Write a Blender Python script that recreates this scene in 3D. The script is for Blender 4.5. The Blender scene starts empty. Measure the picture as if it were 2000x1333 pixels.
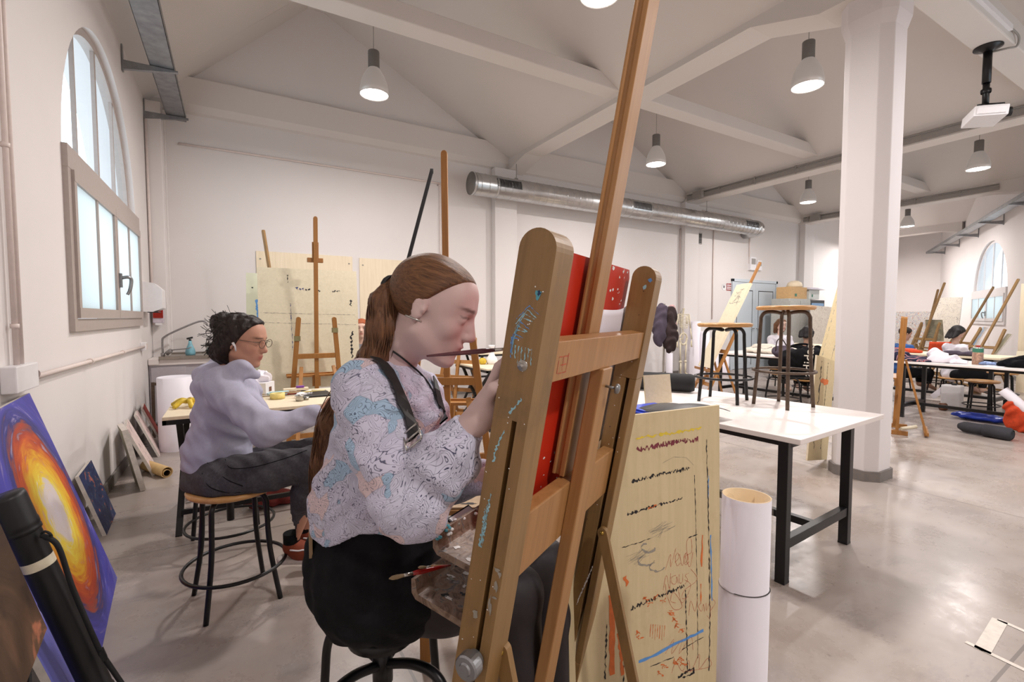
import bpy, bmesh, math, random
import numpy as np
from mathutils import Vector, Matrix, noise
random.seed(7); np.random.seed(7)
sc = bpy.context.scene
COL = sc.collection
PI = math.pi

# ------------------------------------------------------------------ camera
F_PX, CAM_H = 925.0, 1.35
YAW = math.atan(545/925.0); PITCH = math.atan(46.5/925.0)
cam_d = bpy.data.cameras.new('camera'); cam = bpy.data.objects.new('camera', cam_d); COL.objects.link(cam)
cam_d.sensor_width = 36.0; cam_d.lens = 36.0*F_PX/2000.0
cam_d.clip_start = 0.05; cam_d.clip_end = 200
cam.location = (0, 0, CAM_H); cam.rotation_euler = (PI/2-PITCH, 0, -YAW)
sc.camera = cam
# ------------------------------------------------------------------ look
sc.view_settings.view_transform = 'Standard'; sc.view_settings.look = 'None'
sc.view_settings.gamma = 1.0; sc.view_settings.use_curve_mapping = False
sc.view_settings.exposure = 0.0
# ------------------------------------------------------------------ daylight
w = bpy.data.worlds.new('daylight'); sc.world = w; w.use_nodes = True
bg = w.node_tree.nodes['Background']; bg.inputs[0].default_value = (0.80, 0.92, 1.0, 1); bg.inputs[1].default_value = 2.6
LAMP_W = 75.0
LAMP_COL = (1.0, 0.935, 0.905)

_fw = Vector((math.sin(YAW)*math.cos(PITCH), math.cos(YAW)*math.cos(PITCH), -math.sin(PITCH)))
_rt = Vector((math.cos(YAW), -math.sin(YAW), 0)); _up = _rt.cross(_fw)
def _ray(u, v): return _fw*F_PX+_rt*(u-1000)-_up*(v-666.5)
def at(u, v, d):            # photo measurement -> room position, d metres ahead of the camera
    return Vector((0, 0, CAM_H))+_ray(u, v)*(d/F_PX)
def onX(u, v, x): r = _ray(u, v); return Vector((0, 0, CAM_H))+r*(x/r.x)
def onY(u, v, y): r = _ray(u, v); return Vector((0, 0, CAM_H))+r*(y/r.y)
def onZ(u, v, z): r = _ray(u, v); return Vector((0, 0, CAM_H))+r*((z-CAM_H)/r.z)

# ------------------------------------------------------------------ materials
MATS = {}
def new_mat(name):
    m = bpy.data.materials.new(name); m.use_nodes = True
    nt = m.node_tree; b = nt.nodes['Principled BSDF']
    MATS[name] = m
    return m, nt, b
def N(nt, t, **k):
    n = nt.nodes.new(t)
    for a, b in k.items(): setattr(n, a, b)
    return n
def setp(b, base=None, rough=None, metal=None, spec=None):
    if base is not None: b.inputs['Base Color'].default_value = (*base, 1)
    if rough is not None: b.inputs['Roughness'].default_value = rough
    if metal is not None: b.inputs['Metallic'].default_value = metal
    if spec is not None: b.inputs['Specular IOR Level'].default_value = spec
def coords(nt, scale=(1, 1, 1), kind='Object', rot=(0, 0, 0)):
    tc = N(nt, 'ShaderNodeTexCoord'); mp = N(nt, 'ShaderNodeMapping')
    mp.inputs['Scale'].default_value = scale; mp.inputs['Rotation'].default_value = rot
    nt.links.new(tc.outputs[kind], mp.inputs['Vector']); return mp.outputs[0]
def noise_tex(nt, vec, scale=5, detail=4, rough=.6, dist=0):
    n = N(nt, 'ShaderNodeTexNoise'); n.inputs['Scale'].default_value = scale; n.inputs['Detail'].default_value = detail
    n.inputs['Roughness'].default_value = rough; n.inputs['Distortion'].default_value = dist
    nt.links.new(vec, n.inputs['Vector']); return n.outputs['Fac']
def ramp(nt, fac, stops, interp='LINEAR'):
    r = N(nt, 'ShaderNodeValToRGB'); cr = r.color_ramp; cr.interpolation = interp
    while len(cr.elements) < len(stops): cr.elements.new(0.5)
    for e, (p, c) in zip(cr.elements, stops): e.position = p; e.color = (*c, 1)
    nt.links.new(fac, r.inputs[0]); return r.outputs[0]
def mixc(nt, fac, a, b, mode='MIX'):
    m = N(nt, 'ShaderNodeMix', data_type='RGBA', blend_type=mode)
    for k, x in ((0, fac), (6, a), (7, b)):
        if hasattr(x, 'links'): nt.links.new(x, m.inputs[k])
        elif k == 0: m.inputs[0].default_value = x
        else: m.inputs[k].default_value = (*x, 1)
    return m.outputs[2]
def bump(nt, b, h, strength=.2, dist=.01):
    bp = N(nt, 'ShaderNodeBump'); bp.inputs['Strength'].default_value = strength; bp.inputs['Distance'].default_value = dist
    nt.links.new(h, bp.inputs['Height']); nt.links.new(bp.outputs[0], b.inputs['Normal'])
def lin(c): return tuple(((x/255+.055)/1.055)**2.4 if x > 10 else x/255/12.92 for x in c)
def plain(name, rgb, rough=.6, metal=0, var=.12, scale=30, spec=.5, bmp=0.05, stretch=(1, 1, 1)):
    """a surface of one colour with a little procedural wear; rgb in 0..255"""
    m, nt, b = new_mat(name); setp(b, None, rough, metal, spec)
    c = lin(rgb); v = coords(nt, stretch); n = noise_tex(nt, v, scale, 5)
    lo = tuple(x*(1-var) for x in c); hi = tuple(min(1, x*(1+var)) for x in c)
    nt.links.new(ramp(nt, n, [(.3, lo), (.7, hi)]), b.inputs['Base Color'])
    if bmp: bump(nt, b, n, bmp, .004)
    return m
def wood(name, a, b_, rough=.45, axis=2, scale=1.0, stain=None, stain_amt=.5):
    m, nt, b = new_mat(name); setp(b, None, rough)
    s = [26*scale]*3; s[axis] = 1.6*scale
    v = coords(nt, s); n = noise_tex(nt, v, 1.6, 6, .65, .6)
    c = ramp(nt, n, [(.25, lin(a)), (.75, lin(b_))])
    if stain:
        n2 = noise_tex(nt, coords(nt), 7, 5, .7); f = ramp(nt, n2, [(.52, (0, 0, 0)), (.72, (stain_amt,)*3)])
        c = mixc(nt, f, c, lin(stain))
    nt.links.new(c, b.inputs['Base Color']); bump(nt, b, n, .08, .002)
    return m
def plaster(name, rgb, dirt=0.0):
    m, nt, b = new_mat(name); setp(b, None, .75, 0, .3)
    v = coords(nt); n = noise_tex(nt, v, 1.3, 6, .6); n2 = noise_tex(nt, v, 55, 4, .6)
    c = lin(rgb)
    nt.links.new(ramp(nt, n, [(.3, tuple(x*.965 for x in c)), (.7, c)]), b.inputs['Base Color'])
    bump(nt, b, n2, .10, .004)
    return m

plaster('wall_paint', (224, 219, 217)); plaster('ceiling_paint', (218, 212, 207)); plaster('column_paint', (228, 222, 222))
plain('grey_skirting', (122, 116, 112), .6, scale=12)
plain('galvanised', (150, 152, 154), .38, .85, .22, 9)
plain('duct_metal', (196, 196, 196), .28, .95, .12, 6)
plain('window_frame_paint', (172, 160, 154), .45, .1, .04)
plain('grey_white_frame', (204, 200, 200), .45, 0, .03); plain('conduit_paint', (222, 208, 202), .5, 0, .04); plain('grey_conduit', (150, 145, 140), .5, 0, .08)
plain('lamp_body', (112, 108, 104), .5, .2, .05)
plain('black_metal', (22, 22, 24), .35, .2, .2); plain('black_plastic', (18, 18, 20), .45); plain('black_rubber', (26, 26, 28), .8)
plain('brown_metal', (92, 76, 64), .5, .5, .25, 40)
plain('white_plastic', (232, 230, 232), .35, 0, .03); plain('white_laminate', (238, 230, 226), .35, 0, .03, 3)
plain('steel', (180, 178, 172), .25, .9, .12, 20); plain('brass', (170, 140, 70), .3, .9)
plain('door_paint', (196, 206, 214), .45, 0, .03)
plain('paper_white', (238, 234, 242), .7, 0, .02, 4); plain('tube_inside', (226, 200, 160), .7, 0, .06)
wood('beech', (152, 108, 62), (180, 134, 84), .42)
wood('beech_dark', (124, 94, 54), (154, 120, 74), .42, stain=(100, 80, 54))
wood('beech_seat', (184, 132, 78), (212, 164, 104), .32, axis=0)
wood('orange_wood', (150, 100, 48), (174, 122, 64), .4)
wood('plywood', (202, 184, 144), (216, 198, 158), .6, stain=(176, 152, 112), stain_amt=.3)
wood('plywood_light', (222, 206, 176), (236, 222, 196), .6)
wood('plywood_grey', (208, 198, 170), (222, 212, 186), .6, stain=(180, 166, 138), stain_amt=.25)
plain('plywood_green', (206, 208, 184), .6, 0, .04, 6)

def glass_mat():
    m, nt, b = new_mat('clear_glass'); nt.nodes.remove(b)
    t = N(nt, 'ShaderNodeBsdfTransparent'); t.inputs[0].default_value = (.93, .97, 1.0, 1)
    g = N(nt, 'ShaderNodeBsdfGlossy'); g.inputs['Roughness'].default_value = .02
    mx = N(nt, 'ShaderNodeMixShader'); mx.inputs[0].default_value = .05
    nt.links.new(t.outputs[0], mx.inputs[1]); nt.links.new(g.outputs[0], mx.inputs[2])
    nt.links.new(mx.outputs[0], nt.nodes['Material Output'].inputs[0])
glass_mat()
def frosted():
    m, nt, b = new_mat('frosted_glass'); nt.nodes.remove(b)
    t = N(nt, 'ShaderNodeBsdfTranslucent'); t.inputs[0].default_value = (.56, .585, .575, 1)
    g = N(nt, 'ShaderNodeBsdfDiffuse'); g.inputs['Color'].default_value = (.45, .5, .5, 1)
    mx = N(nt, 'ShaderNodeMixShader'); mx.inputs[0].default_value = .12
    nt.links.new(t.outputs[0], mx.inputs[1]); nt.links.new(g.outputs[0], mx.inputs[2])
    nt.links.new(mx.outputs[0], nt.nodes['Material Output'].inputs[0])
frosted()
def emit(name, col, s):
    m, nt, b = new_mat(name); setp(b, (.8, .8, .8)); b.inputs['Emission Color'].default_value = (*col, 1); b.inputs['Emission Strength'].default_value = s
emit('lamp_glow', (1, .95, .92), 14)
def shade():
    m, nt, b = new_mat('lamp_shade'); setp(b, lin((176, 168, 162)), .35, .3)
    b.inputs['Emission Color'].default_value = (1, .93, .88, 1)   # prismatic reflector lets some light through
    b.inputs['Emission Strength'].default_value = .12
shade()
def concrete():
    m, nt, b = new_mat('polished_concrete'); v = coords(nt)
    big = noise_tex(nt, v, .7, 7, .66, .15); mid = noise_tex(nt, v, 2.2, 9, .74, .25); st = noise_tex(nt, coords(nt, (1, 2.2, 1)), 1.5, 9, .76, .2)
    c = ramp(nt, big, [(.3, lin((138, 124, 114))), (.5, lin((160, 148, 140))), (.7, lin((150, 144, 142)))])
    c = mixc(nt, ramp(nt, mid, [(.42, (0, 0, 0)), (.68, (.55,)*3)]), c, lin((174, 166, 160)))
    c = mixc(nt, ramp(nt, st, [(.54, (0, 0, 0)), (.74, (.75,)*3)]), c, lin((112, 106, 108)))
    fine = noise_tex(nt, v, 40, 4, .7)
    c = mixc(nt, ramp(nt, fine, [(.64, (0, 0, 0)), (.70, (.35,)*3)]), c, lin((190, 184, 180)))
    sp = noise_tex(nt, v, 19, 3, .5)
    c = mixc(nt, ramp(nt, sp, [(.70, (0, 0, 0)), (.74, (.5,)*3)]), c, lin((96, 84, 78)))
    # sawn expansion joints
    br = N(nt, 'ShaderNodeTexBrick'); br.offset = 0; br.squash = 1
    mp = N(nt, 'ShaderNodeMapping'); tc = N(nt, 'ShaderNodeTexCoord'); nt.links.new(tc.outputs['Object'], mp.inputs[0]); nt.links.new(mp.outputs[0], br.inputs[0])
    mp.inputs['Location'].default_value = (-4.55+10*4.0, -1.35+12, 0)
    br.inputs['Scale'].default_value = 1; br.inputs['Brick Width'].default_value = 4.0; br.inputs['Row Height'].default_value = 2.8; br.inputs['Mortar Size'].default_value = .006; br.inputs['Mortar Smooth'].default_value = 0
    c = mixc(nt, br.outputs['Fac'], c, lin((120, 112, 106)))
    nt.links.new(c, b.inputs['Base Color'])
    r = ramp(nt, mid, [(.3, (.20,)*3), (.75, (.42,)*3)]); nt.links.new(r, b.inputs['Roughness']); b.inputs['Specular IOR Level'].default_value = .55
    bump(nt, b, mid, .05, .004)
concrete()

# ------------------------------------------------------------------ mesh builder
class MB:
    def __init__(s): s.v = []; s.f = []; s.m = []; s.sm = []
    def add(s, vs, fs, mi=0, smooth=False):
        o = len(s.v); s.v += [Vector(p) for p in vs]
        for f in fs: s.f.append([o+i for i in f]); s.m.append(mi); s.sm.append(smooth)
        return s
    def box(s, lo, hi, mi=0, M=None):
        x0, y0, z0 = lo; x1, y1, z1 = hi
        vs = [(x0,y0,z0),(x1,y0,z0),(x1,y1,z0),(x0,y1,z0),(x0,y0,z1),(x1,y0,z1),(x1,y1,z1),(x0,y1,z1)]
        if M is not None: vs = [M@Vector(p) for p in vs]
        return s.add(vs, [(0,3,2,1),(4,5,6,7),(0,1,5,4),(1,2,6,5),(2,3,7,6),(3,0,4,7)], mi)
    def bar(s, p0, p1, w, t, side=(1, 0, 0), mi=0):
        """rectangular bar from p0 to p1; w measured along 'side', t across"""
        p0 = Vector(p0); p1 = Vector(p1); d = (p1-p0).normalized(); a = Vector(side); a = (a-d*a.dot(d)).normalized(); b = d.cross(a)
        vs = []
        for p in (p0, p1):
            for i, j in ((-1,-1),(1,-1),(1,1),(-1,1)): vs.append(p+a*(w/2*i)+b*(t/2*j))
        return s.add(vs, [(0,3,2,1),(4,5,6,7),(0,1,5,4),(1,2,6,5),(2,3,7,6),(3,0,4,7)], mi)
    def tube(s, path, r, n=10, mi=0, cap=True, closed=False):
        P = [Vector(p) for p in path]; k = len(P); R = r if isinstance(r, (list, tuple)) else [r]*k
        vs = []; fs = []; prev = None
        for i, p in enumerate(P):
            if closed: d = P[(i+1) % k]-P[i-1]
            else: d = P[min(i+1, k-1)]-P[max(i-1, 0)]
            d.normalize()
            if prev is None: a = d.orthogonal().normalized()
            else: a = (prev-d*prev.dot(d)); a = a.normalized() if a.length > 1e-6 else d.orthogonal().normalized()
            prev = a; b = d.cross(a)
            for j in range(n): t = 2*PI*j/n; vs.append(p+(a*math.cos(t)+b*math.sin(t))*R[i])
        for i in range(k if closed else k-1):
            for j in range(n):
                a0 = i*n+j; a1 = i*n+(j+1) % n; i2 = (i+1) % k
                fs.append((a0, a1, i2*n+(j+1) % n, i2*n+j))
        o = len(s.v); s.add(vs, fs, mi, True)
        if cap and not closed: s.f += [list(range(o+n-1, o-1, -1)), list(range(o+(k-1)*n, o+k*n))]; s.m += [mi]*2; s.sm += [False]*2
        return s
    def lathe(s, prof, c=(0, 0, 0), n=24, mi=0, M=None, smooth=True):
        vs = []; fs = []; c = Vector(c)
        for r, z in prof:
            for j in range(n):
                p = Vector((r*math.cos(2*PI*j/n), r*math.sin(2*PI*j/n), z)); vs.append((M@p if M is not None else p)+c)
        for i in range(len(prof)-1):
            for j in range(n): fs.append((i*n+j, i*n+(j+1) % n, (i+1)*n+(j+1) % n, (i+1)*n+j))
        return s.add(vs, fs, mi, smooth)
    def prism(s, poly, O, A, B, h, mi=0, mside=None):
        """polygon (2D) in frame O,A,B extruded by h along AxB"""
        O = Vector(O); A = Vector(A); B = Vector(B); Nn = A.cross(B).normalized(); n = len(poly)
        vs = [O+A*x+B*y for x, y in poly]+[O+A*x+B*y+Nn*h for x, y in poly]
        s.add(vs, [list(range(n-1, -1, -1)), list(range(n, 2*n))], mi)
        s.add(vs, [(i, (i+1) % n, n+(i+1) % n, n+i) for i in range(n)], mi if mside is None else mside)
        return s
    def quad(s, a, b, c, d, mi=0): return s.add([a, b, c, d], [(0, 1, 2, 3)], mi)
    def grid(s, fn, nu, nv, mi=0, smooth=True, thick=0):
        vs = [Vector(fn(i/nu, j/nv)) for j in range(nv+1) for i in range(nu+1)]
        W = nu+1; fs = [(j*W+i, j*W+i+1, (j+1)*W+i+1, (j+1)*W+i) for j in range(nv) for i in range(nu)]
        s.add(vs, fs, mi, smooth); return s
    def build(s, name, mats, parent=None, base=None, bevel=0, smooth=None, solid=0, sub=0):
        me = bpy.data.meshes.new(name); off = Vector(base) if base is not None else Vector((0, 0, 0))
        me.from_pydata([tuple(p-off) for p in s.v], [], s.f)
        if isinstance(mats, str): mats = [mats]
        for m in mats: me.materials.append(MATS[m])
        me.polygons.foreach_set('material_index', s.m)
        me.polygons.foreach_set('use_smooth', [bool(x) for x in s.sm] if smooth is None else [smooth]*len(s.f))
        me.validate(); me.update()
        o = bpy.data.objects.new(name, me); COL.objects.link(o)
        if parent is not None: o.parent = parent
        elif base is not None: o.location = off
        if solid: md = o.modifiers.new('solid', 'SOLIDIFY'); md.thickness = solid; md.offset = 0
        if sub: md = o.modifiers.new('sub', 'SUBSURF'); md.levels = sub; md.render_levels = sub
        if bevel: md = o.modifiers.new('bevel', 'BEVEL'); md.width = bevel; md.segments = 2; md.limit_method = 'ANGLE'; md.angle_limit = .7
        return o
def thing(name, label, cat, loc=(0, 0, 0), rz=0, group=None):
    o = bpy.data.objects.new(name, None); COL.objects.link(o); o.location = loc; o.rotation_euler = (0, 0, rz); o.empty_display_size = .1
    return tag(o, label, cat, group)
def tag(o, label, cat, group=None, kind=None):
    o['label'] = label; o['category'] = cat
    if group: o['group'] = group
    if kind: o['kind'] = kind
    return o
def struct(o): o['kind'] = 'structure'; return o
KIDS = {}
def children(o): return [c for c in COL.objects if c.parent == o]
def dup(o, loc=None, rz=None, label=None, group=None, parent=None):
    c = o.copy(); COL.objects.link(c)
    if parent is not None: c.parent = parent
    if loc is not None: c.location = loc
    if rz is not None: c.rotation_euler = (c.rotation_euler[0], c.rotation_euler[1], rz)
    if label: c['label'] = label
    if group: c['group'] = group
    for ch in children(o): dup(ch, parent=c)
    return c
def arc(c, r, a0, a1, n, ax=(1, 0, 0), ay=(0, 0, 1)):
    c = Vector(c); ax = Vector(ax); ay = Vector(ay)
    return [c+ax*(r*math.cos(a0+(a1-a0)*i/n))+ay*(r*math.sin(a0+(a1-a0)*i/n)) for i in range(n+1)]
def smooth_path(P, n=6):
    P = [Vector(p) for p in P]; out = []
    for i in range(len(P)-1):
        a = P[max(i-1, 0)]; b = P[i]; c = P[i+1]; d = P[min(i+2, len(P)-1)]
        for k in range(n):
            t = k/n; out.append(.5*((2*b)+(c-a)*t+(2*a-5*b+4*c-d)*t*t+(3*b-a-3*c+d)*t**3))
    out.append(P[-1]); return out
def rnd(a, b): return random.uniform(a, b)

# ================================================================== SETTING
LX = -.87; BY = 7.6; ZT = 6.2
C0 = Vector((14.4, 7.6, 0)); C1 = Vector((21.7, 8.9, 0)); C2 = Vector((21.7, 6.85, 0))
WD = Vector((-.896, -.447, 0)).normalized(); C3 = C2+WD*((21.7-LX)/.896*Vector((.896, .447)).length)
FL = [(LX-.3, C3.y-.6), (LX-.3, 7.9), (14.4, 7.9), (22, 9.3), (22.1, 6.6)]
mb = MB(); mb.prism(FL[::-1], (0, 0, 0), (1, 0, 0), (0, 1, 0), -.15)
fo = struct(mb.build('floor', 'polished_concrete'))

def wall(name, P, D, length, h, thick, out, holes=(), mat='wall_paint'):
    """upright wall: P start, D direction, out = outward normal; holes = (s0,s1,z0,zspring,rise)"""
    mb = MB(); P = Vector(P); D = Vector(D).normalized(); out = Vector(out).normalized(); Z = Vector((0, 0, 1))
    def pt(s, z, o=0): return P+D*s+Z*z+out*(thick*o)
    def panel(s0, s1, za0, za1, zb0, zb1):   # quad inner & outer
        for o in (0, 1): mb.quad(pt(s0, za0, o), pt(s1, za1, o), pt(s1, zb1, o), pt(s0, zb0, o))
    cur = 0
    for s0, s1, z0, zs, rise in sorted(holes):
        panel(cur, s0, 0, 0, h, h); panel(s0, s1, 0, 0, z0, z0)
        n = 36; cx = (s0+s1)/2; R = (s1-s0)/2; pts = []
        for i in range(n+1):
            a = PI-PI*i/n; pts.append((cx+R*math.cos(a), zs+rise*math.sin(a)))
        for (a, za), (b, zb) in zip(pts, pts[1:]): panel(a, b, za, zb, h, h)
        loop = [(s0, z0)]+pts+[(s1, z0)]
        for (a, za), (b, zb) in zip(loop, loop[1:]+loop[:1]): mb.quad(pt(a, za), pt(b, zb), pt(b, zb, 1), pt(a, za, 1))
        cur = s1
    panel(cur, length, 0, 0, h, h)
    mb.quad(pt(0, h), pt(length, h), pt(length, h, 1), pt(0, h, 1)); mb.quad(pt(0, 0), pt(0, h), pt(0, h, 1), pt(0, 0, 1)); mb.quad(pt(length, 0), pt(length, h), pt(length, h, 1), pt(length, 0, 1))
    return struct(mb.build(name, mat))
ys = C3.y-.5
WIN_L = (3.92, 6.46, 1.29, 2.36, 1.22)
wall('wall_left', (LX, ys, 0), (0, 1, 0), BY-ys, ZT, .35, (-1, 0, 0), [(WIN_L[0]-ys, WIN_L[1]-ys, *WIN_L[2:])])
wall('wall_back', (LX, BY, 0), (1, 0, 0), 14.4-LX, ZT, .3, (0, 1, 0))
d = C1-C0; wall('wall_back_far', C0, d, d.length, ZT, .3, (-d.y, d.x, 0))
wall('wall_right', C1, (0, -1, 0), C1.y-C2.y, ZT, .3, (1, 0, 0))
wn = Vector((WD.y, -WD.x, 0)); wn = wn if wn.y < 0 else -wn
WLEN = (C3-C2).length
mid = at(1927, 620, 12.0); smid = (Vector((mid.x, mid.y, 0))-C2).dot(WD)
WIN_R = (smid-1.42, smid+1.42, 1.2, 2.0, 1.26)
holes_r = [WIN_R, (WIN_R[1]+2.2, WIN_R[1]+5.0, 1.2, 2.0, 1.26), (WIN_R[1]+7.6, WIN_R[1]+10.4, 1.2, 2.0, 1.26)]
wall('wall_angled', C2, WD, WLEN+.5, ZT, .35, wn, holes_r)

# ceiling: one saw-tooth gable per bay, ridge along Y
VAL = [4.525, 9.25, 14.1, 18.95, 23.8]
mb = MB(); prof = [(LX, 4.02), (1.04, 5.80), (1.27, 5.82)]
for i, xv in enumerate(VAL):
    prof += [(xv-.175, 4.20), (xv+.175, 4.20)]
    if i < len(VAL)-1: prof += [(VAL[i+1]-3.42, 5.80), (VAL[i+1]-3.2, 5.82)]
Y0, Y1 = C3.y-.6, 9.3
for (x0, z0), (x1, z1) in zip(prof, prof[1:]):
    mb.add([(x0, Y0, z0), (x1, Y0, z1), (x1, Y1, z1), (x0, Y1, z0), (x0, Y0, z0+.12), (x1, Y0, z1+.12), (x1, Y1, z1+.12), (x0, Y1, z0+.12)], [(0, 1, 2, 3), (4, 7, 6, 5), (0, 4, 5, 1), (2, 6, 7, 3)])
struct(mb.build('ceiling', 'ceiling_paint'))
# valley beams with haunches
def ywall(x): return C2.y+(x-C2.x)/WD.x*WD.y
for i, xv in enumerate(VAL[:4]):
    mb = MB(); yn = ywall(xv)
    pr_ = [(BY+(.0 if xv < 14.3 else 1), 3.97), (6.95, 4.13)]
    if i == 0: pr_ += [(2.88, 4.13), (2.26, 3.92), (1.8, 3.92), (1.1, 4.13)]
    else: pr_ += [(max(yn+.6, yn+.3), 4.0 if i else 4.13)]
    pr_ += [(yn, 3.9)]
    if i: pr_ = [(a, min(b, 4.0)) for a, b in pr_]
    poly = pr_+[(yn, 4.3), (pr_[0][0], 4.3)]
    mb.prism([(a, b) for a, b in poly], (xv-.175, 0, 0), (0, 1, 0), (0, 0, 1), .35)
    struct(mb.build('trim_%d' % (i+1), 'ceiling_paint', bevel=.01))
# tie beams across each bay
k = 5
xs = [LX]+VAL
for i in range(4):
    for y0, y1, zb, zt in ((4.62, 4.86, 4.22, 4.40), (1.66, 1.93, 4.10, 4.36), (-1.0, -.75, 4.15, 4.38)):
        x0 = xs[i]+(.17 if i else 0); x1 = xs[i+1]-.17
        if y0 < ywall(x1)-.2: continue
        mb = MB(); mb.box((x0, y0, zb), (x1, y1, zt)); struct(mb.build('trim_%d' % k, 'ceiling_paint', bevel=.012)); k += 1
# wall plate (ledge) along the back wall of every bay, stepping out of the wall
for i in range(3):
    x0 = xs[i]+(.17 if i else 0); x1 = xs[i+1]-.17
    mb = MB(); mb.prism([(BY, 3.93), (BY-.10, 3.99), (BY-.14, 4.40), (BY-.14, 4.44), (BY, 4.44)], (x1, 0, 0), (0, 1, 0), (0, 0, 1), -(x1-x0)) if False else mb.add(
        [(x, y, z) for x in (x0, x1) for y, z in ((BY, 4.0), (BY-.05, 4.02), (BY-.11, 4.10), (BY-.11, 4.44), (BY, 4.44))],
        [(0, 1, 6, 5), (1, 2, 7, 6), (2, 3, 8, 7), (3, 4, 9, 8), (4, 3, 2, 1, 0), (5, 6, 7, 8, 9)])
    struct(mb.build('trim_%d' % k, 'ceiling_paint')); k += 1
# rafter seam at the left slope of the first bay
mb = MB(); mb.prism([(LX, 4.02), (.72, 5.50), (.72, 5.60), (LX, 4.12)], (0, 7.15, 0), (1, 0, 0), (0, 0, 1), -.45)
struct(mb.build('trim_%d' % k, 'ceiling_paint')); k += 1
# pilasters on the back wall
for x0, x1, yy in ((4.05, 4.5, .14), (9.02, 9.5, .14), (14.0, 14.5, .16)):
    mb = MB(); mb.box((x0, BY-yy, 0), (x1, BY, 4.0)); struct(mb.build('trim_%d' % k, 'wall_paint', bevel=.01)); k += 1
mb = MB(); mb.box((LX, BY-.02, 0), (-.68, BY, 4.0)); mb.box((LX, BY-.26, 0), (-.70, BY-.02, 4.0)); struct(mb.build('trim_%d' % k, 'wall_paint', bevel=.01)); k += 1
# column with chamfered corners, flared head and grey foot
def octo(c, a, ch):
    x, y = c; return [(x-a+ch, y-a), (x+a-ch, y-a), (x+a, y-a+ch), (x+a, y+a-ch), (x+a-ch, y+a), (x-a+ch, y+a), (x-a, y+a-ch), (x-a, y-a+ch)]
cc = (4.625, 1.945)
mb = MB(); levels = [(0.0, .178), (3.66, .178), (3.76, .205), (3.80, .207), (4.2, .207)]
vs = []
for z, a in levels: vs += [(x, y, z) for x, y in octo(cc, a, a*.42)]
fs = [(i*8+j, i*8+(j+1) % 8, (i+1)*8+(j+1) % 8, (i+1)*8+j) for i in range(len(levels)-1) for j in range(8)]
mb.add(vs, fs); colo = struct(mb.build('column', 'column_paint', bevel=.006))
mb = MB(); mb.prism(octo(cc, .196, .082), (0, 0, 0), (1, 0, 0), (0, 1, 0), .085); o = mb.build('column_foot', 'grey_skirting', bevel=.004); o.parent = colo
# skirting
mb = MB(); mb.box((LX, ys, 0), (LX+.018, BY-.26, .09)); struct(mb.build('baseboard_left', 'grey_skirting', bevel=.002))
mb = MB(); mb.box((LX+.2, BY-.018, 0), (4.05, BY, .09)); mb.box((4.5, BY-.018, 0), (9.02, BY, .09)); mb.box((9.5, BY-.018, 0), (10.95, BY, .09)); mb.box((12.9, BY-.018, 0), (14.0, BY, .09)); struct(mb.build('baseboard_back', 'grey_skirting'))
mb = MB()
Pn = C2-wn*.009
mb.bar(Pn+Vector((0, 0, .045)), Pn+WD*WLEN+Vector((0, 0, .045)), .018, .09, wn); struct(mb.build('baseboard_angled', 'grey_skirting'))

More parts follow.
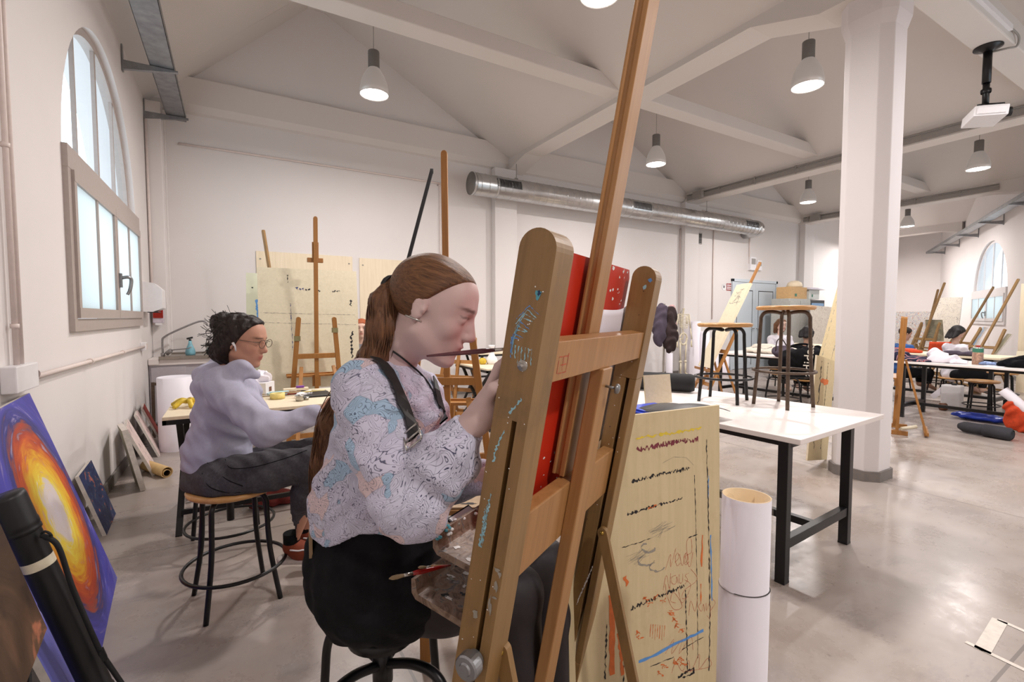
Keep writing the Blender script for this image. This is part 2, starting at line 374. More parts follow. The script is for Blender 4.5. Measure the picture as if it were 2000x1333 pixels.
# windows -----------------------------------------------------------
def window(name, P, D, out, W, idx):
    """arched window; P origin of s, D along wall, frame set in the reveal"""
    s0, s1, z0, zs, rise = W; P = Vector(P); D = Vector(D); out = Vector(out); cx = (s0+s1)/2; R = (s1-s0)/2
    def pt(s, z, o): return P+D*s+Vector((0, 0, z))+out*o
    root = struct(thing(name, '', '')); del root['label']; del root['category']
    fr = MB(); g1 = MB(); g2 = MB()
    def fbar(sa, za, sb, zb, wd, o0=.02, dep=.07):
        a = pt(sa, za, o0+dep/2); b = pt(sb, zb, o0+dep/2); fr.bar(a, b, wd, dep, D if abs(za-zb) > abs(sa-sb) else (0, 0, 1))
    def prot(sa, sb, za, zb, o0, o1): # axis aligned member
        vs = [pt(s, z, o) for o in (o0, o1) for z in (za, zb) for s in (sa, sb)]
        fr.add(vs, [(0, 1, 3, 2), (4, 6, 7, 5), (0, 4, 5, 1), (2, 3, 7, 6), (0, 2, 6, 4), (1, 5, 7, 3)])
    # lower outer frame, protruding a little to the room side
    prot(s0-.02, s1+.02, z0-.03, z0+.05, -.03, .08); prot(s0-.02, s1+.02, zs-.09, zs+.05, -.03, .08)
    prot(s0-.018, s0+.05, z0+.001, zs-.001, -.028, .079); prot(s1-.05, s1+.018, z0+.001, zs-.001, -.028, .079)
    q = (s1-s0)/4
    for a, b in ((s0+.045, cx-.003), (cx+.003, s1-.045)):       # casement sashes
        prot(a, b, z0+.052, z0+.12, -.045, .03); prot(a, b, zs-.16, zs-.092, -.045, .03)
        prot(a+.001, a+.055, z0+.053, zs-.093, -.043, .029); prot(b-.055, b-.001, z0+.053, zs-.093, -.043, .029)
        m = (a+b)/2; prot(m-.016, m+.016, z0+.1, zs-.12, -.04, -.025)
    # arch ring
    n = 36; pts = [(cx+R*math.cos(PI-PI*i/n), zs+rise*math.sin(PI-PI*i/n)) for i in range(n+1)]
    inn = [(cx+(R-.06)*math.cos(PI-PI*i/n), zs+(rise-.06)*math.sin(PI-PI*i/n)) for i in range(n+1)]
    for i in range(n):
        A, B, C_, D_ = pts[i], pts[i+1], inn[i+1], inn[i]
        fr.quad(pt(*A, .05), pt(*B, .05), pt(*C_, .05), pt(*D_, .05)); fr.quad(pt(*D_, .05), pt(*C_, .05), pt(*C_, .12), pt(*D_, .12))
    for m in (-2*q+q, 0, q):
        x = cx+m; zt = zs+rise*math.sqrt(max(0, 1-(m/R)**2)); wd = .05 if m == 0 else .028
        prot(x-wd/2, x+wd/2, zs+.04, zt-.02, .055, .08)
    fr.build('window_frame', 'window_frame_paint' if idx == 1 else 'grey_white_frame', root)
    c = [pt(*p, .08) for p in pts]; g1.add(c, [list(range(len(c)))]); g1.build('clear_pane', 'clear_glass', root)
    for a, b in ((s0+.06, cx-.04), (cx+.04, s1-.06)):
        g2 = MB(); g2.quad(pt(a, z0+.1, -.028), pt(b, z0+.1, -.028), pt(b, zs-.13, -.028), pt(a, zs-.13, -.028)); g2.build('frosted_pane', 'frosted_glass', root)
    h = MB(); hx = cx+.03; hz = (z0+zs)/2-.16
    a = pt(hx, hz, -.05); h.box((-.018, -.012, -.06), (.018, .012, .06), 0, Matrix.Translation(a)@Matrix(((D.x, out.x, 0), (D.y, out.y, 0), (0, 0, 1))).to_4x4())
    h.tube(smooth_path([pt(hx, hz+.02, -.05), pt(hx, hz+.03, -.10), pt(hx+.02, hz+.01, -.12), pt(hx+.025, hz-.07, -.11), pt(hx+.02, hz-.12, -.09)]), [.014]*20+[.012]*5, 8)
    h.build('window_handle', 'galvanised', root)
    return root
window('window_1', (LX, 0, 0), (0, 1, 0), (-1, 0, 0), WIN_L, 1)
for i, W in enumerate(holes_r): window('window_%d' % (i+2), C2, WD, wn, W, 2) if i < 2 else None
# door ---------------------------------------------------------------
root = struct(thing('door_1', '', '', (11.93, BY, 0))); del root['label']; del root['category']
mb = MB(); mb.box((-.99, -.05, 0), (-.92, .0, 2.33)); mb.box((.92, -.05, 0), (.99, .0, 2.33)); mb.box((-.99, -.05, 2.26), (.99, 0, 2.33)); mb.build('door_frame', 'door_paint', root, bevel=.003)
for x0, x1, hx in ((-.915, -.003, -.08), (.003, .915, .08)):
    mb = MB(); mb.box((x0, -.035, .01), (x1, -.002, 2.255)); mb.box((x0+.1, -.040, .15), (x1-.1, -.034, 2.05)); lf = mb.build('door_leaf', 'door_paint', root, bevel=.004)
    mb = MB(); mb.tube([(hx, -.04, 1.05), (hx, -.08, 1.05), (hx+(.12 if hx < 0 else -.12)*-1, -.08, 1.05)], .011, 8); mb.build('door_handle', 'steel', lf)
    mb = MB(); mb.box((x0+.12, -.0405, .1), (x0+.14, -.0395, 2.05)); mb.box((x1-.14, -.0405, .1), (x1-.12, -.0395, 2.05)); mb.box((x0+.12, -.0405, 2.03), (x1-.12, -.0395, 2.05)); mb.build('glazing_bead', 'black_rubber', lf)
# ================================================================== SERVICES
# pendant lamps
def make_lamp(loc, label, ztop):
    t = thing('pendant_lamp', label, 'lamp', loc, 0, 'pendant lamps under the vaulted ceiling')
    mb = MB(); mb.lathe([(0, .46), (.058, .46), (.06, .45), (.06, .28), (.055, .27), (0, .27)], n=20); mb.build('lamp_body', 'lamp_body', t)
    mb = MB(); mb.lathe([(.05, .28), (.07, .25), (.10, .20), (.13, .13), (.145, .06), (.148, 0), (.152, 0), (.152, .06), (.135, .14), (.104, .21), (.072, .262), (.055, .285)], n=28); mb.build('lamp_shade', 'lamp_shade', t)
    mb = MB(); mb.lathe([(0, -.008), (.08, -.004), (.143, .006), (.143, .02), (0, .02)], n=28); mb.build('diffuser', 'lamp_glow', t)
    mb = MB(); mb.tube([(0, 0, .46), (0, 0, ztop-loc[2])], .004, 6); mb.build('cord', 'grey_conduit', t)
    return t
def lamp_light(loc):
    l = bpy.data.lights.new('lamp_light', 'AREA'); l.shape = 'DISK'; l.size = .27; l.energy = LAMP_W; l.color = LAMP_COL
    o = bpy.data.objects.new('lamp_light', l); COL.objects.link(o); o.location = (loc[0], loc[1], loc[2]-.015); 
def ceil_z(x):
    for (x0, z0), (x1, z1) in zip(prof, prof[1:]):
        if x0 <= x <= x1: return z0+(z1-z0)*(x-x0)/(x1-x0)
    return 5
LZ = 3.76
lamp_spots = [(onZ(731, 186, LZ), 'lit pendant lamp nearest the arched window with the frosted panes'),
              (onZ(1281, 322, LZ), 'lit pendant lamp right of the tall easel mast, above the metal duct'),
              (onZ(1578, 396, LZ), 'small lit pendant lamp low beside the left edge of the white column'),
              (onZ(1577, 170, LZ), 'large lit pendant lamp just left of the top of the white column'),
              (onZ(1910, 331, LZ), 'lit pendant lamp right of the white column, below the projector'),
              (onZ(1772, 443, LZ), 'smallest, farthest lit pendant lamp, right of the white column'),
              (onZ(1172, -8, LZ), 'pendant lamp cut by the top edge of the photo beside the tall easel mast')]
for p, lb in lamp_spots:
    make_lamp(p, lb, ceil_z(p.x)+.02); lamp_light(p)
for x, y in ((5.9, .2), (1.35, -1.6), (19.0, 7.8), (17.4, 6.9)) :  # the last two are added behind the column to brighten the far end
    p = Vector((x, y, LZ))
    make_lamp(p, 'unseen pendant lamp, in a bay out of frame or added behind the column', ceil_z(x)+.02); lamp_light(p)

# duct
mb = MB(); dz = 3.55; x0, x1 = 3.45, 11.2; dy = 7.15; R = .18; n = 28
path = [(x0, dy, dz), (x1-.0, dy, dz)]+[(x1+.22*math.sin(a), dy+.22-.22*math.cos(a), dz) for a in (PI/8, PI/4, 3*PI/8, PI/2)]+[(x1+.22, BY-.02, dz)]
mb.tube(path, R, n)
k_ = 0; x = x0+.05
while x < x1-.1:                                      # spiral lock seams
    pts = [(x+.09*j/20, dy+R*1.012*math.cos(2*PI*j/20), dz+R*1.012*math.sin(2*PI*j/20)) for j in range(20)]
    mb.tube(pts, .0045, 4, closed=False); x += .145
for xx in (x0, x0+.42, 6.9, 7.45, x1): mb.lathe([(R*1.0, -.02), (R*1.035, -.02), (R*1.035, .02), (R*1.0, .02)], (xx, dy, dz), 28, 0, Matrix.Rotation(PI/2, 4, 'Y'))
droot = thing('ventilation_duct', 'round spiral metal duct running along the back wall under the beams', 'duct', (x0, dy, dz))
mb.build('duct_pipe', 'duct_metal', droot, (x0, dy, dz))
mb = MB(); mb.lathe([(0, 0), (R*1.03, 0), (R*1.03, .03)], (x0-.025, dy, dz), 28, 0, Matrix.Rotation(PI/2, 4, 'Y')); mb.build('end_cap', 'lamp_body', droot, (x0, dy, dz))
for gx, m_ in ((x0+.62, 'black_metal'), (7.18, 'galvanised'), (10.85, 'black_metal')):
    mb = MB(); a0 = -PI/2-.62
    def gp(s, t, r=R*1.02): a = PI+.25+(-t)*.75-.1; return (gx-.24+.48*s, dy+r*math.cos(a), dz+r*math.sin(a))
    mb.grid(lambda s, t: gp(s, t), 2, 6)
    for i in range(18):
        s = (i+.5)/18; mb.tube([gp(s, t/5, R*1.045) for t in range(6)], .004, 4, 1)
    mb.tube([gp(0, 0, R*1.05), gp(1, 0, R*1.05)], .006, 4, 1); mb.tube([gp(0, 1, R*1.05), gp(1, 1, R*1.05)], .006, 4, 1)
    mb.build('air_grille', [m_, 'galvanised'], droot, (x0, dy, dz))
for hx in (4.3, 6.6, 9.35):
    mb = MB(); mb.tube([(hx, dy, dz+R), (hx, dy, 4.15 if hx > 5 and hx < 9 else 4.0)], .006, 6); mb.box((hx-.03, dy-.01, dz+R-.01), (hx+.03, dy+.01, dz+R+.03)); mb.build('hanger_rod', 'grey_conduit', droot, (x0, dy, dz))

# cable tray on the left wall
def tray(P, D, out, L, name, label, brackets, zb, proj):
    P = Vector(P); D = Vector(D).normalized(); o_ = -Vector(out); P = P+o_*.003; t = thing(name, label, 'cable tray', P)
    def q(s, o, z): return P+D*s+o_*o+Vector((0, 0, z))
    mb = MB()
    def member(s0, s1, oa, ob, za, zb_):
        vs = [q(s, o, z) for s in (s0, s1) for o, z in ((oa, za), (ob, za), (ob, zb_), (oa, zb_))]
        mb.add(vs, [(0, 1, 2, 3), (4, 7, 6, 5), (0, 4, 5, 1), (1, 5, 6, 2), (2, 6, 7, 3), (3, 7, 4, 0)])
    member(0.02, L, proj-.2, proj, 0, .004); member(0.02, L, proj-.2, proj-.196, 0, .075); member(0, L, proj-.004, proj, 0, .075)
    mb.build('tray_channel', 'galvanised', t, P)
    for s in brackets:
        mb = MB(); vs = [q(s+e, o, z) for e in (-.02, .02) for o, z in ((0, -.005), (proj+.03, -.005), (proj+.03, -.02), (.02, -.09), (0, -.09))]
        mb.add(vs, [(0, 1, 2, 3, 4), (9, 8, 7, 6, 5), (0, 5, 6, 1), (1, 6, 7, 2), (2, 7, 8, 3), (3, 8, 9, 4), (4, 9, 5, 0)])
        member_ = [q(s+e, o, z) for e in (-.025, .025) for o, z in ((0, -.11), (.012, -.11), (.012, .14), (0, .14))]
        mb.add(member_, [(0, 1, 2, 3), (4, 7, 6, 5), (0, 4, 5, 1), (1, 5, 6, 2), (2, 6, 7, 3), (3, 7, 4, 0)])
        mb.build('wall_bracket', 'galvanised', t, P)
    return t
tray((LX, 1.6, 3.86), (0, 1, 0), (-1, 0, 0), 5.9, 'cable_tray', 'galvanised cable tray on brackets above the big arched window', [.5, 2.45, 4.42, 5.75], 0, .42)
tr = tray(C2-wn*0+Vector((0, 0, 3.62)), WD, wn, 12, 'cable_tray', 'galvanised cable tray on brackets above the small far arched window', [.6, 2.6, 4.7, 6.8, 9], 0, .42)

def pipe(name, pts, r, label, mat='conduit_paint', clips=()):
    mb = MB(); P0 = Vector(pts[0]); mb.tube(pts, r, 8)
    for c in clips: mb.tube([Vector(c[0]), Vector(c[1])], r*1.5, 8)
    return tag(mb.build(name, mat, None, P0), label, 'conduit')
# conduits on the left wall
b0 = Vector((LX, 2.86, 1.075))
t = thing('socket_box', 'white wall socket box where conduits meet left of the arched window', 'socket', b0)
mb = MB(); mb.box((0, 0, -.06), (.055, .27, .06)); mb.build('box_body', 'white_plastic', t, bevel=.006)
mb = MB(); mb.box((.01, .27, -.035), (.05, .283, .035)); mb.lathe([(.028, 0), (.024, .004), (0, .004)], (.03, .283, 0), 14, 0, Matrix.Rotation(-PI/2, 4, 'X')); mb.build('socket_face', 'conduit_paint', t)
pipe('conduit', [(LX+.03, 3.13, 1.06), (LX+.03, 6.45, 1.03)], .014, 'white conduit running low along the left wall under the arched window', clips=[((LX+.03, 4.2, 1.05), (LX+.03, 4.24, 1.05)), ((LX+.03, 5.3, 1.04), (LX+.03, 5.34, 1.04))])
t = thing('socket_box', 'small white socket at the end of the low conduit near the sink', 'socket', (LX, 6.45, 1.03))
mb = MB(); mb.box((0, 0, -.045), (.05, .09, .045)); mb.build('box_body', 'white_plastic', t, bevel=.005)
mb = MB(); mb.box((.05, .015, -.03), (.056, .075, .03)); mb.build('socket_face', 'conduit_paint', t)
pipe('conduit', [(LX+.025, 2.97, 1.13), (LX+.025, 2.97, 4.0)], .011, 'thin white conduit rising at the left edge of the photo', clips=[((LX+.025, 2.97, 1.3), (LX+.025, 2.97, 1.32)), ((LX+.025, 2.97, 2.1), (LX+.025, 2.97, 2.12))])
pipe('conduit', [(LX+.025, 3.03, 1.13), (LX+.025, 3.03, 4.0)], .009, 'second thin conduit rising beside the first at the left edge')
pipe('conduit', [(LX+.022, BY-.29, 1.25), (LX+.022, BY-.29, 3.75)], .014, 'vertical conduit beside the corner pilaster over the sink')
pipe('conduit', smooth_path([(-.55, BY-.02, 3.6), (2.9, BY-.02, 3.6), (3.02, BY-.02, 3.56), (3.06, BY-.02, 3.45), (3.06, BY-.02, 2.3)], 4), .013, 'white conduit along the upper back wall left of the duct')
for x_, z0_, z1_, lb in ((9.0, 1.2, 3.4, 'thin conduit on back wall under the middle of the duct'), (10.2, 1.3, 3.9, 'vertical conduit between the air vent and the door'), (11.65, 2.75, 3.9, 'vertical conduit above the wall control boxes')):
    pipe('conduit', [(x_, BY-.02, z0_), (x_, BY-.02, z1_)], .014, lb, 'conduit_paint')
pipe('conduit', [(9.75, BY-.02, 3.9), (11.65, BY-.02, 3.9)], .014, 'short horizontal conduit above the duct elbow')
# cables along the valley beams, with boxes
for xv, yy, lb in ((VAL[1]-.19, 1.2, 'grey cable trunking along the second roof beam'), (VAL[2]-.19, 3.5, 'grey cable trunking along the farthest roof beam')):
    y0 = yy
    mb = MB(); mb.box((xv-.018, y0, 4.02), (xv+.012, BY-.15, 4.10)); mb.tube([(xv-.006, y0, 4.135), (xv-.006, BY-.15, 4.135)], .014, 8)
    for j in range(7): mb.box((xv-.024, y0+.6+j*.8, 4.01), (xv+.005, y0+.63+j*.8, 4.155))
    tag(mb.build('cable_trunking', 'grey_conduit', None, (xv, y0, 4.1)), lb, 'trunking')
    mb = MB(); mb.box((xv-.12, BY-.62, 3.99), (xv-.03, BY-.38, 4.15)); tag(mb.build('junction_box', 'grey_conduit', None, (xv-.1, BY-.6, 4.02), bevel=.006), 'grey junction box at the wall end of the '+('second' if xv < 10 else 'farthest')+' roof beam', 'junction box')
mb = MB(); v0 = onY(1364, 466, BY); mb.box((v0.x-.11, BY-.02, v0.z-.13), (v0.x+.11, BY, v0.z+.13))
for j in range(6): mb.box((v0.x-.085, BY-.027, v0.z-.1+j*.036), (v0.x+.085, BY-.02, v0.z-.08+j*.036), 1)
tag(mb.build('air_vent', ['grey_conduit', 'black_metal'], None, (v0.x, BY, v0.z)), 'small square louvred vent on back wall below the duct', 'vent')
v0 = onY(1473, 520, BY)
for dx, dz_, w_, h_, lb in ((-.14, .05, .24, .34, 'left of two pale control boxes on the wall above the door'), (.14, .02, .2, .26, 'right of two pale control boxes on the wall above the door')):
    mb = MB(); mb.box((v0.x+dx-w_/2, BY-.07, v0.z+dz_-h_/2), (v0.x+dx+w_/2, BY, v0.z+dz_+h_/2)); mb.box((v0.x+dx-w_/2+.03, BY-.074, v0.z+dz_-.02), (v0.x+dx+w_/2-.03, BY-.07, v0.z+dz_+h_/2-.04), 1)
    tag(mb.build('control_box', ['white_plastic', 'grey_conduit'], None, (v0.x+dx, BY, v0.z), bevel=.004), lb, 'control box')
# projector
pj = onZ(1930, 92, 4.10)
t = thing('projector', 'white projector hanging on a black pole from the cross beam', 'projector', pj)
mb = MB(); mb.lathe([(0, 0), (.115, 0), (.115, -.012), (.06, -.03), (.035, -.05), (0, -.05)], pj, 24); mb.build('ceiling_plate', 'black_metal', t, pj)
mb = MB(); mb.tube([pj, pj+Vector((0, 0, -.36))], .036, 16); mb.tube([pj+Vector((0, 0, -.34)), pj+Vector((0, 0, -.58))], .028, 16); mb.lathe([(.04, 0), (.043, .01), (.043, .03), (.04, .04)], pj+Vector((0, 0, -.46)), 16); mb.build('pole', 'black_metal', t, pj)
Mp = Matrix.Translation(pj+Vector((0, 0, -.69)))@Matrix.Rotation(.55, 4, 'Z')@Matrix.Rotation(.10, 4, 'X')
mb = MB(); mb.box((-.17, -.13, -.05), (.19, .13, .05), 0, Mp); mb.box((-.14, -.10, .05), (.15, .10, .065), 0, Mp); mb.box((-.185, -.11, -.035), (-.165, .11, .035), 0, Mp); mb.build('projector_body', 'white_plastic', t, pj, bevel=.012)
mb = MB(); mb.box((-.09, -.07, .066), (.09, .07, .078), 0, Mp)
for a in ((-.12, -.1), (.12, -.1), (.12, .1), (-.12, .1)): mb.tube([Mp@Vector((0, 0, .12)), Mp@Vector((a[0], a[1], .075))], .008, 6)
mb.build('mount_arm', 'black_metal', t, pj)
mb = MB(); mb.lathe([(0, -.01), (.035, -.01), (.045, .0), (.045, .03)], Mp@Vector((-.08, -.14, 0)), 18, 0, Matrix.Rotation(.55, 4, 'Z')@Matrix.Rotation(PI/2, 4, 'X')); mb.build('lens', 'black_plastic', t, pj)
mb = MB(); mb.tube(smooth_path([Mp@Vector((.19, 0, .0)), Mp@Vector((.27, .02, .02)), Mp@Vector((.28, .02, .08)), Mp@Vector((.17, .02, .11)), pj+Vector((.02, 0, -.5))]), .007, 6); mb.tube(smooth_path([Mp@Vector((.19, -.05, .0)), Mp@Vector((.25, -.06, .03)), Mp@Vector((.2, -.04, .1)), Mp@Vector((.05, 0, .12))]), .007, 6); mb.build('cable', 'black_rubber', t, pj)
mb = MB(); mb.box((pj.x-1.6, 1.63, 4.16), (pj.x-.05, 1.659, 4.21)); tag(mb.build('cable_trunking', 'white_plastic', None, (pj.x-1.6, 1.64, 4.16)), 'white cable trunking on the cross beam leading to the projector', 'trunking')
pipe('cable', smooth_path([(pj.x-.05, 1.645, 4.185), (pj.x+.12, 1.63, 4.15), (pj.x+.17, 1.65, 4.08), (pj.x+.1, 1.70, 4.06), (pj.x+.05, pj.y, 4.06)]), .010, 'thin cable from the trunking down to the projector plate', 'grey_conduit')['category'] = 'cable'
# ================================================================== FURNITURE KINDS
def make_stool(h, label, group, metal='black_metal', seat_r=.18, ring_z=.17, splay=.035, thick=.028):
    t = thing('wooden_stool', label, 'stool', (0, 0, 0), 0, group)
    mb = MB(); r = seat_r
    mb.lathe([(0, h-.004), (r*.55, h-.005), (r*.9, h), (r*.975, h-.003), (r, h-.011), (r*.985, h-thick*.75), (r*.93, h-thick), (0, h-thick)], n=40); mb.build('seat', 'beech_seat', t)
    rl = .0115; rt_ = r*.80; zb = h-thick-.012
    for k in range(4):
        a = PI/4+k*PI/2; c, s = math.cos(a), math.sin(a)
        P = [(.02*c, .02*s, zb-.01), (rt_*.45*c, rt_*.45*s, zb), (rt_*.82*c, rt_*.82*s, zb-.002), (rt_*1.0*c, rt_*1.0*s, zb-.03), ((rt_+.004)*c, (rt_+.004)*s, zb-.08), ((rt_+.014)*c, (rt_+.014)*s, h*.45), ((rt_+splay)*c, (rt_+splay)*s, .0)]
        mb = MB(); mb.tube(smooth_path(P, 5), rl, 10); lg = mb.build('leg', metal, t)
    rr = rt_+splay*.72+rl*1.6
    mb = MB(); mb.tube([(rr*math.cos(2*PI*j/40), rr*math.sin(2*PI*j/40), ring_z) for j in range(40)], .0085, 8, closed=True); mb.build('foot_ring', metal, t)
    return t
def make_swivel(h, label, group, seat=True, seat_r=.17, seat_mat='beech_seat', arch=.06):
    t = thing('swivel_stool', label, 'stool', (0, 0, 0), 0, group)
    mb = MB(); r = seat_r; mb.lathe([(0, h), (r*.9, h+.002), (r, h-.008), (r*.97, h-.026), (0, h-.028)], n=36); mb.build('seat', seat_mat, t)
    mb = MB(); mb.tube([(0, 0, h-.026), (0, 0, h-.36)], .020, 16); mb.tube([(0, 0, h-arch+.0), (0, 0, h-arch-.10)], .026, 16); mb.build('column', 'black_metal', t)
    for k in range(4):
        a = k*PI/2+.3; c, s = math.cos(a), math.sin(a); z = h-arch
        P = [(.015*c, .015*s, z-.05), (.10*c, .10*s, z-.02), (.17*c, .17*s, z-.022), (.205*c, .205*s, z-.07), (.22*c, .22*s, z-.18), (.25*c, .25*s, 0)]
        mb = MB(); mb.tube(smooth_path(P, 6), .0125, 10); mb.build('leg', 'black_metal', t)
    mb = MB(); mb.tube([(.232*math.cos(2*PI*j/36), .232*math.sin(2*PI*j/36), .13) for j in range(36)], .008, 8, closed=True); mb.build('foot_ring', 'black_metal', t)
    return t
def make_table(L, W, h, label, loc, rz, legs, group=None, top='white_laminate', tt=.03, lw=.05, name='work_table', stretch=.2, long_bar=True):
    """top: length L along local y, width W along x, origin at near-left corner"""
    t = thing(name, label, 'table', loc, rz, group)
    mb = MB(); mb.box((0, 0, h-tt), (W, L, h)); mb.build('table_top', top, t, bevel=.003)
    x0, x1, y0, y1 = legs
    mb = MB()
    for y in (y0, y1): mb.box((x0, y-lw/2, h-tt-.035), (x1, y+lw/2, h-tt))
    for x in (x0+.02, x1-.02): mb.box((x-.015, y0, h-tt-.035), (x+.015, y1, h-tt-.001))
    mb.build('frame', 'black_metal', t, bevel=.002)
    for x in (x0, x1):
        for y in (y0, y1):
            mb = MB(); mb.box((x-lw/2, y-lw/2, .008), (x+lw/2, y+lw/2, h-tt-.001)); mb.box((x-lw/2-.001, y-lw/2-.001, 0), (x+lw/2+.001, y+lw/2+.001, .012)); mb.build('leg', 'black_metal', t, bevel=.003)
    mb = MB()
    for y in (y0, y1): mb.box((x0+lw/2, y-.02, stretch-.025), (x1-lw/2, y+.02, stretch+.025))
    if long_bar: mb.box(((x0+x1)/2-.02, y0, stretch-.02), ((x0+x1)/2+.02, y1, stretch+.02))
    mb.build('stretcher', 'black_metal', t, bevel=.002)
    return t
def round_post(mb, x0, x1, y0, y1, z0, z1, slot=None, n=12):
    """post whose wide faces look along x; rounded top in the y-z plane"""
    r = (y1-y0)/2; yc = (y0+y1)/2
    poly = [(y0, z0), (y1, z0)]+[(yc+r*math.cos(PI*i/n), z1-r+r*math.sin(PI*i/n)) for i in range(n+1)]
    mb.prism([(a, b) for a, b in poly], (x0, 0, 0), (0, 1, 0), (0, 0, 1), x1-x0)
def round_post_f(mb, x0, x1, y0, y1, z0, z1, n=10):
    """rounded top seen from the front"""
    r = (x1-x0)/2; xc = (x0+x1)/2
    poly = [(x0, z0), (x1, z0)]+[(xc+r*math.cos(PI*i/n), z1-r+r*math.sin(PI*i/n)) for i in range(n+1)]
    mb.prism([(a, b) for a, b in poly], (0, y1, 0), (1, 0, 0), (0, 0, 1), y1-y0)
def make_easel(label, group, wood_='orange_wood', post_h=1.35, mast_h=2.25, half=.20, lean=.14, spread=.10, shelf_z=.55, top_clamp=None, mast_mat=None, name='studio_easel', rear=True, light_mast=None, rear_d=.62):
    """studio easel: front posts leaning back, mast, crossbars, tray, rear legs; faces local -y"""
    t = thing(name, label, 'easel', (0, 0, 0), 0, group)
    def L(x, y, z): return Vector((x, y+z*lean, z))          # leaning frame
    for s in (-1, 1):
        mb = MB(); b = L(s*(half+spread), 0, .04); a = L(s*half, 0, post_h-.03); d = (a-b).normalized()
        side = Vector((1, 0, 0)); mb.bar(b, a, .045, .03, side)
        aa = d; ss = (side-d*side.dot(d)).normalized(); nn = aa.cross(ss)
        mb.prism([(.0225*math.cos(PI*i/10), .0225*math.sin(PI*i/10)) for i in range(11)], a-nn*.015, ss, aa, -.03) if False else mb.prism([(.0225*math.cos(PI*i/10), .0225*math.sin(PI*i/10)) for i in range(11)], a+nn*.015, ss, aa, .03)
        mb.build('post', wood_, t, bevel=.002)
    zc = post_h*.70
    for z in (zc, .42, .12):
        mb = MB(); xx = half+spread*(1-(z-.04)/(post_h-.07)); mb.bar(L(-xx, .0, z), L(xx, .0, z), .05, .025, (0, lean, 1)); mb.build('crossbar', wood_, t, bevel=.002)
    mb = MB(); w2 = .02
    mb.bar(L(0, -.028, .06), L(0, -.028, mast_h-.02), w2*2, .028, (1, 0, 0))
    a = L(0, -.028, mast_h-.02); d = Vector((0, lean, 1)).normalized(); mb.prism([(w2*math.cos(PI*i/8), w2*math.sin(PI*i/8)) for i in range(9)], a+Vector((0, 1, -lean)).normalized()*-.014, (1, 0, 0), d, -.028) if False else mb.tube([a+Vector((0, -.013, 0)), a+Vector((0, .013, 0))], w2, 12)
    mb.build('mast', mast_mat or wood_, t, bevel=.002)
    mb = MB(); a = L(0, -.06, shelf_z); mb.box((-.28, a.y-.06, a.z-.02), (.28, a.y+.02, a.z)); mb.box((-.28, a.y-.065, a.z-.02), (.28, a.y-.05, a.z+.015)); mb.box((-.04, a.y-.0, a.z-.12), (.04, a.y+.02, a.z-.02)); mb.build('shelf', wood_, t, bevel=.002)
    if top_clamp:
        mb = MB(); a = L(0, -.045, top_clamp); mb.bar(L(0, -.05, top_clamp-.01), L(0, -.05, top_clamp+.16), .062, .02, (1, 0, 0)); mb.bar(L(-.075, -.07, top_clamp-.02), L(.075, -.07, top_clamp-.02), .045, .05, (0, 0, 1)); mb.build('top_clamp', wood_, t, bevel=.004)
        mb = MB(); mb.tube([L(0, -.055, top_clamp+.08), L(0, -.085, top_clamp+.08)], .008, 8); mb.tube([L(-.012, -.088, top_clamp+.07), L(.014, -.088, top_clamp+.092)], .004, 6); mb.build('wing_screw', 'steel', t)
    if rear:
        for s in (-1, 1):
            mb = MB(); mb.bar(L(s*(half*.9), .035, post_h*.62), (s*(half+spread*.9), rear_d, .03), .035, .022, (1, 0, 0)); mb.build('rear_leg', wood_, t, bevel=.002)
        mb = MB(); mb.box((-(half+spread*.9), rear_d-.02, .015), (half+spread*.9, rear_d+.02, .055)); mb.build('rear_foot', wood_, t, bevel=.002)
    for s in (-1, 1): mb = MB(); mb.box((s*(half+spread)-.025, -.05, 0), (s*(half+spread)+.025, .10, .05)); mb.build('foot', wood_, t, bevel=.002)
    return t

# paint marks are coloured faces laid on the board's own surface
def stroke(mb, O, A, B, Nn, pts, w, mi, jit=.3, seg=.012, lift=.0007):
    """ragged ribbon on plane O,A,B along 2D pts"""
    O = Vector(O); L_, R_ = [], []
    P = []
    for (a, b) in zip(pts, pts[1:]):
        n = max(1, int(math.hypot(b[0]-a[0], b[1]-a[1])/seg))
        for i in range(n): P.append((a[0]+(b[0]-a[0])*i/n, a[1]+(b[1]-a[1])*i/n))
    P.append(pts[-1]); vs = []
    for i, p in enumerate(P):
        q0 = P[max(i-1, 0)]; q1 = P[min(i+1, len(P)-1)]; dx, dy = q1[0]-q0[0], q1[1]-q0[1]; l = math.hypot(dx, dy) or 1
        nx, ny = -dy/l, dx/l; w1 = w/2*(1+random.uniform(-jit, jit)*2); w2 = w/2*(1+random.uniform(-jit, jit)*2)
        for s in (w1, -w2): vs.append(O+A*(p[0]+nx*s)+B*(p[1]+ny*s)+Nn*lift)
    mb.add(vs, [(2*i, 2*i+1, 2*i+3, 2*i+2) for i in range(len(P)-1)], mi)
def blob(mb, O, A, B, Nn, c, rx, ry, mi, n=12, jit=.35, lift=.0009, ang=0):
    vs = []
    for i in range(n):
        r = 1+random.uniform(-jit, jit); x = rx*r*math.cos(2*PI*i/n); y = ry*r*math.sin(2*PI*i/n)
        vs.append(Vector(O)+A*(c[0]+x*math.cos(ang)-y*math.sin(ang))+B*(c[1]+x*math.sin(ang)+y*math.cos(ang))+Nn*lift)
    mb.add(vs, [list(range(n))], mi)
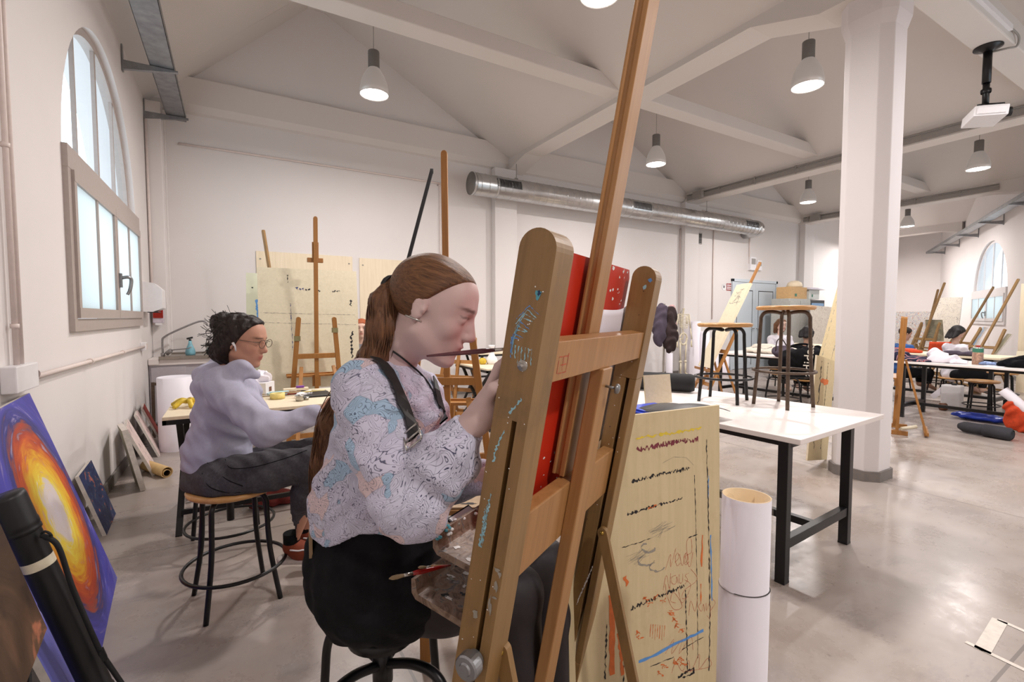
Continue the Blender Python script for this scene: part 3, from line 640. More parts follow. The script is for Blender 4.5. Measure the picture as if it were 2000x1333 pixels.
for nm, rgb in (('paint_black', (24, 22, 26)), ('paint_red', (170, 30, 20)), ('paint_redline', (188, 84, 58)), ('paint_orange', (214, 112, 52)), ('paint_blue', (92, 150, 214)), ('paint_darkblue', (40, 50, 110)), ('paint_white', (236, 234, 232)), ('paint_yellow', (222, 196, 60)), ('paint_maroon', (120, 44, 58)), ('paint_grey', (150, 144, 132)), ('paint_teal', (84, 160, 176)), ('paint_cyan', (150, 196, 208)), ('paint_brown', (110, 66, 40))):
    plain(nm, rgb, .6, 0, .12, 60)

# ------------------------------------------------------------------ white table with the two stools on it
TAB = Vector((2.34, 1.235, 0)); TRZ = math.radians(4.0)
make_table(1.85, 1.06, .76, 'white-topped work table with black steel frame, two stools standing on it', TAB, TRZ, (.045, .79, .09, 1.76), tt=.028)
s1 = make_stool(.55, 'low round wooden stool with black legs, standing on the white table', 'stools standing on the white table')
p = onZ(1412, 783, .76); s1.location = (p.x, p.y, .76); s1.rotation_euler.z = .35
s2 = make_stool(.665, 'tall round wooden stool with worn brown legs, standing on the white table', 'stools standing on the white table', 'brown_metal', .175, .235)
p = onZ(1538, 793, .76); s2.location = (p.x-.02, p.y+.02, .76); s2.rotation_euler.z = -.12

# ------------------------------------------------------------------ big foreground easel
_l, _d = .5, .866; sy_, cy_ = math.sin(YAW), math.cos(YAW); _q = math.hypot(_l, _d)
E1 = Vector(((_l*cy_+_d*sy_)/_q, (-_l*sy_+_d*cy_)/_q, 0)); NN = Vector((-_d*cy_+_l*sy_, _d*sy_+_l*cy_, 0))
E3 = (Vector((0, 0, 1))-NN*.18).normalized(); E2 = E3.cross(E1)
L0 = at(1090, 470, .72); EO = L0-E3*(L0.z/E3.z)
ME = Matrix(((E1.x, E2.x, E3.x, EO.x), (E1.y, E2.y, E3.y, EO.y), (E1.z, E2.z, E3.z, EO.z), (0, 0, 0, 1)))
eas = thing('studio_easel', 'large paint-stained beech studio easel in the foreground, seen from behind', 'easel', (0, 0, 0)); eas.matrix_world = ME
marks_l = [('t', [(.03, 1.36), (.045, 1.33), (.055, 1.325)], .012), ]
for x0, side in ((0, 'left'), (.64, 'right')):
    mb = MB(); H_ = 1.507
    slot = ((.022, .30), (.033, 1.20)) if side == 'left' else ((.022, .30), (.033, 1.19))
    # wide faces carry a through slot: build the post from pieces around it
    y0, y1 = 0, .066; sy0, sy1 = .020, .029; z0s, z1s = .30, 1.195; x1 = x0+.068
    r = (y1-y0)/2; yc = r
    mb.prism([(y0, z1s), (y1, z1s)]+[(yc+r*math.cos(PI*i/14), H_-r+r*math.sin(PI*i/14)) for i in range(15)], (x0, 0, 0), (0, 1, 0), (0, 0, 1), .068)
    mb.box((x0, y0, .02), (x1, y1, z0s)); mb.box((x0, y0, z0s), (x1, sy0, z1s)); mb.box((x0, sy1, z0s), (x1, y1, z1s)); mb.box((x0+.045, sy0-.001, z0s), (x1-.002, sy1+.001, z1s))
    O_ = Vector((x0, 0, 0)); A_ = Vector((0, 1, 0)); B_ = Vector((0, 0, 1)); N_ = Vector((-1, 0, 0))
    if side == 'left':
        for k in range(9): stroke(mb, O_, A_, B_, N_, [(.012+.003*k, 1.375-.006*k+rnd(-.004, .004)), (.03+.003*k, 1.385-.007*k), (.05, 1.36-.008*k)][::1], .0012, rnd(0, 1) < .25 and 3 or 2, .7, .003)
        blob(mb, O_, A_, B_, N_, (.018, 1.405), .005, .008, 1); blob(mb, O_, A_, B_, N_, (.017, 1.407), .003, .004, 4)
        for k in range(7): stroke(mb, O_, A_, B_, N_, [(.012+.006*k, 1.30+rnd(-.01, .01)), (.014+.006*k, 1.318)], .0013, 2, .9, .003)
        stroke(mb, O_, A_, B_, N_, [(.018, 1.235), (.026, 1.222), (.036, 1.205)], .003, 2, .8, .003)
        stroke(mb, O_, A_, B_, N_, [(.040, 1.175), (.048, 1.15), (.052, 1.115)], .0028, 2, .9, .003)
        for k in range(4): stroke(mb, O_, A_, B_, N_, [(.046+.002*k, 1.06-.01*k), (.048+.002*k, .96)], .0016, 2, 1.2, .003)
        for c in ((.012, .935, .006, .003), (.006, .93, .003, .006), (.008, .905, .004, .008), (.012, .86, .003, .01), (.040, .84, .005, .008), (.008, .885, .006, .002), (.016, .87, .002, .014)): blob(mb, O_, A_, B_, N_, c[:2], c[2], c[3], 5, 10, .5)
        for k in range(26): blob(mb, O_, A_, B_, N_, (rnd(.003, .063), rnd(.75, 1.45)), .0012, .0012, 6, 6)
    else:
        for k in range(5): stroke(mb, O_, A_, B_, N_, [(.045+.003*k, 1.30), (.048+.003*k, 1.285)], .003, 2, .6, .004)
        blob(mb, O_, A_, B_, N_, (.026, 1.45), .004, .008, 2); blob(mb, O_, A_, B_, N_, (.015, 1.47), .006, .005, 3)
        for k in range(6): stroke(mb, O_, A_, B_, N_, [(.02+.004*k, .62-.02*k), (.026+.004*k, .58-.02*k)], .002, 6, .6, .004)
        for k in range(18): blob(mb, O_, A_, B_, N_, (rnd(.003, .063), rnd(.75, 1.45)), .0014, .0014, 6 if k % 3 else 0+7, 6)
    po = mb.build('post', ['beech_dark', 'paint_teal', 'paint_cyan', 'paint_blue', 'paint_darkblue', 'paint_grey', 'paint_white', 'paint_black'], eas, bevel=.002)
    mb = MB(); mb.tube([(x0-.03, .0245, .76 if side == 'left' else .70), (x0+.02, .0245, .76 if side == 'left' else .70)], .006, 10)
    mb.lathe([(0, .036), (.010, .036), (.012, .033), (.02, .033), (.0225, .030), (.0225, .012), (.016, .008), (.016, .0), (0, 0)], (x0-.001, .0245, .76 if side == 'left' else .70), 24, 0, Matrix.Rotation(-PI/2, 4, 'Y')); 
    if side == 'left': mb.build('clamp_knob', 'galvanised', eas, smooth=False)
    mb = MB(); mb.lathe([(0, .003), (.0035, .003), (.0035, .0008), (.009, .0012), (.0095, 0)], (x0-.0003, .026, 1.288), 20, 0, Matrix.Rotation(-PI/2, 4, 'Y'))
    if side == 'left': mb.build('bolt', 'steel', eas)
    mb = MB(); Lr = .74
    a = Vector((x0-.004, .002, .746)); b = Vector((x0-.004, -.30, .0)); 
    # rear strut
    d_ = (b-a).normalized(); s_ = Vector((0, 1, 0)); s_ = (s_-d_*s_.dot(d_)).normalized(); bx = (x0-.016) if side == 'right' else (x0+.07)
    a = Vector((bx, .004, .746)); b = Vector((bx, -.30, .03))
    d_ = (b-a).normalized(); s_ = (Vector((0, 1, 0))-d_*d_.y).normalized()
    mb.prism([(-.014, .0)]+[(.014*math.cos(PI+PI*i/10), -.0-.014*math.sin(PI*i/10)*1) for i in range(1, 10)]+[(.014, 0), (.014, (b-a).length), (-.014, (b-a).length)], a, s_, d_, -.016 if Vector(s_).cross(d_).x > 0 else .016)
    mb.build('rear_strut', 'beech_dark', eas, bevel=.0015)
    mb = MB(); mb.lathe([(0, .006), (.003, .006), (.006, .003), (.0065, 0)], (bx-.016, .004, .746), 16, 0, Matrix.Rotation(-PI/2, 4, 'Y')); mb.build('strut_bolt', 'brass', eas)
O_ = Vector((0, 0, 0)); A_ = Vector((1, 0, 0)); B_ = Vector((0, 0, 1)); N_ = Vector((0, -1, 0))
mb = MB(); mb.box((.066, .004, 1.256), (.70, .042, 1.328))
for pts in ([(.09, 1.30), (.13, 1.30)], [(.09, 1.295), (.09, 1.27)], [(.11, 1.30), (.11, 1.275)], [(.10, 1.285), (.125, 1.285)], [(.095, 1.27), (.13, 1.27)], [(.13, 1.305), (.13, 1.272)]): stroke(mb, Vector((0, .004, 0)), A_, B_, N_, pts, .0018, 1, .4, .004)
mb.tube([(.675, .0035, 1.288), (.675, .006, 1.288)], .004, 8, 2)
mb.build('upper_crossbar', ['beech', 'paint_redline', 'paint_black'], eas, bevel=.003)
mb = MB(); mb.box((.066, .026, .848), (.645, .058, .984)); mb.build('lower_crossbar', 'beech', eas, bevel=.003)
mb = MB(); mb.box((.325, -.004, .02), (.39, .026, 1.256)); mb.build('centre_post', 'beech', eas, bevel=.003)
mb = MB(); mb.tube([(.36, -.028, 1.215), (.36, 0, 1.215)], .003, 8); mb.lathe([(0, 0), (.011, 0), (.012, .003), (.010, .008), (0, .009)], (.36, -.027, 1.215), 18, 0, Matrix.Rotation(PI/2, 4, 'X')); mb.build('clamp_screw', 'galvanised', eas)
mb = MB(); X0, X1, Y0_, Y1_ = .325, .392, .044, .074
mb.prism([(X0, Y0_), (X1, Y0_), (X1, Y1_), (X0, Y1_), (X0, Y1_-.006), (X0+.005, Y1_-.009), (X0+.005, Y1_-.016), (X0, Y1_-.019)], (0, 0, .99), (1, 0, 0), (0, 1, 0), 1.45)
mb.build('mast', 'beech', eas, bevel=.0015)
mb = MB(); mb.box((.0, -.2, 0), (.068, .26, .05)); mb.build('foot', 'beech_dark', eas, bevel=.004)
mb = MB(); mb.box((.64, -.2, 0), (.708, .26, .05)); mb.build('foot', 'beech_dark', eas, bevel=.004)
# paint trays on the painter's side
def noise_paint_(name, stops, scale=6, dist=2.0, detail=4, rough=.45):
    m, nt, b = new_mat(name); setp(b, None, rough, 0, .4); n = noise_tex(nt, coords(nt), scale, detail, .6, dist)
    nt.links.new(ramp(nt, n, [(p, lin(c)) for p, c in stops]), b.inputs['Base Color']); bump(nt, b, n, .5, .003)
def tray_profile(y0, y1, z, lip): return [(y0, z-.014), (y1-.012, z-.014), (y1, z-.004), (y1+.006, z+lip), (y1-.004, z+lip+.004), (y1-.012, z+.006), (y1-.018, z), (y0, z)]
noise_paint_('crusted_paint', [(.3, (84, 66, 54)), (.45, (128, 104, 88)), (.58, (150, 128, 112)), (.66, (92, 92, 96)), (.74, (176, 166, 160))], 26)
for nm, xa, xb, y0, y1, z, lip in (('upper_tray', .072, .62, .105, .200, .862, .026), ('lower_tray', .072, .25, .105, .238, .742, .026)):
    mb = MB(); pr2 = tray_profile(y0, y1, z, lip); mb.prism(pr2, (xa, 0, 0), (0, 1, 0), (0, 0, 1), xb-xa, 1)
    O2 = Vector((0, 0, z)); 
    for k in range(16): blob(mb, O2, A_, Vector((0, 1, 0)), Vector((0, 0, 1)), (rnd(xa+.01, xb-.02), rnd(y0+.01, y1-.02)), rnd(.002, .008), rnd(.002, .01), random.choice([2, 2, 3, 4, 5]), 9, .5)
    mb.build(nm, ['beech_dark', 'crusted_paint', 'paint_white', 'paint_grey', 'paint_black', 'paint_blue'], eas, bevel=.0015)
mb = MB(); mb.box((.080, .088, .735), (.24, .106, .85)); mb.build('tray_back', 'beech', eas, bevel=.002)
mb = MB()
for k in range(40):
    x = rnd(.073, .12) if k % 2 else rnd(.073, .4); c = Vector((x, rnd(.188, .205), rnd(.878, .892))); mb.lathe([(0, .003), (.004, .001), (.0045, -.002), (0, -.004)], c, 7, random.choice([0, 0, 1, 2, 3]))
mb.build('dried_paint', ['paint_white', 'paint_blue', 'paint_grey', 'paint_teal'], eas)
# red board and white sheet on the easel
def onE(x, y, z): return ME@Vector((x, y, z))
rb = MB(); rb.prism([(.17, .880), (.68, .880), (.68, 1.470), (.665, 1.492), (.17, 1.492)], (0, .100, 0), (1, 0, 0), (0, 0, 1), .016)
plain('red_paint', (196, 44, 22), .4, 0, .10, 8)
for k in range(46):
    if k < 18: c = (rnd(.53, .64), rnd(1.30, 1.47))
    elif k < 24: c = (rnd(.5, .66), 1.484)
    else: c = (rnd(.26, .52), rnd(.93, 1.06) if k < 40 else rnd(1.2, 1.46))
    blob(rb, Vector((0, .084, 0)), A_, B_, N_, c, rnd(.001, .005)*(1.8 if k < 24 else 1), rnd(.001, .006)*(1.0 if k < 24 else .5), 1, 8, .6)
rbo = rb.build('painting_board', ['red_paint', 'paint_white'], None, None, bevel=.001); rbo.matrix_world = ME
tag(rbo, 'bright red board with white paint chips on the foreground easel', 'board')
mb = MB()
pl_ = [(.485, .952), (.520, 1.38), (.545, 1.392), (.60, 1.396), (.66, 1.404), (.70, 1.418), (.718, 1.40)]
def paper(u, v):
    z = .952+v*(.445+.03*u*u); x = .47+.02*v+u*(.215+.015*math.sin(v*7)); return (x, .078-.006*math.sin(u*5+v*4)-.004*math.sin(v*13), z)
def paper2(u, v):
    x = .50-.02*(1-v)+u*(.20+.012*math.sin(v*9)); z = .99+v*(.385+.035*u*u*u); return (x, .076-.004*math.sin(u*6+v*5), z)
mb.grid(lambda u, v: (.485+.02*(1-v)+u*(.245+.008*math.sin(v*9)), .0755-.004*math.sin(u*6+v*5), .985+v*(.392+.03*u*u*u)), 14, 24)
po = mb.build('paper_sheet', 'paper_white', None, None, solid=.0008); po.matrix_world = ME
tag(po, 'large white paper sheet tucked behind the right post of the foreground easel', 'paper')
# paint brushes on the lower tray
def brush(p0, p1, lab, cols, rr=.004):
    p0 = Vector(p0); p1 = Vector(p1); d = p1-p0; t = thing('paint_brush', lab, 'brush', p0, 0, 'brushes on the easel tray')
    a = p0+d*.22; b = p0+d*.36
    mb = MB(); mb.tube([p0, p0+d*.05, p0+d*.12, a], [.0012, rr*1.0, rr*1.1, rr*.8], 8); mb.build('bristles', cols[0], t, p0)
    mb = MB(); mb.tube([a, b], [rr*.8, rr*.95], 8); mb.build('ferrule', 'steel', t, p0)
    mb = MB(); mb.tube([b, b+d*.12, p0+d*.7, p1], [rr*.95, rr*1.35, rr*1.1, rr*.5], 8); mb.build('handle', cols[1], t, p0)
plain('bristle', (150, 130, 100), .8); plain('lacquer_red', (150, 24, 20), .25)
brush(at(760, 1131, .93), at(880, 1104, 1.02), 'red-handled paint brush sticking out over the lower easel tray', ('bristle', 'lacquer_red'), .0042)
brush(at(817, 1109, .97), at(880, 1106, 1.03), 'thin pale paint brush lying above the red-handled one', ('bristle', 'beech'), .003)

# ------------------------------------------------------------------ scribbled plywood sheet standing behind the easel
TRp = at(1405, 792, 1.70); bl, bd = .9, .436; q_ = math.hypot(bl, bd); BD = Vector(((bl*cy_+bd*sy_)/q_, (-bl*sy_+bd*cy_)/q_, 0))
BU = (Vector((0, 0, 1))+Vector((-BD.y, BD.x, 0))*.03).normalized(); PH = TRp.z/BU.z; PO = TRp-BU*PH-BD*.66; BN = BD.cross(BU)   # faces the camera
if BN.dot(-PO) < 0: BN = -BN
mb = MB(); mb.prism([(0, 0), (.66, 0), (.66, PH), (0, PH)], PO-BN*0, BD, BU, -.012 if BD.cross(BU).dot(BN) > 0 else .012)
def onB(u, v):
    r = _ray(u, v); c = Vector((0, 0, CAM_H)); t_ = (PO-c).dot(BN)/r.dot(BN); p = c+r*t_-PO; return (p.dot(BD), p.dot(BU))
def bs(pts, w, mi, j=.3, seg=.008): stroke(mb, PO, BD, BU, BN, [onB(*p) for p in pts], w, mi, j, seg)
def zz(x0, y0): return (1100+x0/2.41, 780+y0/2.41)
def bz(pts, *a, **k): bs([zz(*p) for p in pts], *a, **k)
bz([(340, 188), (420, 172), (520, 158), (650, 135)], .006, 7, .8); bz([(344, 240), (420, 225), (520, 205), (635, 190)], .007, 8, 1.2, .005)
for k in range(12): bz([(470+k*10, 212-k*1.5), (474+k*10, 200-k*1.5)], .003, 8, .8)
bz([(322, 388), (430, 360), (596, 326)], .005, 0, 1.2, .004); bz([(300, 545), (420, 505), (520, 480), (560, 468)], .004, 0, 1.3, .004); bz([(400, 515), (440, 500)], .004, 3, .9)
bz([(318, 988), (400, 952), (480, 918), (570, 878)], .006, 0, 1.2, .004); bz([(617, 358), (622, 495), (625, 640), (630, 900), (634, 1220)], .0022, 0, .6)
bz([(673, 190), (680, 400), (686, 700), (690, 1010), (686, 1280)], .003, 0, .8); bz([(275, 700), (360, 675), (410, 655)], .002, 0, .9); bz([(590, 652), (634, 636)], .002, 0, .8)
bz([(575, 900), (580, 1080), (585, 1290)], .003, 0, .9); bz([(560, 1180), (640, 1130), (660, 1122)], .002, 0, .8); bz([(410, 1260), (520, 1215)], .002, 0, .8)
bz([(355, 1240), (440, 1200), (520, 1155), (600, 1118), (660, 1090)], .010, 4, .25, .02); bz([(693, 640), (697, 800), (700, 950)], .005, 4, .4, .02); bz([(684, 360), (682, 470)], .003, 4, .5)
bz([(228, 920), (230, 1050), (228, 1300)], .020, 3, .15, .02); bz([(290, 835), (300, 880)], .012, 3, .5); bz([(262, 1100), (280, 1300)], .012, 3, .3); bz([(655, 640), (650, 790)], .006, 3, .5, .02); bz([(648, 870), (648, 960)], .004, 3, .6, .02)
bz([(205, 1060), (200, 1200), (196, 1320)], .004, 0, .9); bz([(282, 1180), (284, 1330)], .003, 0, .8); bz([(540, 1310), (610, 1270), (612, 1290), (560, 1312)], .006, 0, .9)
for k in range(7): bz([(412+k*11, 1060+k*1), (408+k*11, 1120+(k % 3)*8)], .0018, 3, .5)
for (x, y) in ((385, 940), (400, 965), (430, 935), (460, 950), (500, 1005), (520, 1040), (530, 1070), (550, 1095), (340, 1100), (355, 1120), (520, 1235), (545, 1225), (560, 1250), (450, 1290), (470, 1260)):
    for k in range(4): bz([(x+rnd(-12, 12), y+rnd(-12, 12)), (x+rnd(-12, 26), y+rnd(-16, 16))], .003, 3, .8, .006)
# pencil hatching and loops
for k in range(16): bz([(420+rnd(-20, 60), 640+rnd(-20, 20)), (470+rnd(-10, 60), 590+rnd(-20, 20))], .0008, 5, .4)
for k in range(14): bz([(290+rnd(0, 60), 760+rnd(-20, 30)), (360+rnd(0, 60), 720+rnd(-20, 30))], .0008, 5, .4)
for cx, cy, rx in ((400, 700, 34), (390, 760, 40), (440, 790, 34)): bz([(cx+rx*math.cos(a_*.5), cy+rx*.6*math.sin(a_*.5)) for a_ in range(10)], .005, 5, .6)
bz([(470, 300), (520, 272), (580, 275), (612, 310)], .0008, 5, .3)
# red handwriting
for pts in ([(480, 805), (505, 730), (505, 790), (530, 700)], [(525, 770), (545, 745), (538, 725), (527, 745), (535, 785), (552, 770)], [(548, 730), (560, 785), (575, 725)], [(570, 775), (588, 750), (580, 725), (568, 745), (574, 780), (594, 765)], [(590, 790), (580, 680), (600, 655), (604, 720), (575, 740), (596, 790), (610, 720)],
            [(470, 900), (485, 830), (500, 895), (505, 820)], [(530, 830), (510, 840), (512, 868), (530, 868), (534, 835), (540, 868)], [(545, 825), (546, 862), (560, 862), (562, 822)], [(590, 820), (574, 830), (585, 850), (572, 872)], [(480, 870), (490, 930), (520, 990), (560, 975), (520, 910), (505, 950), (530, 960)], [(540, 890), (560, 960), (600, 880), (570, 850)], [(600, 800), (630, 850), (570, 900), (560, 940), (590, 930)],
            [(590, 1020), (600, 950), (620, 1000), (632, 935)], [(650, 960), (636, 975), (650, 1000), (660, 965), (664, 1000)], [(672, 960), (674, 995), (690, 960), (692, 1030), (676, 1020)], [(700, 940), (715, 960), (690, 1000)], [(480, 1200), (520, 1130), (510, 1200), (560, 1130), (545, 1200), (600, 1120), (610, 1180)], [(510, 1290), (530, 1240), (560, 1280), (590, 1230), (600, 1285), (640, 1200), (640, 1270), (680, 1220), (690, 1260), (560, 1285)]):
    bs([zz(p.x, p.y) for p in smooth_path([(a, b, 0) for a, b in pts], 5)], .0012, 2, .35, .004)
plo = mb.build('plywood_sheet', ['paint_black', 'plywood', 'paint_redline', 'paint_orange', 'paint_blue', 'paint_grey', 'paint_white', 'paint_yellow', 'paint_maroon'], None, PO)
for p_ in plo.data.polygons[:6]: p_.material_index = 1
tag(plo, 'upright plywood sheet covered in red scribbles, orange smears and black paint lines', 'board')
# white roll tube standing beside it
tp = at(1458, 968, 1.15); tb = Vector((tp.x-.02, tp.y-.01, 0)); R_ = .0545
t = thing('paper_tube', 'tall white cardboard tube wrapped in clear film, standing beside the scribbled plywood', 'tube', tb)
ax = (Vector((tp.x, tp.y, tp.z))-tb); Mt = ax.normalized().to_track_quat('Z', 'Y').to_matrix().to_4x4(); Ht = ax.length
mb = MB(); mb.lathe([(R_, 0), (R_, Ht), (R_-.004, Ht), (R_-.004, Ht-.25), (0, Ht-.25)], tb, 48, 0, Mt); mb.f = mb.f
o = mb.build('tube_wall', ['paper_white', 'tube_inside'], t, tb)
for i, p_ in enumerate(o.data.polygons):
    if i >= 48: p_.material_index = 1
zb = onX(1450, 1140, tp.x).z
mb = MB(); mb.lathe([(R_+.0005, 0), (R_+.003, .0006), (R_+.0005, .0016)], tb+ax.normalized()*(zb), 48, 0, Mt@Matrix.Rotation(.06, 4, 'Y')); mb.lathe([(R_+.0012, -zb+.01), (R_+.0022, 0), (R_, .001)], tb+ax.normalized()*zb, 48, 1, Mt); mb.build('elastic_band', ['black_rubber', 'paper_white'], t, tb)
def film():
    m, nt, b = new_mat('clear_film'); nt.nodes.remove(b)
    t_ = N(nt, 'ShaderNodeBsdfTransparent'); g = N(nt, 'ShaderNodeBsdfGlossy'); g.inputs['Roughness'].default_value = .12; mx = N(nt, 'ShaderNodeMixShader'); mx.inputs[0].default_value = .10
    nt.links.new(t_.outputs[0], mx.inputs[1]); nt.links.new(g.outputs[0], mx.inputs[2]); nt.links.new(mx.outputs[0], nt.nodes['Material Output'].inputs[0])
film()
mb = MB(); vs = []; n = 48
for j, (rr_, z_) in enumerate(((R_+.004, .02), (R_+.004, Ht-.02), (R_+.003, Ht+.004), (R_+.005, Ht+.010))):
    for i in range(n):
        k_ = 1+.02*math.sin(i*2.3+j) if j == 3 else 1; vs.append(Mt@Vector((rr_*k_*math.cos(2*PI*i/n), rr_*k_*math.sin(2*PI*i/n), z_+(.006*math.sin(i*1.7) if j == 3 else 0)))+tb)
mb.add(vs, [(j*n+i, j*n+(i+1) % n, (j+1)*n+(i+1) % n, (j+1)*n+i) for j in range(3) for i in range(n)], 0, True); mb.build('film_wrap', 'clear_film', t, tb)

# floor tape
mb = MB(); Zt = .0015
a, b, c, d, e = onZ(1886, 1254, Zt), onZ(2020, 1318, Zt), onZ(1953, 1212, Zt), onZ(1918, 1272, Zt), onZ(2050, 1262, Zt)
for p0, p1, w_ in ((a, b, .022), (c+(c-onZ(2050, 1255, Zt))*.04, onZ(2050, 1255, Zt), .022), (c, d, .05)):
    dd = (p1-p0).normalized(); s_ = Vector((-dd.y, dd.x, 0))*w_/2; mb.quad(p0-s_, p1-s_, p1+s_, p0+s_)
plain('masking_tape', (222, 214, 204), .6)
tag(mb.build('floor_tape', 'masking_tape', None, a), 'strips of pale masking tape stuck on the concrete in front of the tables', 'tape')
# ================================================================== FIGURES (implicit surfaces -> one continuous mesh)
class SDF:
    def __init__(s): s.p = []; s.post = []
    def rc(s, a, b, ra, rb, k=.02): s.p.append(('rc', np.array(a, float), np.array(b, float), ra, rb, k)); return s
    def el(s, c, r, k=.02, R=None): s.p.append(('el', np.array(c, float), np.array(r, float), None if R is None else np.array(R, float), k)); return s
    def sub(s, c, r, k=.01, R=None): s.p.append(('sub', np.array(c, float), np.array(r, float), None if R is None else np.array(R, float), k)); return s
    def chain(s, pts, rad, k=.02):
        for i in range(len(pts)-1): s.rc(pts[i], pts[i+1], rad[i], rad[i+1], k)
        return s
    def eval(s, P):
        D = np.full(len(P), 1e3)
        def ell(p, c, r, R):
            q = p-c
            if R is not None: q = q@R
            k0 = np.linalg.norm(q/r, axis=1); k1 = np.linalg.norm(q/(r*r), axis=1)+1e-9
            return k0*(k0-1)/k1
        for pr in s.p:
            k = pr[-1]
            if pr[0] == 'rc':
                _, a, b, ra, rb, _k = pr; ba = b-a; pa = P-a; h = np.clip(pa@ba/max(ba@ba, 1e-9), 0, 1)
                d = np.linalg.norm(pa-h[:, None]*ba, axis=1)-(ra+(rb-ra)*h)
            else: d = ell(P, pr[1], pr[2], pr[3])
            if pr[0] == 'sub':
                h = np.clip(.5-.5*(D+d)/k, 0, 1); D = D*(1-h)-d*h+k*h*(1-h)
            else:
                h = np.clip(.5+.5*(d-D)/k, 0, 1); D = d*(1-h)+D*h-k*h*(1-h)
        for f in s.post: D = f(P, D)
        return D
    def bounds(s, m=.03):
        lo = np.full(3, 1e9); hi = -lo
        for pr in s.p:
            if pr[0] == 'sub': continue
            if pr[0] == 'rc':
                for c, r in ((pr[1], pr[3]), (pr[2], pr[4])): lo = np.minimum(lo, c-r); hi = np.maximum(hi, c+r)
            else: r = pr[2].max(); lo = np.minimum(lo, pr[1]-r); hi = np.maximum(hi, pr[1]+r)
        return lo-m, hi+m
def polygonize(F, h, margin=.03):
    lo, hi = F.bounds(margin); B = 6
    n = (np.ceil((hi-lo)/h/B)).astype(int)*B+1
    nb = (n-1)//B
    cx = [lo[i]+(np.arange(nb[i])+.5)*B*h for i in range(3)]
    G = np.stack(np.meshgrid(*cx, indexing='ij'), -1).reshape(-1, 3); Dc = F.eval(G).reshape(nb)
    act = np.abs(Dc) < B*h*.9+.022
    V = np.empty(n, np.float32); up = np.repeat(np.repeat(np.repeat(np.sign(Dc), B, 0), B, 1), B, 2)
    V[:-1, :-1, :-1] = up; V[-1] = 1; V[:, -1] = 1; V[:, :, -1] = 1
    m = np.zeros(n, bool); ua = np.repeat(np.repeat(np.repeat(act, B, 0), B, 1), B, 2)
    m[:-1, :-1, :-1] |= ua; m[1:, :-1, :-1] |= ua; m[:-1, 1:, :-1] |= ua; m[:-1, :-1, 1:] |= ua; m[1:, 1:, 1:] |= ua; m[1:, 1:, :-1] |= ua; m[1:, :-1, 1:] |= ua; m[:-1, 1:, 1:] |= ua
    idx = np.argwhere(m); out = np.empty(len(idx), np.float32)
    for i in range(0, len(idx), 200000): out[i:i+200000] = F.eval(lo+idx[i:i+200000]*h)
    V[m] = out
    S = V < 0
    c = S[:-1, :-1, :-1].astype(np.int8); tot = np.zeros_like(c)
    for dx in (0, 1):
        for dy in (0, 1):
            for dz in (0, 1): tot += S[dx:n[0]-1+dx, dy:n[1]-1+dy, dz:n[2]-1+dz]
    cell = (tot > 0) & (tot < 8); ci = np.argwhere(cell); vid = np.full(cell.shape, -1, np.int64); vid[cell] = np.arange(len(ci))
    acc = np.zeros((len(ci), 3)); cnt = np.zeros(len(ci))
    for ax in range(3):
        o = [i for i in range(3) if i != ax]
        for a in (0, 1):
            for b in (0, 1):
                p0 = ci.copy(); p0[:, o[0]] += a; p0[:, o[1]] += b; p1 = p0.copy(); p1[:, ax] += 1
                v0 = V[tuple(p0.T)]; v1 = V[tuple(p1.T)]; cr = (v0 < 0) != (v1 < 0)
                t = np.where(cr, v0/np.where(cr, v0-v1, 1), 0); q = p0.astype(float); q[:, ax] += t
                acc[cr] += q[cr]; cnt[cr] += 1
    verts = lo+acc/np.maximum(cnt, 1)[:, None]*h
    faces = []
    for ax in range(3):
        sl0 = [slice(None)]*3; sl1 = [slice(None)]*3; sl0[ax] = slice(0, n[ax]-1); sl1[ax] = slice(1, n[ax])
        cr = S[tuple(sl0)] != S[tuple(sl1)]; o = [i for i in range(3) if i != ax]
        e = np.argwhere(cr); e = e[(e[:, o[0]] > 0) & (e[:, o[1]] > 0) & (e[:, o[0]] < n[o[0]]-1) & (e[:, o[1]] < n[o[1]]-1)]
        ins = S[tuple(e.T)]
        q = []
        for a, b in ((1, 1), (0, 1), (0, 0), (1, 0)):
            p = e.copy(); p[:, o[0]] -= a; p[:, o[1]] -= b; q.append(vid[tuple(p.T)])
        q = np.stack(q, 1); flip = ins if ax != 1 else ~ins
        q[~flip] = q[~flip][:, ::-1]; faces.append(q)
    faces = np.concatenate(faces); faces = faces[(faces >= 0).all(1)]
    return verts, faces[:, ::-1]
def fig_mesh(name, F, h, mat, parent, base, color=None, margin=.03, smooth_it=0):
    v, f = polygonize(F, h, margin); me = bpy.data.meshes.new(name); off = np.array(base if base is not None else (0, 0, 0), float)
    me.from_pydata((v-off).tolist(), [], f.tolist()); me.materials.append(MATS[mat]); me.polygons.foreach_set('use_smooth', [True]*len(f))
    if color is not None:
        at_ = me.color_attributes.new('Col', 'FLOAT_COLOR', 'POINT'); c = np.ones((len(v), 4)); c[:, :3] = color(v); at_.data.foreach_set('color', c.ravel())
    me.update(); o = bpy.data.objects.new(name, me); COL.objects.link(o)
    if parent is not None: o.parent = parent
    elif base is not None: o.location = off
    # outward normals
    bm = bmesh.new(); bm.from_mesh(me); bmesh.ops.recalc_face_normals(bm, faces=bm.faces); bm.to_mesh(me); bm.free()
    if smooth_it: md = o.modifiers.new('smooth', 'SMOOTH'); md.iterations = smooth_it; md.factor = .5
    return o
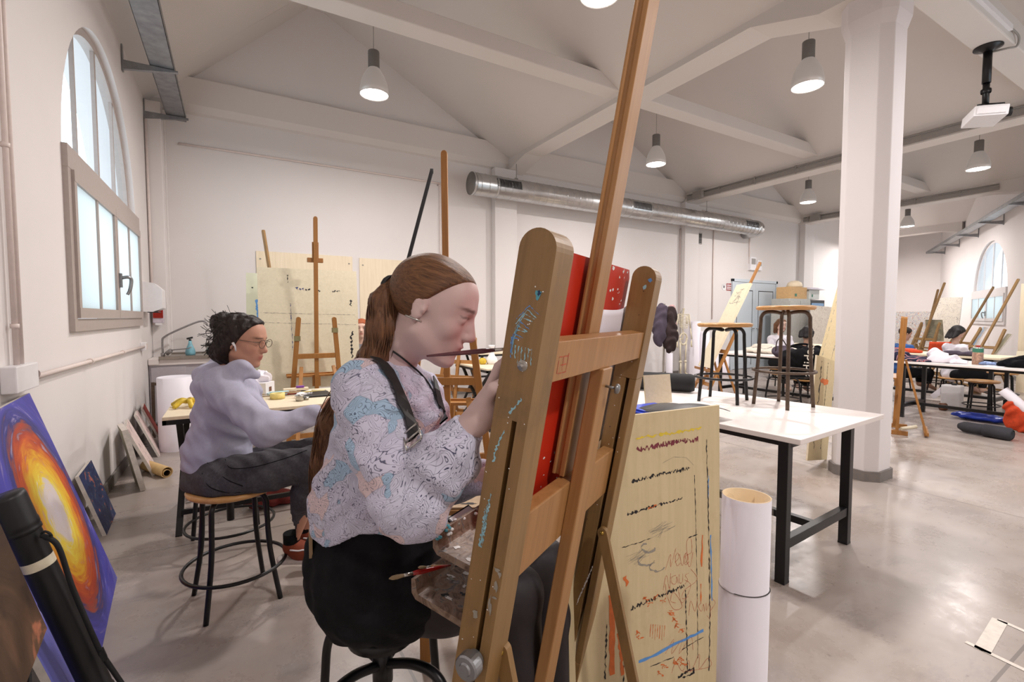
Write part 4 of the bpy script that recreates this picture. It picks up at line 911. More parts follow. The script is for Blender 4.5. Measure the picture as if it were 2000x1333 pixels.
def attr_mat(name, rough, spec=.4, sss=0, bs=0):
    m, nt, b = new_mat(name); a = N(nt, 'ShaderNodeVertexColor'); a.layer_name = 'Col'
    n = noise_tex(nt, coords(nt), 60, 3); c = mixc(nt, n, a.outputs[0], (.93, .93, .93), 'MULTIPLY'); nt.links.new(c, b.inputs['Base Color']); setp(b, None, rough, 0, spec)
    if sss: b.inputs['Subsurface Weight'].default_value = sss; b.inputs['Subsurface Radius'].default_value = (.012, .005, .003); b.inputs['Subsurface Scale'].default_value = .5
    if bs: bump(nt, b, n, bs, .002)
attr_mat('skin', .5, .35, .0)
def frame(O, fwd, up):
    f = Vector(fwd).normalized(); u = Vector(up); l = u.cross(f).normalized(); u = f.cross(l)
    return np.array(O, float), np.array([f, l, u], float).T      # columns f,l,u
class Local:
    def __init__(s, F, O, R, sc=1.0): s.F = F; s.O = O; s.R = R; s.s = sc
    def w(s, p): return s.O+s.R@(np.array(p, float)*s.s)
    def rc(s, a, b, ra, rb, k=.02): s.F.rc(s.w(a), s.w(b), ra*s.s, rb*s.s, k*s.s)
    def el(s, c, r, k=.02, sub=False): (s.F.sub if sub else s.F.el)(s.w(c), np.array(r)*s.s, k*s.s, s.R)
    def inv(s, P): return ((P-s.O)@s.R)/s.s
def add_head(F, O, R, sc=1.0, mouth=True):
    L = Local(F, O, R, sc)
    L.el((-.012, 0, .032), (.094, .074, .084), .02); L.el((.034, 0, -.022), (.052, .057, .086), .03); L.el((.048, 0, .045), (.042, .058, .05), .03)
    for s in (-1, 1):
        L.rc((-.005, s*.048, -.055), (.058, s*.014, -.1), .020, .013, .028); L.el((.058, s*.034, -.026), (.02, .02, .02), .022)
        L.el((-.012, s*.075, -.004), (.017, .0065, .029), .006); L.el((-.006, s*.083, -.001), (.009, .006, .018), .004, True); L.el((-.002, s*.079, -.006), (.005, .005, .007), .004); L.el((-.014, s*.073, -.031), (.007, .006, .008), .005)
    L.el((.077, 0, -.100), (.015, .018, .014), .02); L.rc((.082, -.026, .026), (.082, .026, .026), .010, .010, .02)
    L.el((.072, 0, -.060), (.022, .030, .026), .02); L.el((.086, 0, -.018), (.020, .0145, .026), .012); L.rc((.086, 0, .018), (.107, 0, -.024), .0068, .0085, .012); L.rc((.082, 0, -.036), (.105, 0, -.032), .010, .009, .008); L.el((.108, 0, -.030), (.0105, .0105, .0085), .008)
    for s in (-1, 1):
        L.el((.098, s*.011, -.034), (.009, .006, .006), .008); L.el((.104, s*.033, .004), (.015, .019, .0115), .014, True)
        L.el((.0750, s*.032, .004), (.0142, .0150, .0142), .004); L.el((.0935, s*.033, .000), (.0070, .0120, .0046), .002, True)
    L.el((.0905, 0, -.0580), (.0095, .021, .0058), .006); L.el((.0890, 0, -.0700), (.0095, .018, .0065), .006); L.el((.1010, 0, -.0642), (.008, .020, .0012), .003, True)
    return L
def head_color(L, skin, lip, brow, extra=None):
    skin, lip, brow = map(lambda c: np.array(lin(c)), (skin, lip, brow))
    def col(v):
        q = L.inv(v); c = np.tile(skin, (len(v), 1)); r = np.linalg.norm(q, axis=1)
        def mix(w, k): nonlocal c; c = c*(1-w[:, None])+k*w[:, None]
        near = r < .2
        ch = np.exp(-(((q[:, 0]-.07)/.03)**2+((abs(q[:, 1])-.042)/.018)**2+((q[:, 2]+.03)/.02)**2))*.25*near; mix(ch, lip)
        nz = np.exp(-(((q[:, 0]-.115)/.012)**2+(q[:, 1]/.012)**2+((q[:, 2]+.033)/.012)**2))*.3; mix(nz, lip)
        lp = np.exp(-(((q[:, 1])/.021)**4+((q[:, 2]+.0645)/.0105)**4))*(q[:, 0] > .078)*.85; mix(lp, lip)
        br = np.exp(-(((abs(q[:, 1])-.034)/.021)**4+((q[:, 2]-.027-.10*(.034-abs(abs(q[:, 1])-.034))*.6)/.0042)**4))*(q[:, 0] > .055)*.85; mix(br, brow)
        ey = np.exp(-(((abs(q[:, 1])-.033)/.016)**4+((q[:, 2]-.010)/.0028)**4))*(q[:, 0] > .075)*.8; mix(ey, brow*.6)
        if extra: c = extra(v, q, c)
        return c
    return col
def add_hand(F, W, d, n, side, sc=1.0, curl=.7, k=.006):
    """W wrist, d pointing along the hand, n palm normal, side thumb side"""
    W = Vector(W); d = Vector(d).normalized(); n = Vector(n); n = (n-d*n.dot(d)).normalized(); s = Vector(side); s = (s-d*s.dot(d)-n*s.dot(n)).normalized()
    def p(a, b, c): return W+(d*a+s*b+n*c)*sc
    F.rc(p(-.02, 0, 0), p(.02, 0, 0), .022*sc, .022*sc, .02); 
    for b in (-.024, -.008, .008, .024): F.rc(p(.02, b*.7, 0), p(.082, b, 0), .013*sc, .0105*sc, .012)
    for j, (b, l) in enumerate(((.027, .068), (.009, .078), (-.009, .072), (-.026, .056))):
        a0, c0 = .085, 0; a = p(a0, b, 0); ang = 0; cur = [a]; x, z = a0, 0.
        for q, fl_ in ((.45, curl*.8), (.32, curl*1.1), (.23, curl*.7)):
            ang += fl_; x += l*q*math.cos(ang); z += l*q*math.sin(ang); cur.append(p(x, b*(1+.1), z))
        F.chain(cur, [.0088*sc, .0080*sc, .0074*sc, .0062*sc], k)
    F.chain([p(.018, .022, .004), p(.045, .045, .018), p(.070, .048, .036), p(.090, .040, .050)], [.0125*sc, .0105*sc, .0092*sc, .0075*sc], .008)
def V3(v): return np.array(v, float)
def eyes(L, parent, base, iris='iris_brown', look=None):
    for s in (-1, 1):
        c = Vector(L.w((.0752, s*.032, .003))); f = Vector(L.R[:, 0]); mb = MB(); M = f.to_track_quat('Z', 'Y').to_matrix().to_4x4(); r = .0122*L.s
        def pr_(a0, a1, n=6): return [(r*math.sin(a0+(a1-a0)*i/n), r*math.cos(a0+(a1-a0)*i/n)) for i in range(n+1)]
        mb.lathe(pr_(0, .18, 3), c, 18, 2, M); mb.lathe(pr_(.18, .48, 4), c, 18, 1, M); mb.lathe(pr_(.48, PI*.6, 10), c, 18, 0, M)
        mb.build('eye', ['eye_white', iris, 'black_plastic'], parent, base)
plain('eye_white', (225, 218, 214), .15, 0, .02); plain('iris_brown', (84, 56, 36), .15, 0, .1); plain('iris_green', (96, 110, 90), .15, 0, .1)
def hair_mat(name, a, b_, sc=(70, 70, 9), rz=0):
    m, nt, b = new_mat(name); v = coords(nt, sc) if not rz else None
    if rz:
        v0 = coords(nt, (1, 1, 1), rot=(0, 0, rz)); mp = N(nt, 'ShaderNodeMapping'); mp.inputs['Rotation'].default_value = (0, -.30, 0); nt.links.new(v0, mp.inputs[0]); mp2 = N(nt, 'ShaderNodeMapping'); mp2.inputs['Scale'].default_value = sc; nt.links.new(mp.outputs[0], mp2.inputs[0]); v = mp2.outputs[0]
    n = noise_tex(nt, v, 2.2, 5, .7, .4); setp(b, None, .5, 0, .35)
    nt.links.new(ramp(nt, n, [(.3, lin(a)), (.7, lin(b_))]), b.inputs['Base Color']); bump(nt, b, n, .6, .006)
hair_mat('hair_brown', (66, 42, 28), (128, 88, 58)); hair_mat('hair_combed', (66, 42, 28), (134, 94, 62), (7, 60, 80), YAW); hair_mat('hair_dark', (16, 11, 9), (46, 32, 25)); hair_mat('hair_red', (120, 56, 24), (178, 92, 48)); hair_mat('hair_auburn', (80, 46, 30), (128, 78, 50)); hair_mat('hair_black', (10, 9, 11), (30, 26, 28))
def strands(mb, path_fn, n, r=.0012, mi=0, k=10):
    for i in range(n):
        P = path_fn(i/n); mb.tube(smooth_path(P, 4), r, 4, mi, False)
def surf_point(bvhs, u, v, off=.004):
    r = _ray(u, v).normalized(); o = Vector((0, 0, CAM_H)); best = None
    for b in bvhs:
        h = b.ray_cast(o, r)
        if h[0] is not None and (best is None or h[3] < best[1]): best = (h[0]+h[1]*off*(1 if h[1].dot(r) < 0 else -1), h[3], h[1])
    return best
from mathutils.bvhtree import BVHTree
def bvh_of(o, base):
    me = o.data; off = Vector(base); return BVHTree.FromPolygons([v.co+off for v in me.vertices], [tuple(p.vertices) for p in me.polygons])
def fold(P, freq, amp, dirs): 
    s = 0
    for d, f, ph in dirs: s = s+np.sin(P@np.array(d)*f+ph+1.5*np.sin(P@np.roll(np.array(d), 1)*f*.4))
    return s*amp

# ---------------------------------------------------------------- the painter
plain('tights', (50, 45, 47), .55, 0, .1, 80, .25); plain('black_denim', (17, 17, 21), .8, 0, .3, 120, .2, bmp=.3); plain('strap_black', (20, 20, 23), .6)
def shirt_mat():
    m, nt, b = new_mat('printed_jersey'); v = coords(nt); setp(b, None, .8, 0, .2)
    wob = N(nt, 'ShaderNodeTexNoise'); wob.inputs['Scale'].default_value = 9; wob.inputs['Detail'].default_value = 2; nt.links.new(v, wob.inputs['Vector'])
    va = N(nt, 'ShaderNodeVectorMath', operation='MULTIPLY_ADD'); nt.links.new(wob.outputs['Color'], va.inputs[0]); va.inputs[1].default_value = (.16, .16, .16); nt.links.new(v, va.inputs[2])
    patch = N(nt, 'ShaderNodeTexVoronoi'); patch.inputs['Scale'].default_value = 20; nt.links.new(va.outputs[0], patch.inputs['Vector'])
    sep = N(nt, 'ShaderNodeSeparateColor'); nt.links.new(patch.outputs['Color'], sep.inputs[0])
    base = ramp(nt, sep.outputs[0], [(0, lin((204, 204, 222))), (.55, lin((202, 204, 224))), (.57, lin((222, 202, 206))), (.68, lin((222, 202, 206))), (.70, lin((166, 192, 216))), (.80, lin((166, 192, 216))), (.81, lin((206, 204, 224)))], 'CONSTANT')
    wv = N(nt, 'ShaderNodeTexNoise'); wv.inputs['Scale'].default_value = 13; wv.inputs['Detail'].default_value = 2.5; wv.inputs['Distortion'].default_value = 1.6; nt.links.new(v, wv.inputs['Vector'])
    mm = N(nt, 'ShaderNodeMath', operation='MULTIPLY'); mm.inputs[1].default_value = 22; nt.links.new(wv.outputs['Fac'], mm.inputs[0])
    fr = N(nt, 'ShaderNodeMath', operation='FRACT'); nt.links.new(mm.outputs[0], fr.inputs[0])
    ln = ramp(nt, fr.outputs[0], [(0, (1, 1, 1)), (.10, (.85,)*3), (.17, (0, 0, 0)), (.93, (0, 0, 0)), (1, (1, 1, 1))])
    fd = noise_tex(nt, v, 8, 2); g = ramp(nt, fd, [(.38, (.5,)*3), (.60, (1.0,)*3)])
    f = mixc(nt, 1, ln, g, 'MULTIPLY')
    pd = N(nt, 'ShaderNodeTexVoronoi', feature='DISTANCE_TO_EDGE'); pd.inputs['Scale'].default_value = 20; nt.links.new(va.outputs[0], pd.inputs['Vector'])
    e = ramp(nt, pd.outputs['Distance'], [(0, (.28,)*3), (.02, (.12,)*3), (.04, (0, 0, 0))])
    c = mixc(nt, f, base, lin((52, 54, 84))); c = mixc(nt, e, c, lin((60, 62, 92)))
    nt.links.new(c, b.inputs['Base Color']); bump(nt, b, noise_tex(nt, v, 160, 2), .1, .002)
shirt_mat()
def painter():
    A = lambda u, v, d: V3(at(u, v, d))
    skull = at(845, 604, 1.10)
    rt = Vector((cy_, -sy_, 0)); fd = Vector((sy_, cy_, 0)); Zv = Vector((0, 0, 1))
    # head: profile to the right, tipped forward
    fwd = rt*.90+fd*-.06+Zv*-.36; up = Zv*.90+rt*.36
    O, R = frame(skull, fwd, up)
    sho_r, sho_l = A(716, 765, .99), A(815, 770, 1.27); elb_r = A(800, 968, .87); wri_r = A(948, 800, .84); elb_l = A(880, 950, 1.33); wri_l = A(948, 930, 1.16)
    c7 = A(752, 712, 1.13); chest = A(766, 815, 1.14); waist = A(744, 985, 1.16); pel = A(728, 1112, 1.17)
    hip_r, hip_l = A(716, 1155, 1.09), A(750, 1120, 1.30); kn_r, kn_l = A(1010, 1158, 1.20), A(1065, 1098, 1.42)
    an_r, an_l = A(1030, 1420, 1.22)*1, A(1090, 1330, 1.45); 
    for a_ in (an_r, an_l): a_[2] = .13
    base = (pel[0], pel[1], 0)
    sc_ = A(762, 1280, 1.22); clip = lambda P, D: np.where(np.hypot(P[:, 0]-sc_[0]+.02, P[:, 1]-sc_[1]) < .26, np.maximum(D, .549-P[:, 2]), D)
    F = SDF(); F.post.append(clip)
    F.chain([pel, waist, chest], [.105, .092, .105], .05); F.rc(sho_r, sho_l, .042, .042, .05); F.rc(chest, c7, .09, .05, .05)
    F.rc(c7+V3(rt)*.005, V3(skull)+R@V3((-.028, 0, -.065)), .050, .047, .025); F.rc(c7, V3(skull)+R@V3((-.01, 0, -.075)), .044, .038, .03)
    for sh, el_, wr in ((sho_r, elb_r, wri_r), (sho_l, elb_l, wri_l)): F.chain([sh, el_], [.045, .036], .03); F.chain([el_, el_*.4+wr*.6, wr], [.035, .030, .0225], .02)
    for hp, kn, an in ((hip_r, kn_r, an_r), (hip_l, kn_l, an_l)):
        F.chain([hp, hp*.5+kn*.5, kn], [.093, .080, .058], .04); F.chain([kn, kn*.65+an*.35, an], [.055, .052, .034], .03)
        ft = an+V3(rt)*.14+V3((0, 0, -.075)); F.chain([an+V3((0, 0, -.05)), ft], [.04, .028], .03)
    # right hand holding a brush up at the board, left hand resting
    add_hand(F, Vector(wri_r), rt*.42+Zv*.88+fd*.1, fd*-.3+rt*.7, rt*-.5+fd*-.9, .93, .55)
    add_hand(F, Vector(wri_l), rt*.9+Zv*-.1+fd*-.1, Zv*-1, fd*1, .93, .5)
    L = add_head(F, O, R, 1.0)
    def extra(v, q, c):
        leg = (v[:, 2] < .74) & (np.linalg.norm(q, axis=1) > .3); c[leg] = np.array(lin((50, 45, 47))); return c
    body = fig_mesh('person', F, .0048, 'skin', None, base, head_color(L, (208, 182, 178), (172, 108, 112), (84, 62, 54), extra))
    tag(body, 'person in a printed white long-sleeved top and black dungarees painting at the large foreground easel', 'person')
    eyes(L, body, base)
    # tights
    T = SDF(); T.post.append(clip)
    for hp, kn, an in ((hip_r, kn_r, an_r), (hip_l, kn_l, an_l)):
        T.chain([hp, hp*.5+kn*.5, kn], [.100, .0865, .0625], .04); T.chain([kn, kn*.65+an*.35, an], [.060, .056, .038], .03)
    T.post.append(lambda P, D: np.maximum(D, .12-P[:, 2]))
    fig_mesh('tights', T, .007, 'tights', body, base)
    # dungaree shorts
    S = SDF(); S.chain([pel+V3((0, 0, -.01)), pel+V3((0, 0, .05)), waist], [.128, .122, .112], .05)
    S.el(pel+V3(rt)*-.03+V3((0, 0, -.005)), (.125, .15, .10), .05)
    for hp, kn in ((hip_r, kn_r), (hip_l, kn_l)): S.chain([hp, hp*.80+kn*.20], [.112, .110], .03)
    S.rc(waist+V3(rt)*-.07, pel+V3(rt)*-.085+V3((0, 0, .05)), .055, .07, .04)
    S.el(A(800, 1010, 1.18), (.07, .09, .10), .05)
    def wr(P, D): return D+.0022*np.sin(P[:, 2]*120+P[:, 0]*60)+.002*np.sin(P[:, 0]*90-P[:, 1]*70+P[:, 2]*40)
    S.post.append(wr); S.post.append(clip)
    fig_mesh('dungarees', S, .006, 'black_denim', body, base)
    # loose shirt
    H = SDF(); hem = A(720, 990, 1.14)
    H.rc(sho_r+V3((0, 0, -.004)), sho_l, .058, .058, .05); H.chain([c7+V3((0, 0, -.035)), chest, waist*.75+hem*.25, hem], [.062, .125, .122, .128], .05)
    H.chain([sho_r, sho_r*.5+elb_r*.5+V3((0, 0, -.012)), elb_r+V3((0, 0, -.012))], [.062, .066, .066], .05); H.chain([elb_r+V3((0, 0, -.018)), elb_r*.5+wri_r*.5+V3((0, 0, -.012)), elb_r*.24+wri_r*.76], [.058, .052, .033], .035)
    H.el(elb_r*.85+wri_r*.15+V3((0, 0, -.035)), (.05, .04, .04), .04)
    H.chain([sho_l, elb_l, elb_l*.1+wri_l*.9], [.06, .052, .042], .04)
    H.rc(A(676, 940, 1.12), A(660, 985, 1.12), .055, .05, .05)
    nu = V3((Zv*.93+rt*.40).normalized()); nk = V3(c7)+V3(Zv)*.012+V3(rt)*.01
    def cuts(P, D):
        D = D+.0035*np.sin(P@V3((60, 35, 75))+1.4*np.sin(P@V3((25, -30, 20))))*np.clip((1.25-P[:, 2])*6, 0, 1)+.002*np.sin(P@V3((-90, 60, 110)))
        D = np.maximum(D, (hem[2]-.03+.02*np.sin(P@V3((22, -16, 0))))-P[:, 2])
        a = (elb_r*.20+wri_r*.80); n = (wri_r-elb_r)/np.linalg.norm(wri_r-elb_r); near = np.linalg.norm(P-a, axis=1) < .16
        D = np.where(near, np.maximum(D, (P-a)@n), D)
        return np.maximum(D, (P-nk)@nu-.012)
    H.post.append(cuts)
    sh = fig_mesh('shirt', H, .0055, 'printed_jersey', body, base, margin=.04)
    bv = [bvh_of(sh, base)]
    # straps, buckle, cord
    def ribbon(pts, w, name, mat, off=.005, thick=.003):
        P = []
        for u, v in pts:
            s = surf_point(bv, u, v, off)
            if s: P.append((s[0], s[2]))
        mb = MB(); vs = []
        for i, (p, n) in enumerate(P):
            d = (P[min(i+1, len(P)-1)][0]-P[max(i-1, 0)][0]).normalized(); n = n if n.dot(-p+Vector((0, 0, CAM_H))) > 0 else -n; s = d.cross(n).normalized()
            vs += [p-s*w/2, p+s*w/2, p+s*w/2+n*thick, p-s*w/2+n*thick]
        fs = []
        for i in range(len(P)-1):
            for j in range(4): fs.append((4*i+j, 4*i+(j+1) % 4, 4*i+4+(j+1) % 4, 4*i+4+j))
        mb.add(vs, fs); return mb.build(name, mat, body, base), P
    pth = [(716, 699), (730, 704), (745, 714), (757, 730), (768, 750), (777, 772), (786, 795), (795, 818), (805, 840), (813, 858)]
    o, P = ribbon(pth, .026, 'dungaree_strap', 'strap_black')
    if len(P) > 3:
        p, n = P[-1]; n = n if n.dot(-p+Vector((0, 0, CAM_H))) > 0 else -n; d = (P[-1][0]-P[-3][0]).normalized(); s = d.cross(n).normalized(); mb = MB()
        for a, b in (((-.018, -.02), (.018, -.02)), ((.018, -.02), (.018, .02)), ((.018, .02), (-.018, .02)), ((-.018, .02), (-.018, -.02)), ((-.018, 0), (.018, 0))):
            mb.tube([p+s*a[0]+d*a[1]+n*.006, p+s*b[0]+d*b[1]+n*.006], .002, 6)
        mb.build('buckle', 'steel', body, base)
    ribbon([(845, 742), (850, 765), (856, 790), (864, 812), (871, 828)], .018, 'dungaree_strap', 'strap_black')
    bv2 = bv+[bvh_of(body, base)]
    mb = MB(); P = []
    for u, v in ((768, 686), (785, 698), (803, 714), (820, 732), (836, 752), (848, 775), (858, 800)):
        s = surf_point(bv2, u, v, .003)
        if s: P.append(s[0])
    if len(P) > 2: mb.tube(smooth_path(P), .0022, 6); mb.build('neck_cord', 'black_rubber', body, base)
    # label on the back waistband
    mb = MB(); c = at(607, 1060, 1.10); mb.box((-.004, -.02, -.03), (.004, .02, .03), 0, Matrix.Translation(c)@Matrix.Rotation(-YAW+.4, 4, 'Z')@Matrix.Rotation(-.12, 4, 'X')); plain('leather_label', (150, 124, 92), .6); mb.build('leather_patch', 'leather_label', body, base, bevel=.001)
    # hair
    Hs = SDF(); HL = Local(Hs, O, R); HL.el((-.014, 0, .036), (.101, .082, .089), .02); HL.el((.030, 0, .062), (.052, .058, .042), .02)
    def hcut(P, D):
        q = HL.inv(P); line = q[:, 0]*.80-q[:, 2]*.60-.008+.28*np.abs(q[:, 1])
        keep = np.maximum(line, -(q[:, 2]+.058+.35*q[:, 0])); w = np.linalg.norm(q, axis=1) < .17
        return np.where(w & (q[:, 0] > -.085), np.maximum(D, keep), D)
    Hs.post.append(hcut)
    hb = HL.w((-.104, 0, .012))
    pts = [hb, A(754, 590, 1.10), A(750, 640, 1.09), A(734, 695, 1.08), A(690, 752, 1.13), A(650, 820, 1.19), A(630, 900, 1.24), A(628, 975, 1.26), A(638, 1020, 1.26)]
    hr = fig_mesh('hair', Hs, .0045, 'hair_combed', body, base)
    Hp = SDF(); Hp.chain(pts, [.022, .033, .036, .033, .032, .030, .026, .020, .010], .02); Hp.post.append(lambda P, D: D+.003*np.sin(P@V3((150, -120, 20)))*np.cos(P@V3((90, 130, 14)))); fig_mesh('ponytail', Hp, .0055, 'hair_brown', body, base)
    mb = MB(); rnd_ = random.Random(3)
    def pf(t):
        a = 2*PI*t; o_ = [Vector((.036*math.cos(a+i*.2)*rnd_.uniform(.7, 1.12), .036*math.sin(a+i*.2)*rnd_.uniform(.7, 1.12), rnd_.uniform(-.01, .01))) for i in range(len(pts))]
        f_ = [.5, 1.0, 1.1, 1.05, .95, .9, .8, .7, .6]; return [Vector(p)+o_[i]*f_[i] for i, p in enumerate(pts)]
    strands(mb, pf, 90, .0013); mb.build('ponytail_strands', 'hair_brown', body, base)
    mb = MB(); mb.tube([Vector(hb)+Vector((.025*math.cos(t), .018*math.sin(t)*.3, .025*math.sin(t))) for t in [2*PI*i/16 for i in range(16)]], .006, 8, closed=True); mb.build('hair_tie', 'strap_black', body, base)
    # small bar ear studs
    e = Vector(L.w((-.012, -.088, -.030))); mb = MB(); mb.tube([e-Vector(R[:, 0])*.018, e+Vector(R[:, 0])*.02], .0022, 8); mb.build('earring', 'steel', body, base)
    # brush in the right hand, pointing to the face of the board, another behind it
    hd = Vector(wri_r)+(rt*.42+Zv*.88+fd*.1).normalized()*.09; 
    brush(hd+rt*.045+Zv*.03, hd-rt*.14+Zv*.015-fd*.02, 'thin dark paint brush held in the raised hand of the person at the foreground easel', ('bristle', 'lacquer_dark'), .0035)
plain('lacquer_dark', (96, 50, 58), .25)
painter()
st = make_swivel(.548, 'black swivel stool with curved tube legs under the person in black dungarees', 'stools people sit on', seat_r=.09, seat_mat='black_plastic', arch=.05)
p = at(762, 1280, 1.25); st.location = (p.x-.02, p.y, 0); st.rotation_euler.z = .25

# ---------------------------------------------------------------- the second person, grey hoodie
plain('hoodie_fleece', (174, 173, 192), .85, 0, .05, 90, .15, bmp=.15); plain('grey_jeans', (76, 74, 78), .8, 0, .22, 90, .2, bmp=.3); plain('brown_suede', (128, 56, 28), .75, 0, .15); plain('shoe_sole', (206, 196, 190), .5)
def hoodie():
    A = lambda u, v, d: V3(at(u, v, d)); rt = Vector((cy_, -sy_, 0)); fd = Vector((sy_, cy_, 0)); Zv = Vector((0, 0, 1))
    skull = at(474, 666, 2.22); fwd = rt*.97+fd*.05+Zv*-.17; up = Zv+rt*.17; O, R = frame(skull, fwd, up)
    c7 = A(447, 722, 2.27); sho_r, sho_l = A(437, 765, 2.12), A(478, 762, 2.44); elb_r, wri_r = A(522, 836, 1.94), A(628, 806, 2.02); elb_l, wri_l = A(520, 850, 2.5), A(600, 812, 2.42)
    chest = A(448, 800, 2.27); waist = A(424, 885, 2.27); pel = A(428, 932, 2.27)
    hip_r, hip_l = A(435, 938, 2.18), A(450, 925, 2.36); kn_r, kn_l = A(618, 902, 2.20), A(628, 880, 2.42); an_r, an_l = A(570, 1052, 2.38), A(596, 1030, 2.55)
    base = (pel[0], pel[1], 0); F = SDF(); sc_ = A(458, 1000, 2.27); clip = lambda P, D: np.where(np.hypot(P[:, 0]-sc_[0], P[:, 1]-sc_[1]) < .27, np.maximum(D, .556-P[:, 2]), D); F.post.append(clip)
    F.chain([pel, waist, chest], [.12, .105, .115], .05); F.rc(sho_r, sho_l, .045, .045, .05); F.rc(chest, c7, .09, .05, .05); F.rc(c7, V3(skull)+R@V3((-.02, 0, -.07)), .048, .046, .03)
    for s_, e_, w_ in ((sho_r, elb_r, wri_r), (sho_l, elb_l, wri_l)): F.chain([s_, e_], [.045, .036], .03); F.chain([e_, w_], [.036, .024], .02)
    for h_, k_, a_ in ((hip_r, kn_r, an_r), (hip_l, kn_l, an_l)): F.chain([h_, k_], [.10, .062], .04); F.chain([k_, k_*.65+a_*.35, a_], [.058, .056, .036], .03); F.rc(a_+V3((0, 0, -.05)), a_+V3(rt)*.12+V3((0, 0, -.085)), .035, .028, .03)
    add_hand(F, Vector(wri_r), rt*.9+Zv*.25, fd, Zv, .93, .8); add_hand(F, Vector(wri_l), rt*.9, Zv*-1, fd*-1, .93, .5)
    L = add_head(F, O, R, 1.0)
    b = fig_mesh('person', F, .006, 'skin', None, base, head_color(L, (196, 146, 122), (168, 90, 80), (34, 24, 20)))
    tag(b, 'person in a pale lilac-grey hoodie and grey jeans sitting on a round wooden stool', 'person')
    eyes(L, b, base)
    J = SDF(); J.chain([pel, pel+V3((0, 0, .06))], [.13, .125], .05); J.el(pel+V3(rt)*-.03, (.13, .15, .11), .04)
    for h_, k_, a_ in ((hip_r, kn_r, an_r), (hip_l, kn_l, an_l)): J.chain([h_, h_*.5+k_*.5, k_], [.108, .088, .072], .04); J.chain([k_, k_*.6+a_*.4, a_+V3((0, 0, .05))], [.068, .064, .050], .03)
    J.post.append(lambda P, D: np.maximum(D+.0025*np.sin(P@V3((90, 30, 60))+np.sin(P@V3((30, 60, -40)))), .16-P[:, 2])); J.post.append(clip)
    jn = fig_mesh('jeans', J, .0075, 'grey_jeans', b, base)
    bvj = [bvh_of(jn, base)]
    for pts in (((405, 905), (440, 935), (475, 950)), ((395, 925), (408, 950), (440, 962), (470, 962)), ((440, 898), (452, 915), (500, 912), (560, 895), (600, 880))):
        P = [surf_point(bvj, u, v, .0015) for u, v in pts]; P = [x[0] for x in P if x]
        if len(P) > 1: mb = MB(); mb.tube(smooth_path(P), .0018, 5); mb.build('seam', 'black_denim', jn, None).parent = jn; jn_s = children(jn)[-1]; jn_s.data.transform(Matrix.Translation(-Vector(base)))
    W = SDF(); W.rc(sho_r, sho_l, .062, .062, .05); W.chain([c7+V3((0, 0, -.03)), chest, waist, pel+V3((0, 0, .045))], [.075, .138, .135, .132], .05)
    W.chain([sho_r, elb_r+V3((0, 0, -.01)), wri_r*.9+elb_r*.1], [.068, .060, .040], .05); W.chain([sho_l, elb_l, wri_l*.9+elb_l*.1], [.066, .056, .040], .04)
    W.chain([A(398, 762, 2.20), A(402, 735, 2.30), A(425, 712, 2.36)], [.042, .046, .04], .04); W.chain([A(398, 762, 2.20), A(425, 742, 2.12), A(470, 722, 2.14), A(500, 735, 2.2)], [.042, .046, .036, .02], .035)
    W.rc(A(410, 740, 2.25), A(450, 712, 2.28), .06, .05, .04)
    def hw(P, D):
        D = D+.004*np.sin(P@V3((18, 22, 62))+1.6*np.sin(P@V3((20, -14, 12))))+.0015*np.sin(P@V3((70, -60, 90)))
        z0 = pel[2]+.055; return np.maximum(D, z0-P[:, 2])
    W.post.append(hw); fig_mesh('hoodie', W, .0075, 'hoodie_fleece', b, base, margin=.04)
    Hs = SDF(); HL = Local(Hs, O, R); HL.el((-.02, 0, .034), (.104, .088, .094), .02); HL.el((-.035, 0, -.03), (.075, .082, .085), .03); HL.el((.035, 0, .075), (.05, .06, .035), .03); HL.el((-.098, 0, .065), (.055, .055, .052), .02); HL.el((-.08, -.02, -.06), (.045, .05, .06), .03)
    def hc(P, D):
        q = HL.inv(P); D = D+.004*np.sin(P@V3((90, 70, 60))+2*np.sin(P@V3((-60, 80, 40))))+.002*np.sin(P@V3((210, -180, 160))); f_ = q[:, 0]*.86-q[:, 2]*.5-.018+.15*np.abs(q[:, 1]); return np.where(np.linalg.norm(q, axis=1) < .2, np.where(q[:, 0] > -.03, np.maximum(D, f_), D), D)
    Hs.post.append(hc); fig_mesh('hair', Hs, .006, 'hair_dark', b, base)
    mb = MB(); r3 = random.Random(5)
    for i in range(150):
        a_, e_ = r3.uniform(.5*PI, 1.5*PI), r3.uniform(-.7, 1.2); n_ = Vector((math.cos(a_)*math.cos(e_), math.sin(a_)*math.cos(e_), math.sin(e_))); c_ = Vector((-.045, 0, .015)); p0 = c_+n_*.088
        tg = Vector((-.25, r3.uniform(-.5, .5), r3.uniform(-1.0, .5))).normalized(); P = [p0, p0+tg*.02+n_*.012, p0+tg*.045+n_*r3.uniform(.0, .022)]
        mb.tube(smooth_path([Vector(L.w(tuple(q))) for q in P], 3), .0012, 3, 0, False)
    mb.build('loose_strands', 'hair_dark', b, base)
    mb = MB(); g = lambda x, y, z: Vector(L.w((x, y, z)))
    for s_ in (-1, 1):
        mb.tube([g(.106+.004*math.cos(t), s_*.034+.022*math.cos(t), .004+.019*math.sin(t)) for t in [2*PI*i/20 for i in range(20)]], .0015, 6, closed=True); mb.tube([g(.10, s_*.056, .010), g(.0, s_*.082, .012), g(-.02, s_*.084, .0)], .0015, 6)
    mb.tube([g(.108, -.012, .008), g(.112, 0, .012), g(.108, .012, .008)], .0015, 6); mb.build('glasses', 'brown_metal', b, base)
    mb = MB(); mb.tube([g(.0, -.086, -.004), g(.012, -.086, -.018), g(.016, -.08, -.04)], [.006, .004, .003], 8); mb.build('earbud', 'white_plastic', b, base)
